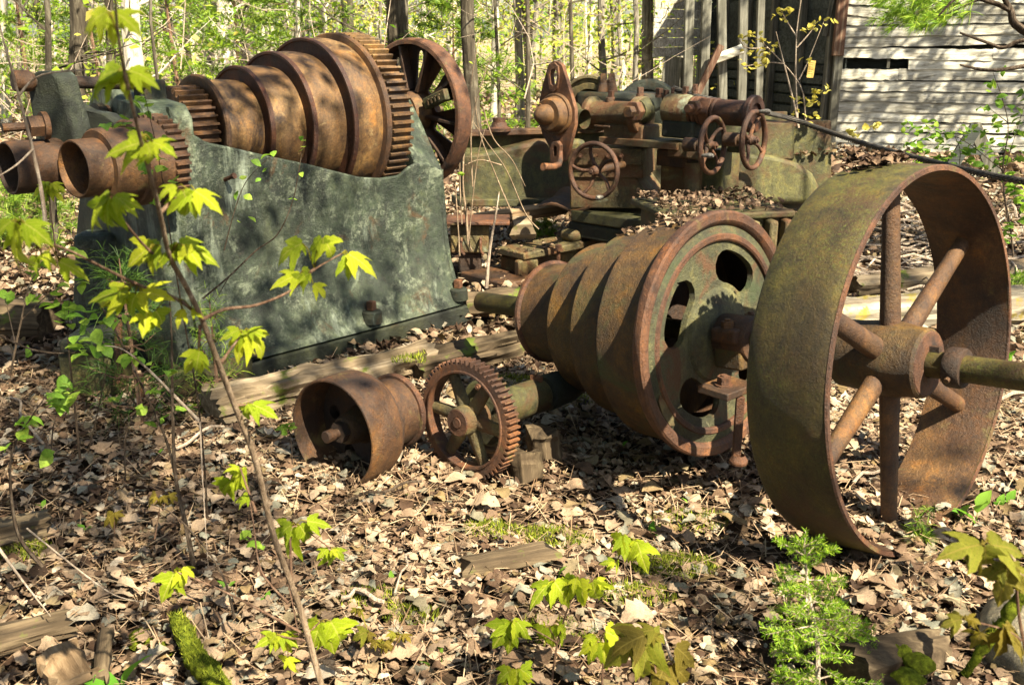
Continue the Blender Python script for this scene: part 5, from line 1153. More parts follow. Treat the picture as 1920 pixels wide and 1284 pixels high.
beamobj('squared_timber', M_logd, 'cracked squared timber end lying behind the shaft stub', 'timber', at(868, 572, 5.25), at(1010, 556, 5.35), .16, .13, 5, rag=.18)
beamobj('timber', M_beam, 'brown sawn timber resting below the planer bed on the left', 'timber', at(868, 416, 6.55), at(1062, 388, 6.75), .085, .09, 6, rag=.05)
beamobj('wood_block', M_log, 'small pale square block among the pine tufts', 'wood block', at(958, 428, 6.3), at(994, 426, 6.32), .12, .14, 9, rag=.05)
beamobj('wood_stub', M_logd, 'greenish upright wood stub right of the spur gear', 'wood stub', at(988, 892, 3.22), at(984, 842, 3.26), .11, .13, 7, rag=.12)
beamobj('wood_stub', M_logd, 'dark split wood stub behind the spur gear rim, topped with leaves', 'wood stub', at(1022, 862, 3.42), at(1018, 806, 3.44), .12, .14, 8, rag=.15)
beamobj('plank_stub', M_beam, 'short reddish plank seen through the gear spokes', 'plank', at(905, 838, 3.38), at(955, 846, 3.36), .05, .03, 8)
beamobj('broken_board', M_logd, 'half buried weathered board piece in the sunlit leaves', 'board', gnd(876, 1062, .02), gnd(1022, 1034, .03), .085, .05, 11, rag=.16)
logobj('lichen_log', M_logy, 'fallen log with yellow lichen seen through the big wheel', 'log', gnd(1520, 600, .09), gnd(1925, 572, .10), .12, .13, 12, .85, .15)
logobj('fallen_log', M_log, 'pale stripped log behind the lichen covered one', 'log', gnd(1600, 535, .08), gnd(1990, 500, .10), .07, .09, 13, .85, .15)
logobj('fallen_log', M_logd, 'mossy round log end lying in the shade at the far left', 'log', gnd(-60, 600, .10), gnd(97, 606, .10), .14, .12, 14, .9, .12)
logobj('rotten_log', M_logd, 'low mossy rotten log in the left middle ground', 'log', gnd(-40, 1020, .03), gnd(90, 985, .04), .06, .05, 15, .7, .25)
logobj('rotten_log', M_logd, 'dark decayed log lying along the bottom left corner', 'log', gnd(-60, 1215, .03), gnd(130, 1165, .03), .05, .05, 16, .7, .3)
beamobj('split_wood', M_beam, 'pale splintered chunk of wood at the bottom left', 'wood chunk', gnd(108, 1225, .05), gnd(150, 1290, .03), .09, .06, 17, rag=.25)
beamobj('split_wood', M_logd, 'narrow grey stick of split wood left of the mossy branch', 'wood chunk', gnd(198, 1195, .03), gnd(188, 1290, .03), .035, .04, 18, rag=.2)
beamobj('split_wood', M_beam, 'thin brown splinter lying across the pale chunk', 'wood chunk', gnd(110, 1290, .07), gnd(175, 1262, .06), .022, .02, 19, rag=.2)
# mossy branch lower left and stump lower right
def moundpts(cx, cy, r, n, z=.02, seed=0, sq=1.0):
    q = random.Random(seed); o = []
    for _ in range(n):
        a = q.uniform(0, TAU); d = r * math.sqrt(q.random()) ; p = gnd(cx, cy); x = p.x + d * math.cos(a) ; y = p.y + d * math.sin(a) * sq; o.append((x, y, gh(x, y) + z + .02 * (1 - d / r)))
    return o
def moss_lump(px, py, r, h, label, seed=0, z=0.0):
    p = gnd(px, py, z) if not isinstance(px, Vector) else px; vs = []; fs = []; n = 7; k = 22
    for i in range(n + 1):
        t = i / n * math.pi / 2
        for j in range(k):
            a = TAU * j / k; q = 1 + .3 * noise.noise((math.cos(a) * 1.5 + seed, math.sin(a) * 1.5, t)); vs.append((r * math.cos(t) * math.cos(a) * q, r * math.cos(t) * math.sin(a) * q, h * math.sin(t) * (1 + .25 * noise.noise((a, t * 3, seed))) - .012))
    for i in range(n):
        for j in range(k): fs.append((i * k + j, i * k + (j + 1) % k, (i + 1) * k + (j + 1) % k, (i + 1) * k + j))
    mb = MB(); mb.add(vs, fs); o = mb.build('moss_cushion', M_mossm, None, local=True, sharp=0); o.location = (p.x, p.y, p.z if isinstance(px, Vector) else gh(p.x, p.y) + z); return tag(o, label, 'moss')
moss_lump(262, 1188, .035, .035, 'small round cushion of moss beside the mossy branch', 1)
moss_lump(305, 1205, .03, .02, 'dark flat moss tuft between the cushion and the mossy branch', 2)
def mossy_branch(label, path, r0, r1, n, seed):
    q = random.Random(seed); P = [Vector(p) for p in path]; o = []
    for i in range(len(P) - 1):
        for k in range(8): o.append(P[i].lerp(P[i + 1], k / 8) + Vector((q.gauss(0, .002), q.gauss(0, .002), q.gauss(0, .002))))
    o.append(P[-1]); rad = [(r0 + (r1 - r0) * i / len(o)) * q.uniform(.82, 1.18) for i in range(len(o))]
    mb = MB(); mb.tube(o, rad, 14); t = build_top(mb, 'mossy_branch', M_mossm, label, 'branch', sharp=0)
    pts = []
    for _ in range(n):
        i = q.randrange(len(o)); a = q.uniform(.1, math.pi - .1); d = (P[-1] - P[0]).normalized(); s_ = d.cross(Vector((0, 0, 1))).normalized(); pts.append(o[i] + (s_ * math.cos(a) + Vector((0, 0, 1)) * math.sin(a)) * rad[i] * .95 + d * q.uniform(-.01, .01))
    m = moss_on(pts, None, .012); del m['category']; m.parent = t; m.location = -t.location; m.name = 'moss_coat'
    return t
mossy_branch('bright moss covered branch pointing down at the lower left', [gnd(330, 1160, .03), gnd(352, 1195, .045), gnd(362, 1230, .04), gnd(395, 1265, .035), gnd(412, 1300, .03)], .022, .030, 900, 4)
def stump():
    p = gnd(1620, 1290, 0); t = empty('rotten_stump', Vector((p.x, p.y, 0)), 'cut rotten stump with a moss cap at the bottom right, behind the spruce seedling', 'stump')
    mb = MB(); a = gnd(1590, 1262, .05); b = gnd(1735, 1215, .05); rotlog(mb, a + Vector((0, 0, .0)), b + Vector((0.05, .05, -.03)), .075, .05, 31, 16, 28, .9, .10); mb.build('wood', M_logd, t, sharp=45)
    for i, (px, py, r, h) in enumerate([(1690, 1208, .032, .018), (1725, 1228, .04, .02), (1650, 1222, .022, .012), (1705, 1255, .035, .018)]):
        q = at(px, py, gnd(px, py, .10).y); o = moss_lump(Vector((q.x, q.y, q.z - .012)), 0, r, h, None, 5 + i); o.location = Vector((q.x, q.y, q.z - .012)) - Vector((p.x, p.y, 0)); o.name = 'moss_cap' if i == 0 else o.name.replace('moss_cushion', 'moss_cap'); o.parent = t
        for key in ('label', 'category'):
            if key in o: del o[key]
    return t
stump()
def rock():
    vs = []; fs = []; n = 12; k = 24; p = gnd(1935, 1235)
    for i in range(n + 1):
        t = -math.pi / 2 + math.pi * i / n
        for j in range(k):
            a = TAU * j / k; d = Vector((math.cos(t) * math.cos(a), math.cos(t) * math.sin(a), math.sin(t))); q = 1 + .25 * noise.noise(d * 1.3 + Vector((4, 1, 2))) + .05 * noise.noise(d * 6); vs.append((d.x * .17 * q, d.y * .22 * q, d.z * .13 * q))
    for i in range(n):
        for j in range(k): fs.append((i * k + j, i * k + (j + 1) % k, (i + 1) * k + (j + 1) % k, (i + 1) * k + j))
    mb = MB(); mb.add(vs, fs); o = mb.build('rock', M_rock, None, local=True, sharp=0); o.location = (p.x + .05, p.y, .02); tag(o, 'pale boulder at the lower right corner', 'rock')
M_rock = patina('pale_rock', [(0.16, 0.15, 0.12), (0.32, 0.30, 0.24), (0.46, 0.43, 0.35)], patch=((0.20, 0.22, 0.10), .58, .66, 9), bump=.9, scale=3, val=1.0)
rock()
# sheet iron, box with hooks, boards under the carriage
def sheet_iron(mb):
    a = [at(1010, 386, 6.55), at(1105, 389, 6.3), at(1110, 362, 6.75), at(1050, 356, 6.95)]; n = 8; vs = []
    for i in range(n + 1):
        for j in range(n + 1):
            p = a[0].lerp(a[1], i / n).lerp(a[3].lerp(a[2], i / n), j / n); p.z += .02 * math.sin(i * .8) + .01 * math.sin(j); vs.append(p)
    m = n + 1; top = [(i * m + j, (i + 1) * m + j, (i + 1) * m + j + 1, i * m + j + 1) for i in range(n) for j in range(n)]
    k = len(vs); vs2 = [v - Vector((0, 0, .012)) for v in vs]; fs = top + [tuple(q + k for q in f[::-1]) for f in top]
    edge = [(i, 0) for i in range(n)] + [(n, j) for j in range(n)] + [(i, n) for i in range(n, 0, -1)] + [(0, j) for j in range(n, 0, -1)]
    idx = [i * m + j for i, j in edge]
    for q in range(len(idx)): x, y = idx[q], idx[(q + 1) % len(idx)]; fs.append((y, x, x + k, y + k))
    mb.add(vs, fs)
    mb.v = mb.v + [tuple(v) for v in vs2]
single('sheet_iron', M_brown, 'bent rusty sheet of iron lying below the crank handle', 'sheet metal', sheet_iron)
def hookbox():
    p = at(880, 440, 6.1); t = empty('hooked_box', Vector((p.x, p.y, 0)), 'rusty iron box with two hooks right behind the headstock foot', 'iron box')
    mb = MB(); mb.box((p.x + .0, p.y + .12, .27), (.24, .22, .18)); mb.build('body', M_cast, t, bevel=.01)
    mb = MB(); mb.box((p.x + .05, p.y + .1, .375), (.40, .28, .02)); mb.build('lid', M_red, t, bevel=.005)
    for x in (-.05, .07): mb = MB(); mb.tube([Vector((p.x + x, p.y - .0, .28)), Vector((p.x + x, p.y - .03, .25)), Vector((p.x + x, p.y - .03, .20)), Vector((p.x + x + .02, p.y - .03, .18))], .009, 6); mb.build('hook', M_red, t)
    mb = MB(); mb.box((p.x, p.y + .12, .09), (.14, .16, .18)); mb.build('foot', M_dark, t, bevel=.01)
hookbox()
# plate lying under the wheel
def tread(mb):
    M = frame(gnd(1800, 868, .03), math.radians(60), .05)
    mb.box((.0, .02, 0), (.34, .10, .018), M)
    for i in range(5): mb.box((-.13 + i * .065, .03, .016), (.03, .05, .014), M)
single('cleated_iron', M_brown, 'rusty cleated iron strip leaning inside the wheel rim at the right', 'iron strip', tread, .003)
# wire rope from the carriage past the shed to the right edge
def wire_rope():
    P = [at(1262, 165, 6.7), at(1300, 180, 6.6), at(1350, 190, 6.6), at(1395, 203, 6.7), at(1480, 222, 7.2), at(1560, 250, 7.0), at(1640, 276, 6.4), at(1700, 292, 5.9), at(1780, 312, 5.4), at(1860, 330, 5.0), at(1990, 352, 4.6)]
    path = []
    for i in range(len(P) - 1):
        p0, p1, p2, p3 = P[max(0, i - 1)], P[i], P[i + 1], P[min(len(P) - 1, i + 2)]
        for k in range(34):
            t = k / 34; path.append(.5 * ((2 * p1) + (p2 - p0) * t + (2 * p0 - 5 * p1 + 4 * p2 - p3) * t * t + (3 * p1 - p0 - 3 * p2 + p3) * t ** 3))
    t_ = empty('wire_rope', path[len(path) // 2], 'twisted steel wire rope sagging from the carriage to the right edge', 'cable')
    L = [0.0]
    for a, b in zip(path, path[1:]): L.append(L[-1] + (b - a).length)
    for s_ in range(5):
        pts = []
        for i, p in enumerate(path):
            t = (path[min(i + 1, len(path) - 1)] - path[max(i - 1, 0)]).normalized(); x = t.cross(Vector((0, 0, 1))).normalized(); y = x.cross(t)
            a = TAU * (s_ / 5 + L[i] / .15); pts.append(p + (x * math.cos(a) + y * math.sin(a)) * .0130)
        mb = MB(); mb.tube(pts, .0062, 6); mb.build('strand', M_rope, t_, sharp=60)
M_rope = patina('oiled_rope', [(0.020, 0.018, 0.016), (0.050, 0.046, 0.042), (0.10, 0.09, 0.08)], rough=.7, metal=.0, bump=.2)
wire_rope()

# ------------------------------------------------------------------ leaves of the maple saplings
def maple_mesh(name, bend, side, seed, mat):
    r = random.Random(seed)
    half = [(0, 0), (-.02, .07), (.02, .15), (.09, .18), (.10, .26), (.20, .31), (.33, .41), (.52, .47), (.45, .36), (.44, .28), (.36, .20), (.38, .125), (.50, .16), (.56, .145), (.64, .15), (.74, .085), (.86, .05), (1.0, 0)]
    V = []; F = []; m = len(half)
    rib = np.maximum.accumulate(np.interp(np.arange(m), [0, 5, 8, 11, m - 1], [0, .12, .26, .42, 1.0]))
    for sgn in (1, -1):
        k0 = len(V)
        for i, (x, y) in enumerate(half):
            y = y * (1 + r.uniform(-.08, .08)); rx = rib[i]
            for q in (0, .5, 1):
                X = rx + (x - rx) * q; Yv = y * q * sgn; th = bend * max(0, X); 
                px = math.sin(th) / bend if bend else X; pz = -(1 - math.cos(th)) / bend if bend else 0
                ph = side * abs(Yv); Yq = math.sin(ph) / side * (1 if sgn > 0 else -1) if side else Yv; pz -= (1 - math.cos(ph)) / side if side else 0
                pz += .015 * math.sin(14 * X + seed) * q - (.02 if q == 0 else 0)
                V.append((px if X >= 0 else X, Yq, pz))
        for i in range(m - 1):
            for q in (0, 1):
                a = k0 + 3 * i + q; f = (a, a + 1, a + 4, a + 3); F.append(f[::-1] if sgn > 0 else f)
    # stalk
    me = bpy.data.meshes.new(name); me.from_pydata(V, [], F); me.polygons.foreach_set('use_smooth', [True] * len(F)); me.materials.append(mat); me.update(); return me
MAPLES = [maple_mesh('maple_leaf', b, s, k, M_maple) for k, (b, s) in enumerate([(1.2, 1.6), (.8, 2.0), (1.6, 1.2), (.6, 1.1)])]
MAPLEB = [maple_mesh('maple_leaf', b, s, k + 9, M_mapleb) for k, (b, s) in enumerate([(1.0, 1.2), (.7, 1.6), (1.4, .9)])]
def spray(t, leaves, meshes, stalkmb, seed, node=None, narrow=1.0):
    """leaves: (base px, tip px, Y) measured; each leaf is its own part"""
    q = random.Random(seed)
    ext_ = []
    for (a_, b_, Y) in leaves:
        if q.random() < .8: ext_.append((a_, (a_[0] + (b_[0] - a_[0]) * q.uniform(.2, .9) + q.uniform(-26, 26), a_[1] + abs(b_[1] - a_[1]) * q.uniform(.3, .7) + q.uniform(4, 16)), Y + q.uniform(-.02, .03)))
    for (bx_, by_), (tx, ty), Y in list(leaves) + ext_:
        a = at(bx_, by_, Y); b = at(tx, ty, Y + q.uniform(-.02, .03)); d = b - a; L = d.length * q.uniform(.92, 1.1)
        x = d.normalized(); toc = (Vector((0, 0, CAMZ)) - a).normalized(); nrm = (toc * .8 + Vector((q.uniform(-.5, .5), q.uniform(-.2, .2), .75))).normalized()
        # leaf bends away from its normal: start direction tilted towards the normal
        y = nrm.cross(x).normalized(); z = x.cross(y); tilt = q.uniform(.25, .5); x2 = (x * math.cos(tilt) + z * math.sin(tilt)); z2 = x2.cross(y) 
        z2 = (z * math.cos(tilt) - x * math.sin(tilt))
        me = meshes[q.randrange(len(meshes))]; o = bpy.data.objects.new('leaf', me); COL.objects.link(o); o.parent = t
        wd = q.uniform(1.0, 1.3) * narrow; M = Matrix(((x2.x * L, y.x * L * wd, z2.x * L, 0), (x2.y * L, y.y * L * wd, z2.y * L, 0), (x2.z * L, y.z * L * wd, z2.z * L, 0), (0, 0, 0, 1)))
        p = a - Vector(t.location); M.translation = p; o.matrix_local = M
        if node is not None: nd = min(node, key=lambda v: (v - a).length); stalkmb.tube([nd, nd.lerp(a, .55) + Vector((0, 0, .25 * (nd - a).length)), a], [.0012, .001, .0009], 5)
def pathpts(P): return [at(x, y, Y) for x, y, Y in P]
def crom(P, k=5):
    o = []
    for i in range(len(P) - 1):
        p0, p1, p2, p3 = P[max(0, i - 1)], P[i], P[i + 1], P[min(len(P) - 1, i + 2)]
        for j in range(k): t = j / k; o.append(.5 * ((2 * p1) + (p2 - p0) * t + (2 * p0 - 5 * p1 + 4 * p2 - p3) * t * t + (3 * p1 - p0 - 3 * p2 + p3) * t ** 3))
    return o + [P[-1]]
def stemtube(mb, P, r0, r1, seg=8): P = crom(P); n = len(P); mb.tube(P, [r0 + (r1 - r0) * i / (n - 1) for i in range(n)], seg)

def front_maple():
    base = Vector((-.345, 1.72, 0)); t = empty('maple_sapling', base, 'tall slender maple sapling with drooping yellow green leaves, leaning across the left foreground', 'maple sapling')
    S0 = [base, at(574, 1180, 1.72)] + pathpts([(548, 1100, 1.69), (512, 1000, 1.64), (478, 860, 1.58), (440, 760, 1.53), (398, 650, 1.46), (375, 590, 1.43), (345, 530, 1.38), (318, 480, 1.34), (300, 400, 1.28), (282, 330, 1.22), (262, 255, 1.17), (240, 165, 1.10), (222, 70, 1.04), (214, -30, 1.0)])
    mb = MB(); stemtube(mb, S0, .0068, .0012, 10); mb.build('stem', M_twigm, t, sharp=60)
    br = [[(375, 592, 1.43), (330, 560, 1.42), (262, 535, 1.40), (200, 505, 1.36), (130, 470, 1.30), (75, 450, 1.22), (35, 418, 1.16)],
          [(378, 600, 1.43), (420, 580, 1.46), (480, 572, 1.50), (545, 545, 1.54), (590, 505, 1.58), (640, 476, 1.62)],
          [(415, 680, 1.49), (432, 655, 1.52), (455, 625, 1.55)], [(318, 480, 1.34), (280, 470, 1.33), (200, 375, 1.25)], [(300, 400, 1.28), (330, 370, 1.30), (352, 355, 1.32)],
          [(565, 1185, 1.72), (500, 1150, 1.74), (440, 1118, 1.76), (390, 1095, 1.78), (332, 1072, 1.80)], [(548, 1100, 1.69), (545, 1040, 1.70), (552, 985, 1.71), (620, 1028, 1.74)],
          [(375, 610, 1.44), (372, 660, 1.46)], [(440, 760, 1.53), (468, 758, 1.55)], [(480, 960, 1.60), (462, 910, 1.66), (450, 876, 1.70)], [(590, 505, 1.58), (575, 512, 1.57)], [(574, 1190, 1.72), (600, 1165, 1.73)], [(574, 1200, 1.72), (540, 1195, 1.73), (522, 1190, 1.73)]]
    nodes = []
    for b in br:
        P = pathpts(b); mb = MB(); stemtube(mb, P, .0030, .0012, 7); mb.build('branch', M_twig, t, sharp=60); nodes += P[1:]
    nodes += S0[8:]
    Lv = []
    def add(Y, *prs): Lv.extend([(a, b, Y) for a, b in prs])
    add(1.05, ((200, 22), (140, 72)), ((206, 22), (210, 92)), ((216, 24), (270, 62)))
    add(1.10, ((222, 132), (152, 176)), ((232, 134), (238, 192)), ((242, 132), (304, 166)))
    add(1.19, ((272, 266), (212, 306)), ((276, 268), (296, 322)), ((286, 266), (338, 290)))
    add(1.30, ((330, 350), (282, 366)), ((344, 358), (334, 422)), ((366, 358), (424, 408)), ((356, 358), (372, 418)))
    add(1.24, ((203, 368), (140, 416)), ((205, 372), (188, 452)), ((216, 368), (258, 410)))
    add(1.15, ((28, 416), (8, 505)), ((46, 418), (104, 464)), ((22, 414), (-20, 450)))
    add(1.24, ((68, 482), (46, 512)), ((78, 480), (118, 498)), ((112, 490), (170, 524)))
    add(1.34, ((288, 458), (243, 502)), ((300, 460), (276, 512)), ((322, 458), (332, 514)), ((336, 456), (412, 500)), ((346, 460), (378, 508)))
    add(1.58, ((566, 456), (510, 502)), ((600, 448), (572, 486)), ((606, 446), (636, 496)))
    add(1.62, ((648, 478), (658, 535)), ((654, 476), (706, 520)))
    add(1.56, ((562, 514), (500, 546)), ((580, 512), (560, 530)), ((588, 534), (620, 558)))
    add(1.40, ((240, 546), (152, 566)), ((238, 550), (188, 578)), ((262, 546), (332, 572)), ((254, 552), (240, 604)), ((222, 546), (262, 560)))
    add(1.40, ((276, 584), (266, 640)), ((292, 582), (318, 628)))
    add(1.42, ((344, 580), (324, 618)), ((360, 580), (382, 598)))
    add(1.55, ((448, 618), (414, 642)), ((454, 624), (448, 682)), ((462, 624), (508, 678)), ((468, 618), (498, 636)))
    add(1.46, ((374, 658), (334, 708)), ((374, 660), (374, 704)))
    add(1.55, ((464, 758), (460, 798)), ((474, 758), (524, 788)))
    add(1.70, ((448, 876), (420, 886)), ((454, 880), (462, 922)), ((432, 900), (406, 936)), ((436, 900), (440, 938)), ((466, 930), (442, 946)))
    add(1.71, ((546, 984), (508, 1012)), ((550, 986), (530, 1048)), ((562, 984), (594, 1038)), ((576, 976), (618, 992)))
    add(1.74, ((614, 1028), (596, 1052)), ((622, 1030), (620, 1068)), ((630, 1028), (646, 1052)))
    add(1.80, ((326, 1074), (302, 1132)), ((334, 1072), (352, 1108)), ((342, 1066), (374, 1082)))
    add(1.73, ((518, 1190), (496, 1216)), ((526, 1190), (550, 1228)), ((592, 1164), (566, 1182)), ((600, 1166), (584, 1226)), ((610, 1166), (628, 1232)), ((620, 1164), (654, 1226)), ((540, 1232), (556, 1262)))
    st = MB(); spray(t, Lv, MAPLES, st, 3, nodes); st.build('leaf_stalks', M_mapleb, t, sharp=0)['kind'] = 'stuff'
front_maple()
def seedling(label, stems, leaves, meshes, seed, r0=.003, mat=None, name='maple_seedling', cat='maple seedling', narrow=1.0):
    b = stems[0][0]; g = at(*b); t = empty(name, Vector((g.x, g.y, 0)), label, cat); nodes = []
    for s_ in stems:
        P = pathpts(s_); mb = MB(); stemtube(mb, P, r0, .0012, 6); mb.build('stem', mat or M_twig, t, sharp=60); nodes += P[1:] if len(P) > 2 else P
        r0 = .0018
    st = MB(); spray(t, leaves, meshes, st, seed, nodes, narrow); st.build('leaf_stalks', M_mapleb, t, sharp=0)['kind'] = 'stuff'; return t
seedling('small maple seedling at the bottom centre with fresh yellow green leaf pairs', [[(1030, 1320, 2.02), (1045, 1205, 2.03), (1075, 1112, 2.04), (1084, 1088, 2.05)], [(1045, 1205, 2.03), (1010, 1185, 2.0), (962, 1166, 1.98)], [(1045, 1205, 2.03), (1030, 1176, 2.03)], [(1078, 1105, 2.04), (1040, 1090, 2.04)], [(1078, 1105, 2.04), (1112, 1088, 2.04)]],
    [((1030, 1090), (1002, 1142), 2.04), ((1040, 1090), (1032, 1148), 2.04), ((1056, 1084), (1046, 1112), 2.05), ((1080, 1084), (1058, 1128), 2.03), ((1086, 1086), (1096, 1142), 2.03), ((1110, 1088), (1124, 1142), 2.04), ((1120, 1084), (1146, 1106), 2.05),
     ((955, 1165), (920, 1222), 1.98), ((961, 1166), (952, 1226), 1.98), ((970, 1165), (994, 1202), 1.98), ((1020, 1174), (998, 1206), 2.03), ((1030, 1176), (1036, 1212), 2.03), ((1048, 1172), (1072, 1196), 2.04)], MAPLES, 5)
seedling('low leaning seedling with yellow leaves right of the half buried board', [[(1085, 1130, 2.25), (1120, 1072, 2.28), (1152, 1055, 2.30), (1180, 1010, 2.31)]], [((1167, 1002), (1142, 1044), 2.3), ((1168, 1004), (1172, 1052), 2.3), ((1190, 1012), (1186, 1062), 2.3), ((1194, 1014), (1217, 1078), 2.3), ((1152, 1054), (1120, 1056), 2.29), ((1154, 1054), (1166, 1068), 2.3)], MAPLES, 6)
seedling('green seedling leaves just left of the bronze ones at the bottom', [[(1128, 1310, 1.95), (1130, 1240, 1.96), (1126, 1200, 1.97)]], [((1114, 1190), (1086, 1216), 1.96), ((1120, 1204), (1106, 1248), 1.96), ((1130, 1204), (1138, 1258), 1.96), ((1136, 1184), (1154, 1208), 1.97)], MAPLES, 7)
seedling('bronze tinted maple seedling with large leaves at the bottom edge', [[(1235, 1340, 1.75), (1230, 1260, 1.76), (1215, 1196, 1.77)], [(1232, 1270, 1.76), (1262, 1240, 1.77)]], [((1208, 1190), (1140, 1254), 1.76), ((1216, 1194), (1190, 1290), 1.76), ((1222, 1190), (1262, 1204), 1.77), ((1268, 1212), (1304, 1254), 1.77), ((1246, 1246), (1226, 1306), 1.76), ((1262, 1246), (1306, 1292), 1.76), ((1226, 1180), (1180, 1196), 1.77)], MAPLEB, 8)
seedling('seedling leaves cut by the bottom edge left of the centre seedling', [[(965, 1330, 2.0), (966, 1256, 2.01)]], [((958, 1254), (928, 1294), 2.0), ((968, 1254), (976, 1298), 2.0), ((976, 1254), (1012, 1284), 2.0)], MAPLES, 9)
seedling('bronze sapling with blurred leaves at the lower right edge', [[(1960, 1380, 1.30), (1915, 1180, 1.28), (1897, 1062, 1.26), (1842, 1020, 1.24)], [(1915, 1200, 1.28), (1884, 1180, 1.27), (1806, 1160, 1.27)]], [((1838, 1020), (1752, 1046), 1.24), ((1840, 1024), (1800, 1074), 1.24), ((1846, 1022), (1852, 1084), 1.24), ((1856, 1020), (1910, 1052), 1.25), ((1895, 1060), (1868, 1146), 1.26), ((1898, 1060), (1934, 1078), 1.26), ((1884, 1064), (1848, 1092), 1.26), ((1802, 1160), (1762, 1178), 1.27), ((1812, 1158), (1846, 1168), 1.27), ((1880, 1180), (1874, 1244), 1.27), ((1888, 1180), (1920, 1228), 1.27), ((1838, 1186), (1826, 1204), 1.27)], MAPLEB, 10)
seedling('tiny bronze seedlings in the litter left of the bottom centre', [[(722, 1284, 2.08), (724, 1240, 2.09), (716, 1208, 2.10)], [(724, 1240, 2.09), (752, 1190, 2.12)], [(724, 1240, 2.09), (690, 1186, 2.12)]], [((704, 1200), (694, 1218), 2.1), ((716, 1206), (714, 1232), 2.1), ((722, 1204), (740, 1222), 2.1), ((688, 1184), (664, 1202), 2.12), ((692, 1184), (696, 1206), 2.12), ((740, 1186), (722, 1194), 2.12), ((752, 1188), (744, 1206), 2.12), ((758, 1188), (772, 1204), 2.12), ((668, 1140), (656, 1150), 2.2), ((670, 1140), (678, 1160), 2.2)], MAPLEB, 11)
seedling('small green maple seedling standing below the open tube of the back gear', [[(105, 470, 3.0), (98, 420, 3.0), (90, 352, 3.0)]], [((88, 345), (62, 372), 3.0), ((90, 346), (80, 376), 3.0), ((94, 344), (100, 372), 3.0), ((98, 344), (128, 360), 3.0), ((96, 356), (126, 382), 3.0), ((86, 362), (70, 384), 3.0), ((84, 342), (96, 352), 3.0)], MAPLES, 12, narrow=.8)
seedling('little maple seedling with one leaf pair in the left leaf litter', [[(290, 1010, 2.5), (300, 950, 2.5)], [(215, 1000, 2.5), (214, 968, 2.5)]], [((292, 930), (270, 944), 2.5), ((304, 930), (306, 950), 2.5), ((318, 928), (328, 944), 2.5), ((212, 962), (194, 990), 2.5), ((216, 962), (238, 968), 2.5)], MAPLEB, 13)

# ------------------------------------------------------------------ thin shrubs with small oval leaves
def shrub(label, stems, clusters, seed, size=.022, mat=None, lm=None, group=None, r0=.0035, per=4, spread=16, cat='shrub', tones=(0, 1)):
    g = at(*stems[0][0]); t = empty('shrub', Vector((g.x, g.y, 0)), label, cat, group)
    for i, s_ in enumerate(stems): mb = MB(); stemtube(mb, pathpts(s_), r0 if i == 0 else r0 * .55, r0 * .2, 6); mb.build('stem', mat or M_twigd, t, sharp=60)
    q = random.Random(seed); P = []
    for (x, y, Y) in clusters:
        for _ in range(per): P.append(at(x + q.gauss(0, spread * .5), y + q.gauss(0, spread * .4), Y + q.uniform(-.03, .03)))
    if P:
        P = np.array([tuple(p) for p in P], np.float32); n = len(P)
        T = [strip_leaf([.02, .26, .34, .24, .02], c, f, 0, 0, k) for k, (c, f) in enumerate([(.1, .4), (-.15, .3), (.2, -.2)])]
        V, F, tn = scatter(T, P, flat_orient(n, .5), nr.uniform(size * .7, size * 1.3, n), nr.uniform(tones[0], tones[1], n)); build_np('leaves', V, F, lm or M_green, tn, t)['kind'] = 'stuff'
    return t
shrub('thin shrub with small bright oval leaves climbing before the back gear drums', [[(395, 1095, 2.9), (385, 900, 2.85), (372, 760, 2.8), (345, 600, 2.7), (322, 460, 2.6), (305, 340, 2.55), (290, 260, 2.5), (270, 175, 2.45)], [(305, 340, 2.55), (330, 370, 2.55)], [(290, 260, 2.5), (245, 240, 2.5), (200, 238, 2.5)]],
      [(262, 182, 2.5), (270, 195, 2.5), (252, 200, 2.5), (276, 218, 2.5), (198, 236, 2.5), (226, 236, 2.5), (244, 244, 2.5), (236, 228, 2.5), (268, 262, 2.5), (284, 255, 2.5), (310, 265, 2.5), (278, 312, 2.5), (296, 300, 2.5), (288, 328, 2.5), (312, 318, 2.5), (324, 340, 2.5), (292, 378, 2.5)], 1, .036, per=2, spread=9)
shrub('slender twig with a few oval leaves in front of the green casting', [[(420, 470, 3.6), (440, 395, 3.6), (462, 340, 3.6), (500, 300, 3.6), (520, 285, 3.6)]], [(474, 308, 3.6), (492, 316, 3.6), (500, 296, 3.6), (516, 290, 3.6), (458, 332, 3.6), (478, 338, 3.6), (446, 366, 3.6), (462, 370, 3.6), (452, 412, 3.6), (474, 412, 3.6)], 2, .036, per=1, spread=5, r0=.0025)
shrub('dark curving twig rising before the cone pulley with buds just open', [[(380, 560, 3.3), (430, 518, 3.35), (480, 470, 3.4), (520, 440, 3.4), (548, 380, 3.4), (562, 310, 3.4), (572, 258, 3.4)], [(430, 518, 3.35), (400, 570, 3.3)]], [(568, 262, 3.4), (564, 274, 3.4), (564, 330, 3.4), (550, 372, 3.4)], 3, .022, per=2, spread=5, r0=.004)
shrub('leafy twig in the left middle ground with broad light green leaves', [[(-20, 620, 2.2), (60, 655, 2.3), (130, 662, 2.35), (190, 650, 2.4)]], [(140, 652, 2.35), (160, 640, 2.35), (178, 635, 2.35), (186, 650, 2.35), (150, 668, 2.35), (138, 640, 2.35), (178, 660, 2.35), (60, 662, 2.3), (148, 672, 2.35)], 4, .042, per=1, spread=8, r0=.003)
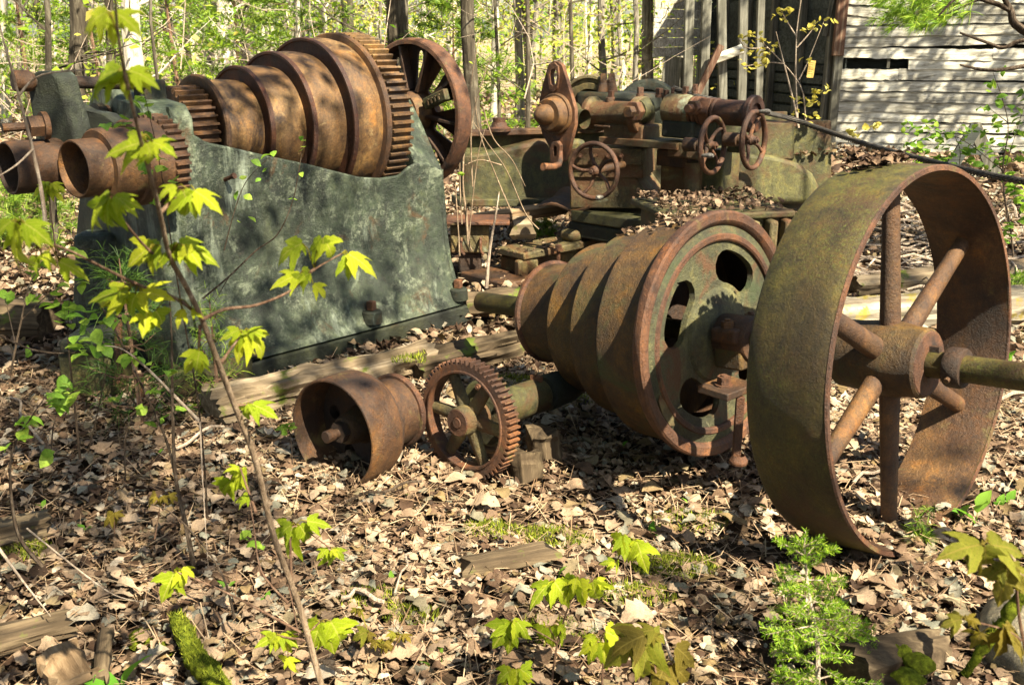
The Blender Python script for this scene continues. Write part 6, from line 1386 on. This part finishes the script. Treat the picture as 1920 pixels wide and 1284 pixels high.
shrub('long pale diagonal stick with small leaves crossing below the headstock', [[(372, 788, 2.75), (330, 745, 2.72), (275, 690, 2.7), (230, 655, 2.66), (195, 648, 2.64)], [(375, 790, 2.75), (380, 900, 2.7), (392, 1090, 2.6)]], [(245, 640, 2.7), (285, 690, 2.7), (340, 765, 2.7), (260, 670, 2.7), (222, 745, 2.7), (206, 750, 2.7), (300, 780, 2.7), (278, 795, 2.7)], 5, .034, mat=M_twigp, per=2, spread=9, r0=.0055)
shrub('upright dark stem through the left leaf litter', [[(372, 1112, 2.55), (352, 1000, 2.6), (330, 900, 2.65), (324, 780, 2.7), (322, 640, 2.7), (318, 560, 2.7)], [(330, 900, 2.65), (310, 820, 2.7), (255, 700, 2.75), (200, 590, 2.75), (178, 560, 2.75)]], [(232, 560, 2.75), (212, 600, 2.75), (200, 608, 2.75), (236, 605, 2.75)], 6, .04, per=2, spread=10, r0=.009)
shrub('grey branched shrub stem at the far left of the frame', [[(85, 420, 2.1), (78, 360, 2.1), (60, 275, 2.08), (35, 180, 2.05), (5, 70, 2.0), (-10, 10, 2.0)], [(62, 280, 2.08), (30, 310, 2.06), (-10, 335, 2.03)], [(35, 180, 2.05), (80, 140, 2.05), (200, 130, 2.0)]], [], 7, mat=M_twigp, r0=.005)
shrub('dark bare stem bending out of the litter at the left edge', [[(80, 1062, 2.3), (38, 1010, 2.3), (22, 940, 2.3), (22, 850, 2.3), (60, 780, 2.3), (88, 740, 2.3)], [(22, 850, 2.3), (-10, 830, 2.3)]], [(36, 790, 2.3), (60, 795, 2.3), (45, 815, 2.3), (12, 838, 2.3), (118, 722, 2.35), (104, 745, 2.35), (128, 750, 2.35), (112, 770, 2.35), (96, 755, 2.35)], 8, .04, per=2, spread=9, r0=.006)
shrub('pale bare stick slanting out of the bottom left corner', [[(-15, 1010, 2.3), (40, 1085, 2.25), (95, 1155, 2.2)], [(50, 990, 2.4), (150, 1070, 2.35), (215, 1115, 2.3), (270, 1128, 2.3)]], [], 9, mat=M_twigp, r0=.005, cat='stick')
shrub('black bare twig arching through the litter behind the sapling', [[(440, 1160, 2.2), (420, 1085, 2.25), (380, 1020, 2.3), (320, 960, 2.35), (262, 940, 2.4)]], [], 10, r0=.004, cat='twig')
shrub('red brown seedling stem beside the leaning maple stem', [[(540, 1130, 2.05), (490, 1070, 2.1), (475, 980, 2.15), (462, 900, 2.2)], [(560, 1190, 2.0), (530, 1060, 2.1), (490, 1030, 2.15)]], [(462, 1010, 2.2), (474, 1022, 2.2), (455, 1000, 2.2), (486, 1028, 2.2)], 11, .03, per=2, spread=7, r0=.0035, mat=M_twig)
shrub('small leaved bush before the shed wall at the right', [[(1890, 420, 6.3), (1880, 320, 6.4), (1890, 230, 6.4), (1860, 130, 6.4)], [(1880, 320, 6.4), (1800, 260, 6.6), (1740, 250, 6.6)], [(1880, 330, 6.4), (1920, 200, 6.4)], [(1795, 330, 6.7), (1800, 280, 6.7), (1780, 240, 6.7)], [(1890, 230, 6.4), (1850, 200, 6.4)]],
      [(1705 + 17 * (i % 13), 232 + (i * 37) % 84, 6.6) for i in range(44)] + [(1860, 160, 6.4), (1880, 185, 6.4), (1840, 205, 6.4), (1900, 215, 6.4), (1870, 225, 6.4), (1915, 180, 6.4), (1880, 130, 6.4)], 12, .06, per=4, spread=12, r0=.006)
shrub('leafy stems at the right edge behind the wheel', [[(1900, 480, 5.0), (1890, 400, 5.0), (1870, 330, 5.0)], [(1930, 470, 5.0), (1905, 380, 5.0)]], [(1880 + (i * 13) % 50, 330 + (i * 29) % 130, 5.0) for i in range(16)], 13, .05, per=3, spread=12, r0=.005)
shrub('pale branching sapling with tiny yellow leaves growing in the open tub', [[(1497, 240, 7.8), (1490, 200, 7.8), (1470, 120, 7.8), (1455, 60, 7.8)][::1], [(1496, 230, 7.8), (1492, 140, 7.8), (1494, 60, 7.8), (1502, 0, 7.8), (1506, -40, 7.8)], [(1510, 225, 7.8), (1500, 160, 7.8), (1440, 90, 7.8), (1405, 62, 7.8)], [(1494, 90, 7.8), (1520, 60, 7.8), (1530, 40, 7.8)], [(1470, 120, 7.8), (1440, 118, 7.8), (1395, 125, 7.8)], [(1498, 150, 7.8), (1515, 115, 7.8), (1545, 40, 7.8)], [(1494, 70, 7.8), (1475, 40, 7.8), (1462, 15, 7.8)], [(1440, 90, 7.8), (1400, 90, 7.8), (1385, 72, 7.8)]],
      [(1392, 74, 7.8), (1408, 64, 7.8), (1420, 68, 7.8), (1430, 80, 7.8), (1398, 96, 7.8), (1425, 94, 7.8), (1452, 84, 7.8), (1456, 24, 7.8), (1480, 12, 7.8), (1468, 34, 7.8), (1522, 54, 7.8), (1530, 46, 7.8), (1546, 40, 7.8), (1392, 126, 7.8), (1414, 124, 7.8), (1432, 120, 7.8), (1436, 106, 7.8), (1512, 112, 7.8), (1520, 192, 7.8), (1526, 188, 7.8), (1545, 168, 7.8), (1530, 170, 7.8), (1482, 212, 7.8), (1510, 222, 7.8), (1532, 218, 7.8), (1500, 186, 7.8)], 14, .05, mat=M_twigp, lm=M_yell, per=5, spread=13, r0=.011, cat='sapling')
shrub('low yellow leaved twigs against the foot of the shed wall', [[(1590, 268, 8.5), (1600, 255, 8.5), (1640, 238, 8.5)]], [(1592, 250, 8.5), (1606, 258, 8.5), (1626, 240, 8.5), (1640, 236, 8.5), (1600, 244, 8.5)], 15, .07, lm=M_yell, per=4, spread=10, r0=.005, mat=M_twigp)
shrub('bare grey stems standing between the headstock and the long bed', [[(878, 458, 5.75), (874, 400, 5.75), (868, 330, 5.75), (878, 190, 5.75), (900, 60, 5.75)], [(866, 420, 5.8), (862, 300, 5.8), (872, 160, 5.8)], [(886, 350, 5.75), (884, 240, 5.75), (905, 150, 5.75), (930, 90, 5.75)], [(1010, 430, 5.8), (985, 400, 5.8), (950, 320, 5.8), (915, 270, 5.8), (885, 225, 5.8)], [(960, 400, 5.8), (930, 330, 5.8), (900, 250, 5.8), (890, 180, 5.8)], [(940, 310, 5.8), (900, 300, 5.8), (872, 310, 5.8)], [(905, 200, 5.8), (925, 260, 5.8), (960, 300, 5.8), (985, 350, 5.8)], [(885, 470, 5.7), (880, 440, 5.7), (895, 300, 5.7), (910, 240, 5.7)], [(862, 480, 5.7), (856, 380, 5.7), (852, 330, 5.7)]], [(866, 325, 5.7)], 16, .05, mat=M_twigm, per=3, spread=6, r0=.009)
shrub('single upright cut stick in front of the long bed', [[(912, 540, 5.5), (918, 470, 5.5), (930, 400, 5.5), (936, 360, 5.5)]], [], 17, mat=M_twigp, r0=.012, cat='stick')
shrub('thin seedling stem in the litter left of the small pulley', [[(548, 870, 2.9), (546, 830, 2.9), (540, 795, 2.9)]], [(534, 800, 2.9), (548, 798, 2.9), (530, 812, 2.9)], 18, .04, per=2, spread=7, r0=.0025)

shrub('leafy sprigs with pointed green leaves at the left edge below the bracket', [[(20, 700, 2.9), (40, 600, 2.9), (62, 520, 2.9), (120, 470, 2.9)], [(40, 600, 2.9), (100, 545, 2.9), (150, 530, 2.9)], [(30, 650, 2.9), (10, 560, 2.9)]], [(62, 510, 2.9), (85, 495, 2.9), (120, 468, 2.9), (140, 470, 2.9), (105, 540, 2.9), (150, 528, 2.9), (128, 590, 2.9), (140, 580, 2.9), (60, 560, 2.9), (10, 560, 2.9), (95, 575, 2.9)], 21, .045, per=3, spread=14, r0=.004, mat=M_twigm)
shrub('group of upright thin stems with fresh leaves in front of the foot block', [[(150, 860, 2.7), (140, 760, 2.7), (128, 640, 2.7), (130, 560, 2.7)], [(165, 850, 2.7), (190, 740, 2.7), (205, 660, 2.7)], [(235, 900, 2.6), (240, 800, 2.6), (300, 720, 2.6)]], [(128, 580, 2.7), (132, 600, 2.7), (150, 608, 2.7), (176, 585, 2.7), (190, 600, 2.7), (214, 612, 2.7), (205, 655, 2.7), (236, 672, 2.7), (290, 735, 2.6), (318, 700, 2.6), (140, 660, 2.7), (265, 770, 2.6), (120, 725, 2.7)], 22, .042, per=3, spread=13, r0=.0045)
shrub('low sprout of light green leaves at the left behind the bent dark stem', [[(95, 870, 2.5), (100, 800, 2.5), (118, 735, 2.5)]], [(100, 745, 2.5), (120, 730, 2.5), (135, 750, 2.5), (110, 765, 2.5), (60, 790, 2.5), (45, 820, 2.5), (92, 852, 2.5)], 23, .05, per=2, spread=14, r0=.003)
# ------------------------------------------------------------------ low herbs
def herb_mesh():
    V, F = strip_leaf([.02, .12, .19, .21, .18, .10, .01], .10, .35, 0, 0, 3); V = V + np.array([.5, 0, 0], np.float32)
    me = bpy.data.meshes.new('herb_leaf'); me.from_pydata(V.tolist(), [], F.tolist()); me.polygons.foreach_set('use_smooth', [True] * len(F)); me.materials.append(M_herb); me.update(); return me
M_herb = leafmat('herb_leaf', [(0, (0.10, 0.30, 0.02)), (.5, (0.16, 0.38, 0.03)), (1, (0.26, 0.46, 0.05))], .45, 'rand', nsc=60)
HB = herb_mesh()
HERB = [(1828, 990, .085, 3, 'tall two leaved herb right of the wheel foot'), (1800, 975, .05, 2, 'low herb sprout left of the tall two leaved one'), (1872, 956, .05, 2, 'narrow folded herb near the right edge'), (1888, 948, .055, 2, 'herb with a rounded upright leaf at the right edge'),
        (1222, 992, .045, 2, 'pair of round green leaves in the litter below the cone pulley'), (1438, 958, .035, 1, 'single heart shaped green leaf left of the big wheel'), (1225, 1000, .03, 1, 'lower green leaf below the round pair'), (228, 1284, .115, 2, 'upright lance shaped green leaf at the bottom left'),
        (936, 1062, .028, 2, 'tiny green sprout on the half buried board'), (822, 1104, .035, 1, 'bright round leaf in the sunlit litter'), (1047, 1082, .045, 1, 'folded green leaf right of the board'), (736, 1098, .03, 1, 'small flat green leaf left of the bright round one'),
        (766, 938, .035, 1, 'narrow green blade below the spur gear'), (1166, 832, .04, 1, 'green leaf in the shade under the cone pulley'), (1168, 930, .03, 1, 'tiny leaf in the shadow line below the cone pulley'), (806, 1262, .035, 1, 'green leaf near the bottom edge, left of the seedlings'),
        (425, 1108, .04, 2, 'green blade pair beside the bare twig at the left'), (828, 1240, .03, 1, 'little blade above the bottom edge leaf'), (170, 870, .03, 2, 'little green sprout in the shade at the left'), (300, 860, .03, 2, 'tiny sprout left of the thin dark stems'),
        (1290, 938, .03, 1, 'sprout in the dappled ground below the pulley flange'), (1455, 842, .03, 1, 'leaf sprout beside the hanger bolt'), (1395, 878, .025, 1, 'small leaf below the hanger bolt'), (640, 1200, .025, 1, 'tiny sprout at the bottom, right of the maple stem'),
        (160, 1000, .035, 2, 'yellowish sprout in the left litter'), (80, 960, .03, 2, 'seedling sprout by the dark stem'), (500, 1130, .03, 2, 'sprout among the maple branches'), (1690, 912, .03, 2, 'small sprout inside the big wheel'), (1890, 690, .05, 3, 'sprout behind the rim at the right'), (1480, 1040, .03, 1, 'sprout between wheel and spruce')]
def herbs():
    q = random.Random(9)
    for (px, py, L, n, lab) in HERB:
        g = gnd(px, py); z = gh(g.x, g.y) + .005; t = empty('herb', Vector((g.x, g.y, z)), lab, 'herb'); a0 = q.uniform(0, TAU)
        for i in range(n):
            az = a0 + i * TAU / max(2, n) + q.uniform(-.3, .3); el = q.uniform(.5, 1.1); o = bpy.data.objects.new('leaf', HB); COL.objects.link(o); o.parent = t
            M = frame(Vector((0, 0, 0 if n < 3 else L * .5 * (i > 0))), az, el); o.matrix_local = M @ Matrix.Rotation(q.uniform(-.5, .5), 4, 'X') @ Matrix.Diagonal((L, L * 1.25, L, 1))
        mb = MB(); mb.tube([Vector((g.x, g.y, z - .02)), Vector((g.x, g.y, z + L * (.6 if n > 2 else .05)))], [.0016, .001], 5); mb.build('stem', M_green, t)
herbs()
# fallen leaves big enough to point at
def bigleaf(px, py, L, T, tone, lab, yaw, seed):
    g = gnd(px, py, .03); L = L * .8; V, F = strip_leaf(T, .12, .25, .2, .05, seed); R = rotmats(np.array([yaw]), np.array([.12]), np.array([-.25]))[0]
    V = (V * L) @ R.T; o = build_np('fallen_leaf', V, F, M_litter, np.full(len(V), tone)); o.location = (g.x, g.y, gh(g.x, g.y) + .025); tag(o, lab, 'fallen leaf', 'large fallen leaves')
for k, a in enumerate([(905, 940, .15, OAK, .62, 'large tan lobed leaf lying below the spur gear'), (1560, 1000 - 0, .09, OAK, .55, 'tan leaf at the foot of the big wheel'), (1370, 968, .14, OAK, .80, 'orange brown oak leaf left of the big wheel'), (600, 1262, .10, RAG, .98, 'pale eaten leaf at the bottom beside the maple stem'), (740, 1230, .15, OAK, .55, 'big lobed brown leaf at the bottom left of centre'), (1190, 1145, .12, MAP, .66, 'large pale maple leaf right of the seedling'), (165, 920, .11, OV, .9, 'grey oval leaf in the left litter'), (150, 1150, .12, RAG, .93, 'bluish grey crumpled leaf at the lower left'), (60, 1165, .11, OAK, .72, 'yellow brown lobed leaf at the lower left'), (1170, 958, .11, OAK, .84, 'reddish oak leaf below the cone pulley'), (1100, 905, .11, OV, .68, 'folded tan leaf in the sunlit strip'), (1620, 1120, .11, RAG, .6, 'ragged leaf right of the spruce seedling')]):
    bigleaf(*a, rnd.uniform(0, TAU), 40 + k)
# moss patches in the litter
for (px, py, r, n, lab) in [(1265, 1055, .13, 1500, 'yellow green moss patch right of the low seedling'), (1040, 1003, .12, 1100, 'moss strip above the half buried board'), (925, 995, .10, 700, 'moss tufts left of the strip'), (1190, 1112, .12, 700, 'moss around the bright seedling'), (770, 1165, .08, 350, 'moss specks in the sunlit litter'), (700, 1130, .10, 350, 'moss and grass at the left of the sun patch'), (1290, 970, .14, 600, 'moss under the shadow of the pulley flange'), (40, 1040, .10, 700, 'moss on the low rotten log'), (960, 712, .16, 900, 'moss beside the long log behind the gear'), (1075, 745, .14, 600, 'moss below the cone pulley'), (1040, 1190, .12, 350, 'moss near the centre seedling')]:
    moss_on(moundpts(px, py, r, n, .006, px, .6), lab, .016)
moss_on([(p.x, p.y, p.z + .068) for p in [gnd(random.Random(i).uniform(735, 800), random.Random(i + 900).uniform(686, 708), .05) for i in range(500)]], 'mossy streak on the long log above the small pulley', .018)

# ------------------------------------------------------------------ spruce seedling
def spruce():
    b = gnd(1532, 1300); base = Vector((b.x, b.y, 0)); t = empty('spruce_seedling', base, 'bright green spruce seedling at the bottom right', 'spruce seedling'); top = at(1508, 1018, 2.12)
    P = crom([base, base.lerp(top, .35) + Vector((.012, 0, 0)), base.lerp(top, .7), top], 4); mb = MB(); mb.tube(P, [.005 * (1 - i / len(P)) + .0018 for i in range(len(P))], 7); mb.build('stem', M_twigp, t)
    q = random.Random(4); seg = []; bm_ = MB()
    def stemat(z): z = z * (len(P) - 1); i = min(len(P) - 2, int(z)); return P[i].lerp(P[i + 1], z - i)
    seg.append([stemat(.8), top]); seg.append([stemat(.55), stemat(.8)])
    for z, L, n in [(.98, .045, 5), (.86, .07, 5), (.72, .08, 4), (.60, .085, 4), (.46, .13, 5), (.34, .15, 5), (.22, .16, 5), (.12, .13, 4)]:
        a0 = q.uniform(0, TAU)
        for i in range(n):
            a = a0 + TAU * i / n + q.uniform(-.25, .25); l = L * q.uniform(.7, 1.15); s0 = stemat(z + q.uniform(-.03, .03) if z < .9 else .96); up = .75 if z > .8 else q.uniform(.0, .4)
            m = s0 + Vector((math.cos(a) * l * .5, math.sin(a) * l * .5, l * up * .45)); e = s0 + Vector((math.cos(a) * l, math.sin(a) * l, l * up * .8)); seg += [[s0.lerp(m, .3), m], [m, e]]; bm_.tube([s0, m, e], [.0022, .0016, .001], 5)
            if l > .06:
                for sgn in (-1, 1):
                    for f in (.45, .75):
                        c = s0.lerp(e, f); d = (e - s0).normalized(); sd = d.cross(Vector((0, 0, 1))).normalized() * sgn; e2 = c + (d * .6 + sd * .8) * l * (.45 if f < .6 else .3); seg.append([c, e2]); bm_.tube([c, e2], [.0014, .0009], 4)
    bm_.build('branches', M_twigp, t, sharp=60)
    r = np.random.default_rng(3); V = []; T = []
    for a, b_ in seg:
        L = (b_ - a).length; n = int(L * 1250) + 5; d = np.array((b_ - a).normalized()); f = r.random(n); base_ = np.array(a) + np.outer(f, np.array(b_ - a)); rn = r.normal(0, 1, (n, 3)); rn -= np.outer(rn @ d, d); rn /= np.linalg.norm(rn, axis=1)[:, None]
        dr = rn * .85 + d * .65 + np.array([0, 0, .25]); dr /= np.linalg.norm(dr, axis=1)[:, None]; l = r.uniform(.010, .016, n)[:, None]; sd = np.cross(dr, r.normal(0, 1, (n, 3))); sd /= np.linalg.norm(sd, axis=1)[:, None]; sd *= .0009
        e = base_ + dr * l; V.append(np.stack([base_ - sd, base_ + sd, e + sd * .5, e - sd * .5], 1).reshape(-1, 3)); T.append(np.repeat(np.clip(r.normal(.55, .25, n), 0, 1), 4))
    V = np.concatenate(V); F = np.arange(len(V)).reshape(-1, 4); o = build_np('needles', V, F, M_spruce, np.concatenate(T), t); o['kind'] = 'stuff'
spruce()
# mossy branch lying over the boulder, and pine bough, bare boughs at the top right
mossy_branch('mossy branch lying over the pale boulder at the lower right', [at(1955, 1080, 1.95), at(1895, 1145, 1.96), at(1850, 1205, 1.97), at(1808, 1265, 1.98)], .017, .010, 500, 5)
def bough():
    c = at(1700, 28, 7.6); t = empty('pine_bough', Vector((9.6, 6.5, 0)), 'white pine branch with bright needles hanging before the shed wall', 'pine'); q = random.Random(6); mb = MB(); tr = MB(); tr.tube([Vector((9.6, 6.5, -.05)), Vector((9.5, 6.5, 4)), Vector((9.4, 6.5, 8))], [.14, .11, .05], 10); tr.build('trunk', M_barkd, t)
    R0 = Vector((9.5, 6.5, 3.4)); tuf = []
    for k in range(13):
        e = at(q.uniform(1612, 1775), q.uniform(2, 52), 7.6 + q.uniform(-.25, .25)); m = R0.lerp(e, .7) + Vector((0, 0, .25)); Pq = crom([R0, m, e], 5); mb.tube(Pq, [.014 - .0012 * i for i in range(len(Pq))], 5)
        d = (e - m).normalized()
        for f in range(9): tuf.append((e - d * .035 * f + Vector((q.gauss(0, .05), q.gauss(0, .05), q.gauss(0, .03))), tuple(d + Vector((0, 0, .1)))))
    mb.build('branches', M_twigd, t, sharp=60); V, F, tn = needles_np(tuf, .10, 34, 5, .15, .0016); build_np('needles', V, F, M_spruce, tn, t)
bough()
shrub('dark bare boughs reaching in from the top right corner', [[(2050, 120, 6.0), (1915, 55, 6.0), (1895, 20, 6.0), (1880, -10, 6.0), (1870, -60, 6.0)], [(1895, 20, 6.0), (1860, 5, 6.0), (1800, -5, 6.0), (1760, 30, 6.0)], [(1990, 60, 6.0), (1910, 78, 6.0), (1880, 90, 6.0), (1850, 80, 6.0), (1800, 62, 6.0)], [(1990, 110, 6.0), (1900, 128, 6.0), (1850, 132, 6.0), (1800, 122, 6.0)]], [], 20, r0=.03, cat='branch')
# sticks in the litter
def sticks():
    q = random.Random(14)
    for k, (a, b, w) in enumerate([((650, 940), (790, 902), .005), ((1280, 1290), (1245, 1195), .004), ((1610, 560), (1700, 600), .012), ((1800, 620), (1905, 650), .010), ((1650, 470), (1745, 510), .012), ((1760, 450), (1850, 430), .010), ((1590, 640), (1640, 655), .008), ((640, 1120), (720, 1128), .006), ((740, 1112), (772, 1036), .003), ((1030, 785), (1100, 838), .003), ((1600, 905), (1700, 868), .006), ((1860, 760), (1920, 735), .008), ((585, 1230), (640, 1260), .005), ((20, 745), (80, 830), .005), ((330, 840), (420, 800), .006), ((900, 1200), (940, 1240), .004)]):
        A = gnd(*a, .04); B = gnd(*b, .05); mb = MB(); P = [A]; n = 5
        for i in range(1, n): P.append(A.lerp(B, i / n) + Vector((q.gauss(0, .012), q.gauss(0, .012), q.uniform(0, .02))))
        P.append(B); mb.tube(crom(P, 2), w, 6); build_top(mb, 'fallen_stick', M_twigp if k % 3 else M_twigd, ['pale', 'grey', 'thin', 'crooked'][k % 4] + ' fallen stick ' + ['below the small pulley', 'beside the bottom right seedlings', 'on the lichen log', 'by the right edge behind the shaft', 'behind the wheel spokes', 'in the brush above the wheel hub', 'left of the wheel hub', 'at the left of the sun patch', 'standing out of the sunny litter', 'bent under the cone pulley', 'lying inside the big wheel', 'in front of the shaft end', 'near the foot of the maple stem', 'in the dark litter at the left', 'by the end of the long log', 'left of the centre seedling'][k], 'stick')
sticks()
def brush_pile():
    mb = MB(); q = random.Random(15)
    for _ in range(170):
        p = gnd(q.uniform(1590, 1930), q.uniform(400, 560), 0); p.z = gh(p.x, p.y) + q.uniform(.02, .12); a = q.uniform(0, TAU); l = q.uniform(.15, .6); e = p + Vector((math.cos(a) * l, math.sin(a) * l * .6, q.uniform(-.02, .1))); w = q.uniform(.003, .012); mb.tube([p, p.lerp(e, .5) + Vector((0, 0, q.uniform(0, .04))), e], [w, w * .9, w * .6], 5)
    build_top(mb, 'brush_pile', M_twigp, 'litter of broken twigs on the ground behind the big wheel', 'brushwood', kind='stuff')
brush_pile()

# ------------------------------------------------------------------ unseen trees beside and behind the viewer, foliage placed to dapple and dim the light
def shade_trees():
    r = np.random.default_rng(77)
    roots = [Vector((5.6, -3.8, 0)), Vector((7.8, 1.5, 0)), Vector((2.4, -4.6, 0)), Vector((11.5, 8.5, 0))]
    def dens(x, y):  # share of leaf clumps kept, set by where their shade should fall
        d = .16
        if x < -.2 and y < 4.2: d = .95
        if x < -.2 and y < 2.35: d = .12
        if -.4 < x < 1.3 and y < 2.75: d = .03
        if x > 1.3 and y < 5: d = .06
        if -2.2 < x < -.5 and 3.6 < y < 5.2: d = .42
        if -.9 < x < .3 and 2.9 < y < 3.7: d = .05
        if 0 < x < 1.4 and 2.7 < y < 4.4: d = .06
        if y > 5 and -.6 < x < 3: d = .10
        if y > 7.5: d = .16
        if y > 11: d = .30 if x < 5.6 else .06
        return d * SHADE
    ends = {i: [] for i in range(4)}; pts = {i: [] for i in range(4)}
    nclump = 2600
    for _ in range(nclump):
        x = r.uniform(-3.2, 9); y = r.uniform(1.5, 14.5)
        if r.random() > dens(x, y): continue
        h = r.uniform(4.5, 7.5) if y < 9 else r.uniform(2.6, 5.5)
        tz = .4 if y < 9 else r.uniform(.2, 2.2); ty = y if y < 9 else 12.6
        if y >= 9: x = r.uniform(3.6, 7.5) if r.random() < .6 else x
        c = np.array([x, ty, tz]) + np.array(S) / S.z * h
        # keep out of the picture: nothing may hang between camera and scene
        if c[1] > .2 and c[2] < CAMZ + .12 * c[1] + .6: continue
        k = min(range(4), key=lambda i: (roots[i].x - c[0]) ** 2 + (roots[i].y - c[1]) ** 2); pts[k].append(c)
    labs = ['leafy maple behind the viewer on the right, throwing dappled shade', 'tree right of the scene whose twigs shade the wheel', 'slender tree close behind the viewer', 'tree at the right of the shed shading its wall']
    for k, root in enumerate(roots):
        t = empty('shade_tree', root, labs[k], 'tree'); mb = MB(); P = [root + Vector((0, 0, -.05)), root + Vector((.1, .1, 3)), root + Vector((0, .3, 6)), root + Vector((.2, .2, 9.5))]; mb.tube(crom(P, 4), [.17 - .01 * i for i in range(13)], 10); mb.build('trunk', M_barkd, t)
        if not pts[k]: continue
        C_ = np.array(pts[k]); lm_ = MB()
        for c in C_[::5]:
            a = Vector(P[1]).lerp(P[3], min(1, max(0, (c[2] - 4) / 5.5))) + Vector((0, 0, -.4)); e = Vector(c); m = a.lerp(e, .6) + Vector((0, 0, .3)); lm_.tube([a, m, e], [.03, .014, .004], 5, False)
        lm_.build('branches', M_barkd, t, sharp=60)
        n = 40 if k < 3 else 16; sp_ = (.22, .22, .10) if k < 3 else (.07, .07, .06); Q = (C_[:, None, :] + r.normal(0, 1, (len(C_), n, 3)) * np.array(sp_)).reshape(-1, 3); m = len(Q)
        V, F, tn = scatter(QUAD, Q.astype(np.float32), flat_orient(m, .5), r.uniform(.06, .13, m), r.random(m)); o = build_np('foliage', V, F, M_crown, tn, t)
SHADE = 1.0
def sky_blockers():  # trees added out of view to cut sky light and deepen the shadows
    r = np.random.default_rng(5); labs = ['tall tree left of the scene with a dense crown', 'broad tree behind the viewer on the left', 'leafy tree further behind the viewer', 'tree beyond the left edge of the clearing', 'old tree well behind the viewer']
    for k, (x, y) in enumerate([(-7.5, 1.5), (-4.5, -5.0), (-1.0, -9.5), (-9.0, 7.5), (-9.5, -5.5)]):
        t = empty('surrounding_tree', Vector((x, y, 0)), labs[k], 'tree'); mb, pts_ = trunk_mb((x, y, 0), 14, .20, (0, 0), .05, 60 + k, 10); e = limbs(mb, pts_, 22, .05, 70 + k, 4.5, (2.0, 4.2), .3); mb.build('trunk', M_barkd, t)
        P = np.concatenate([np.array([tuple(v) for v in q[1:]]) for q in e]); n = 5200; P = P[r.integers(0, len(P), n)] + r.normal(0, .55, (n, 3)); P = P[(P[:, 2] > 4.2) & ~((P[:, 1] > .2) & (P[:, 2] < CAMZ + .14 * P[:, 1] + .5))]; n = len(P)
        V, F, tn = scatter(QUAD, P.astype(np.float32), flat_orient(n, .5), r.uniform(.22, .42, n), r.random(n)); build_np('crown', V, F, M_crown, tn, t)
sky_blockers()
shade_trees()
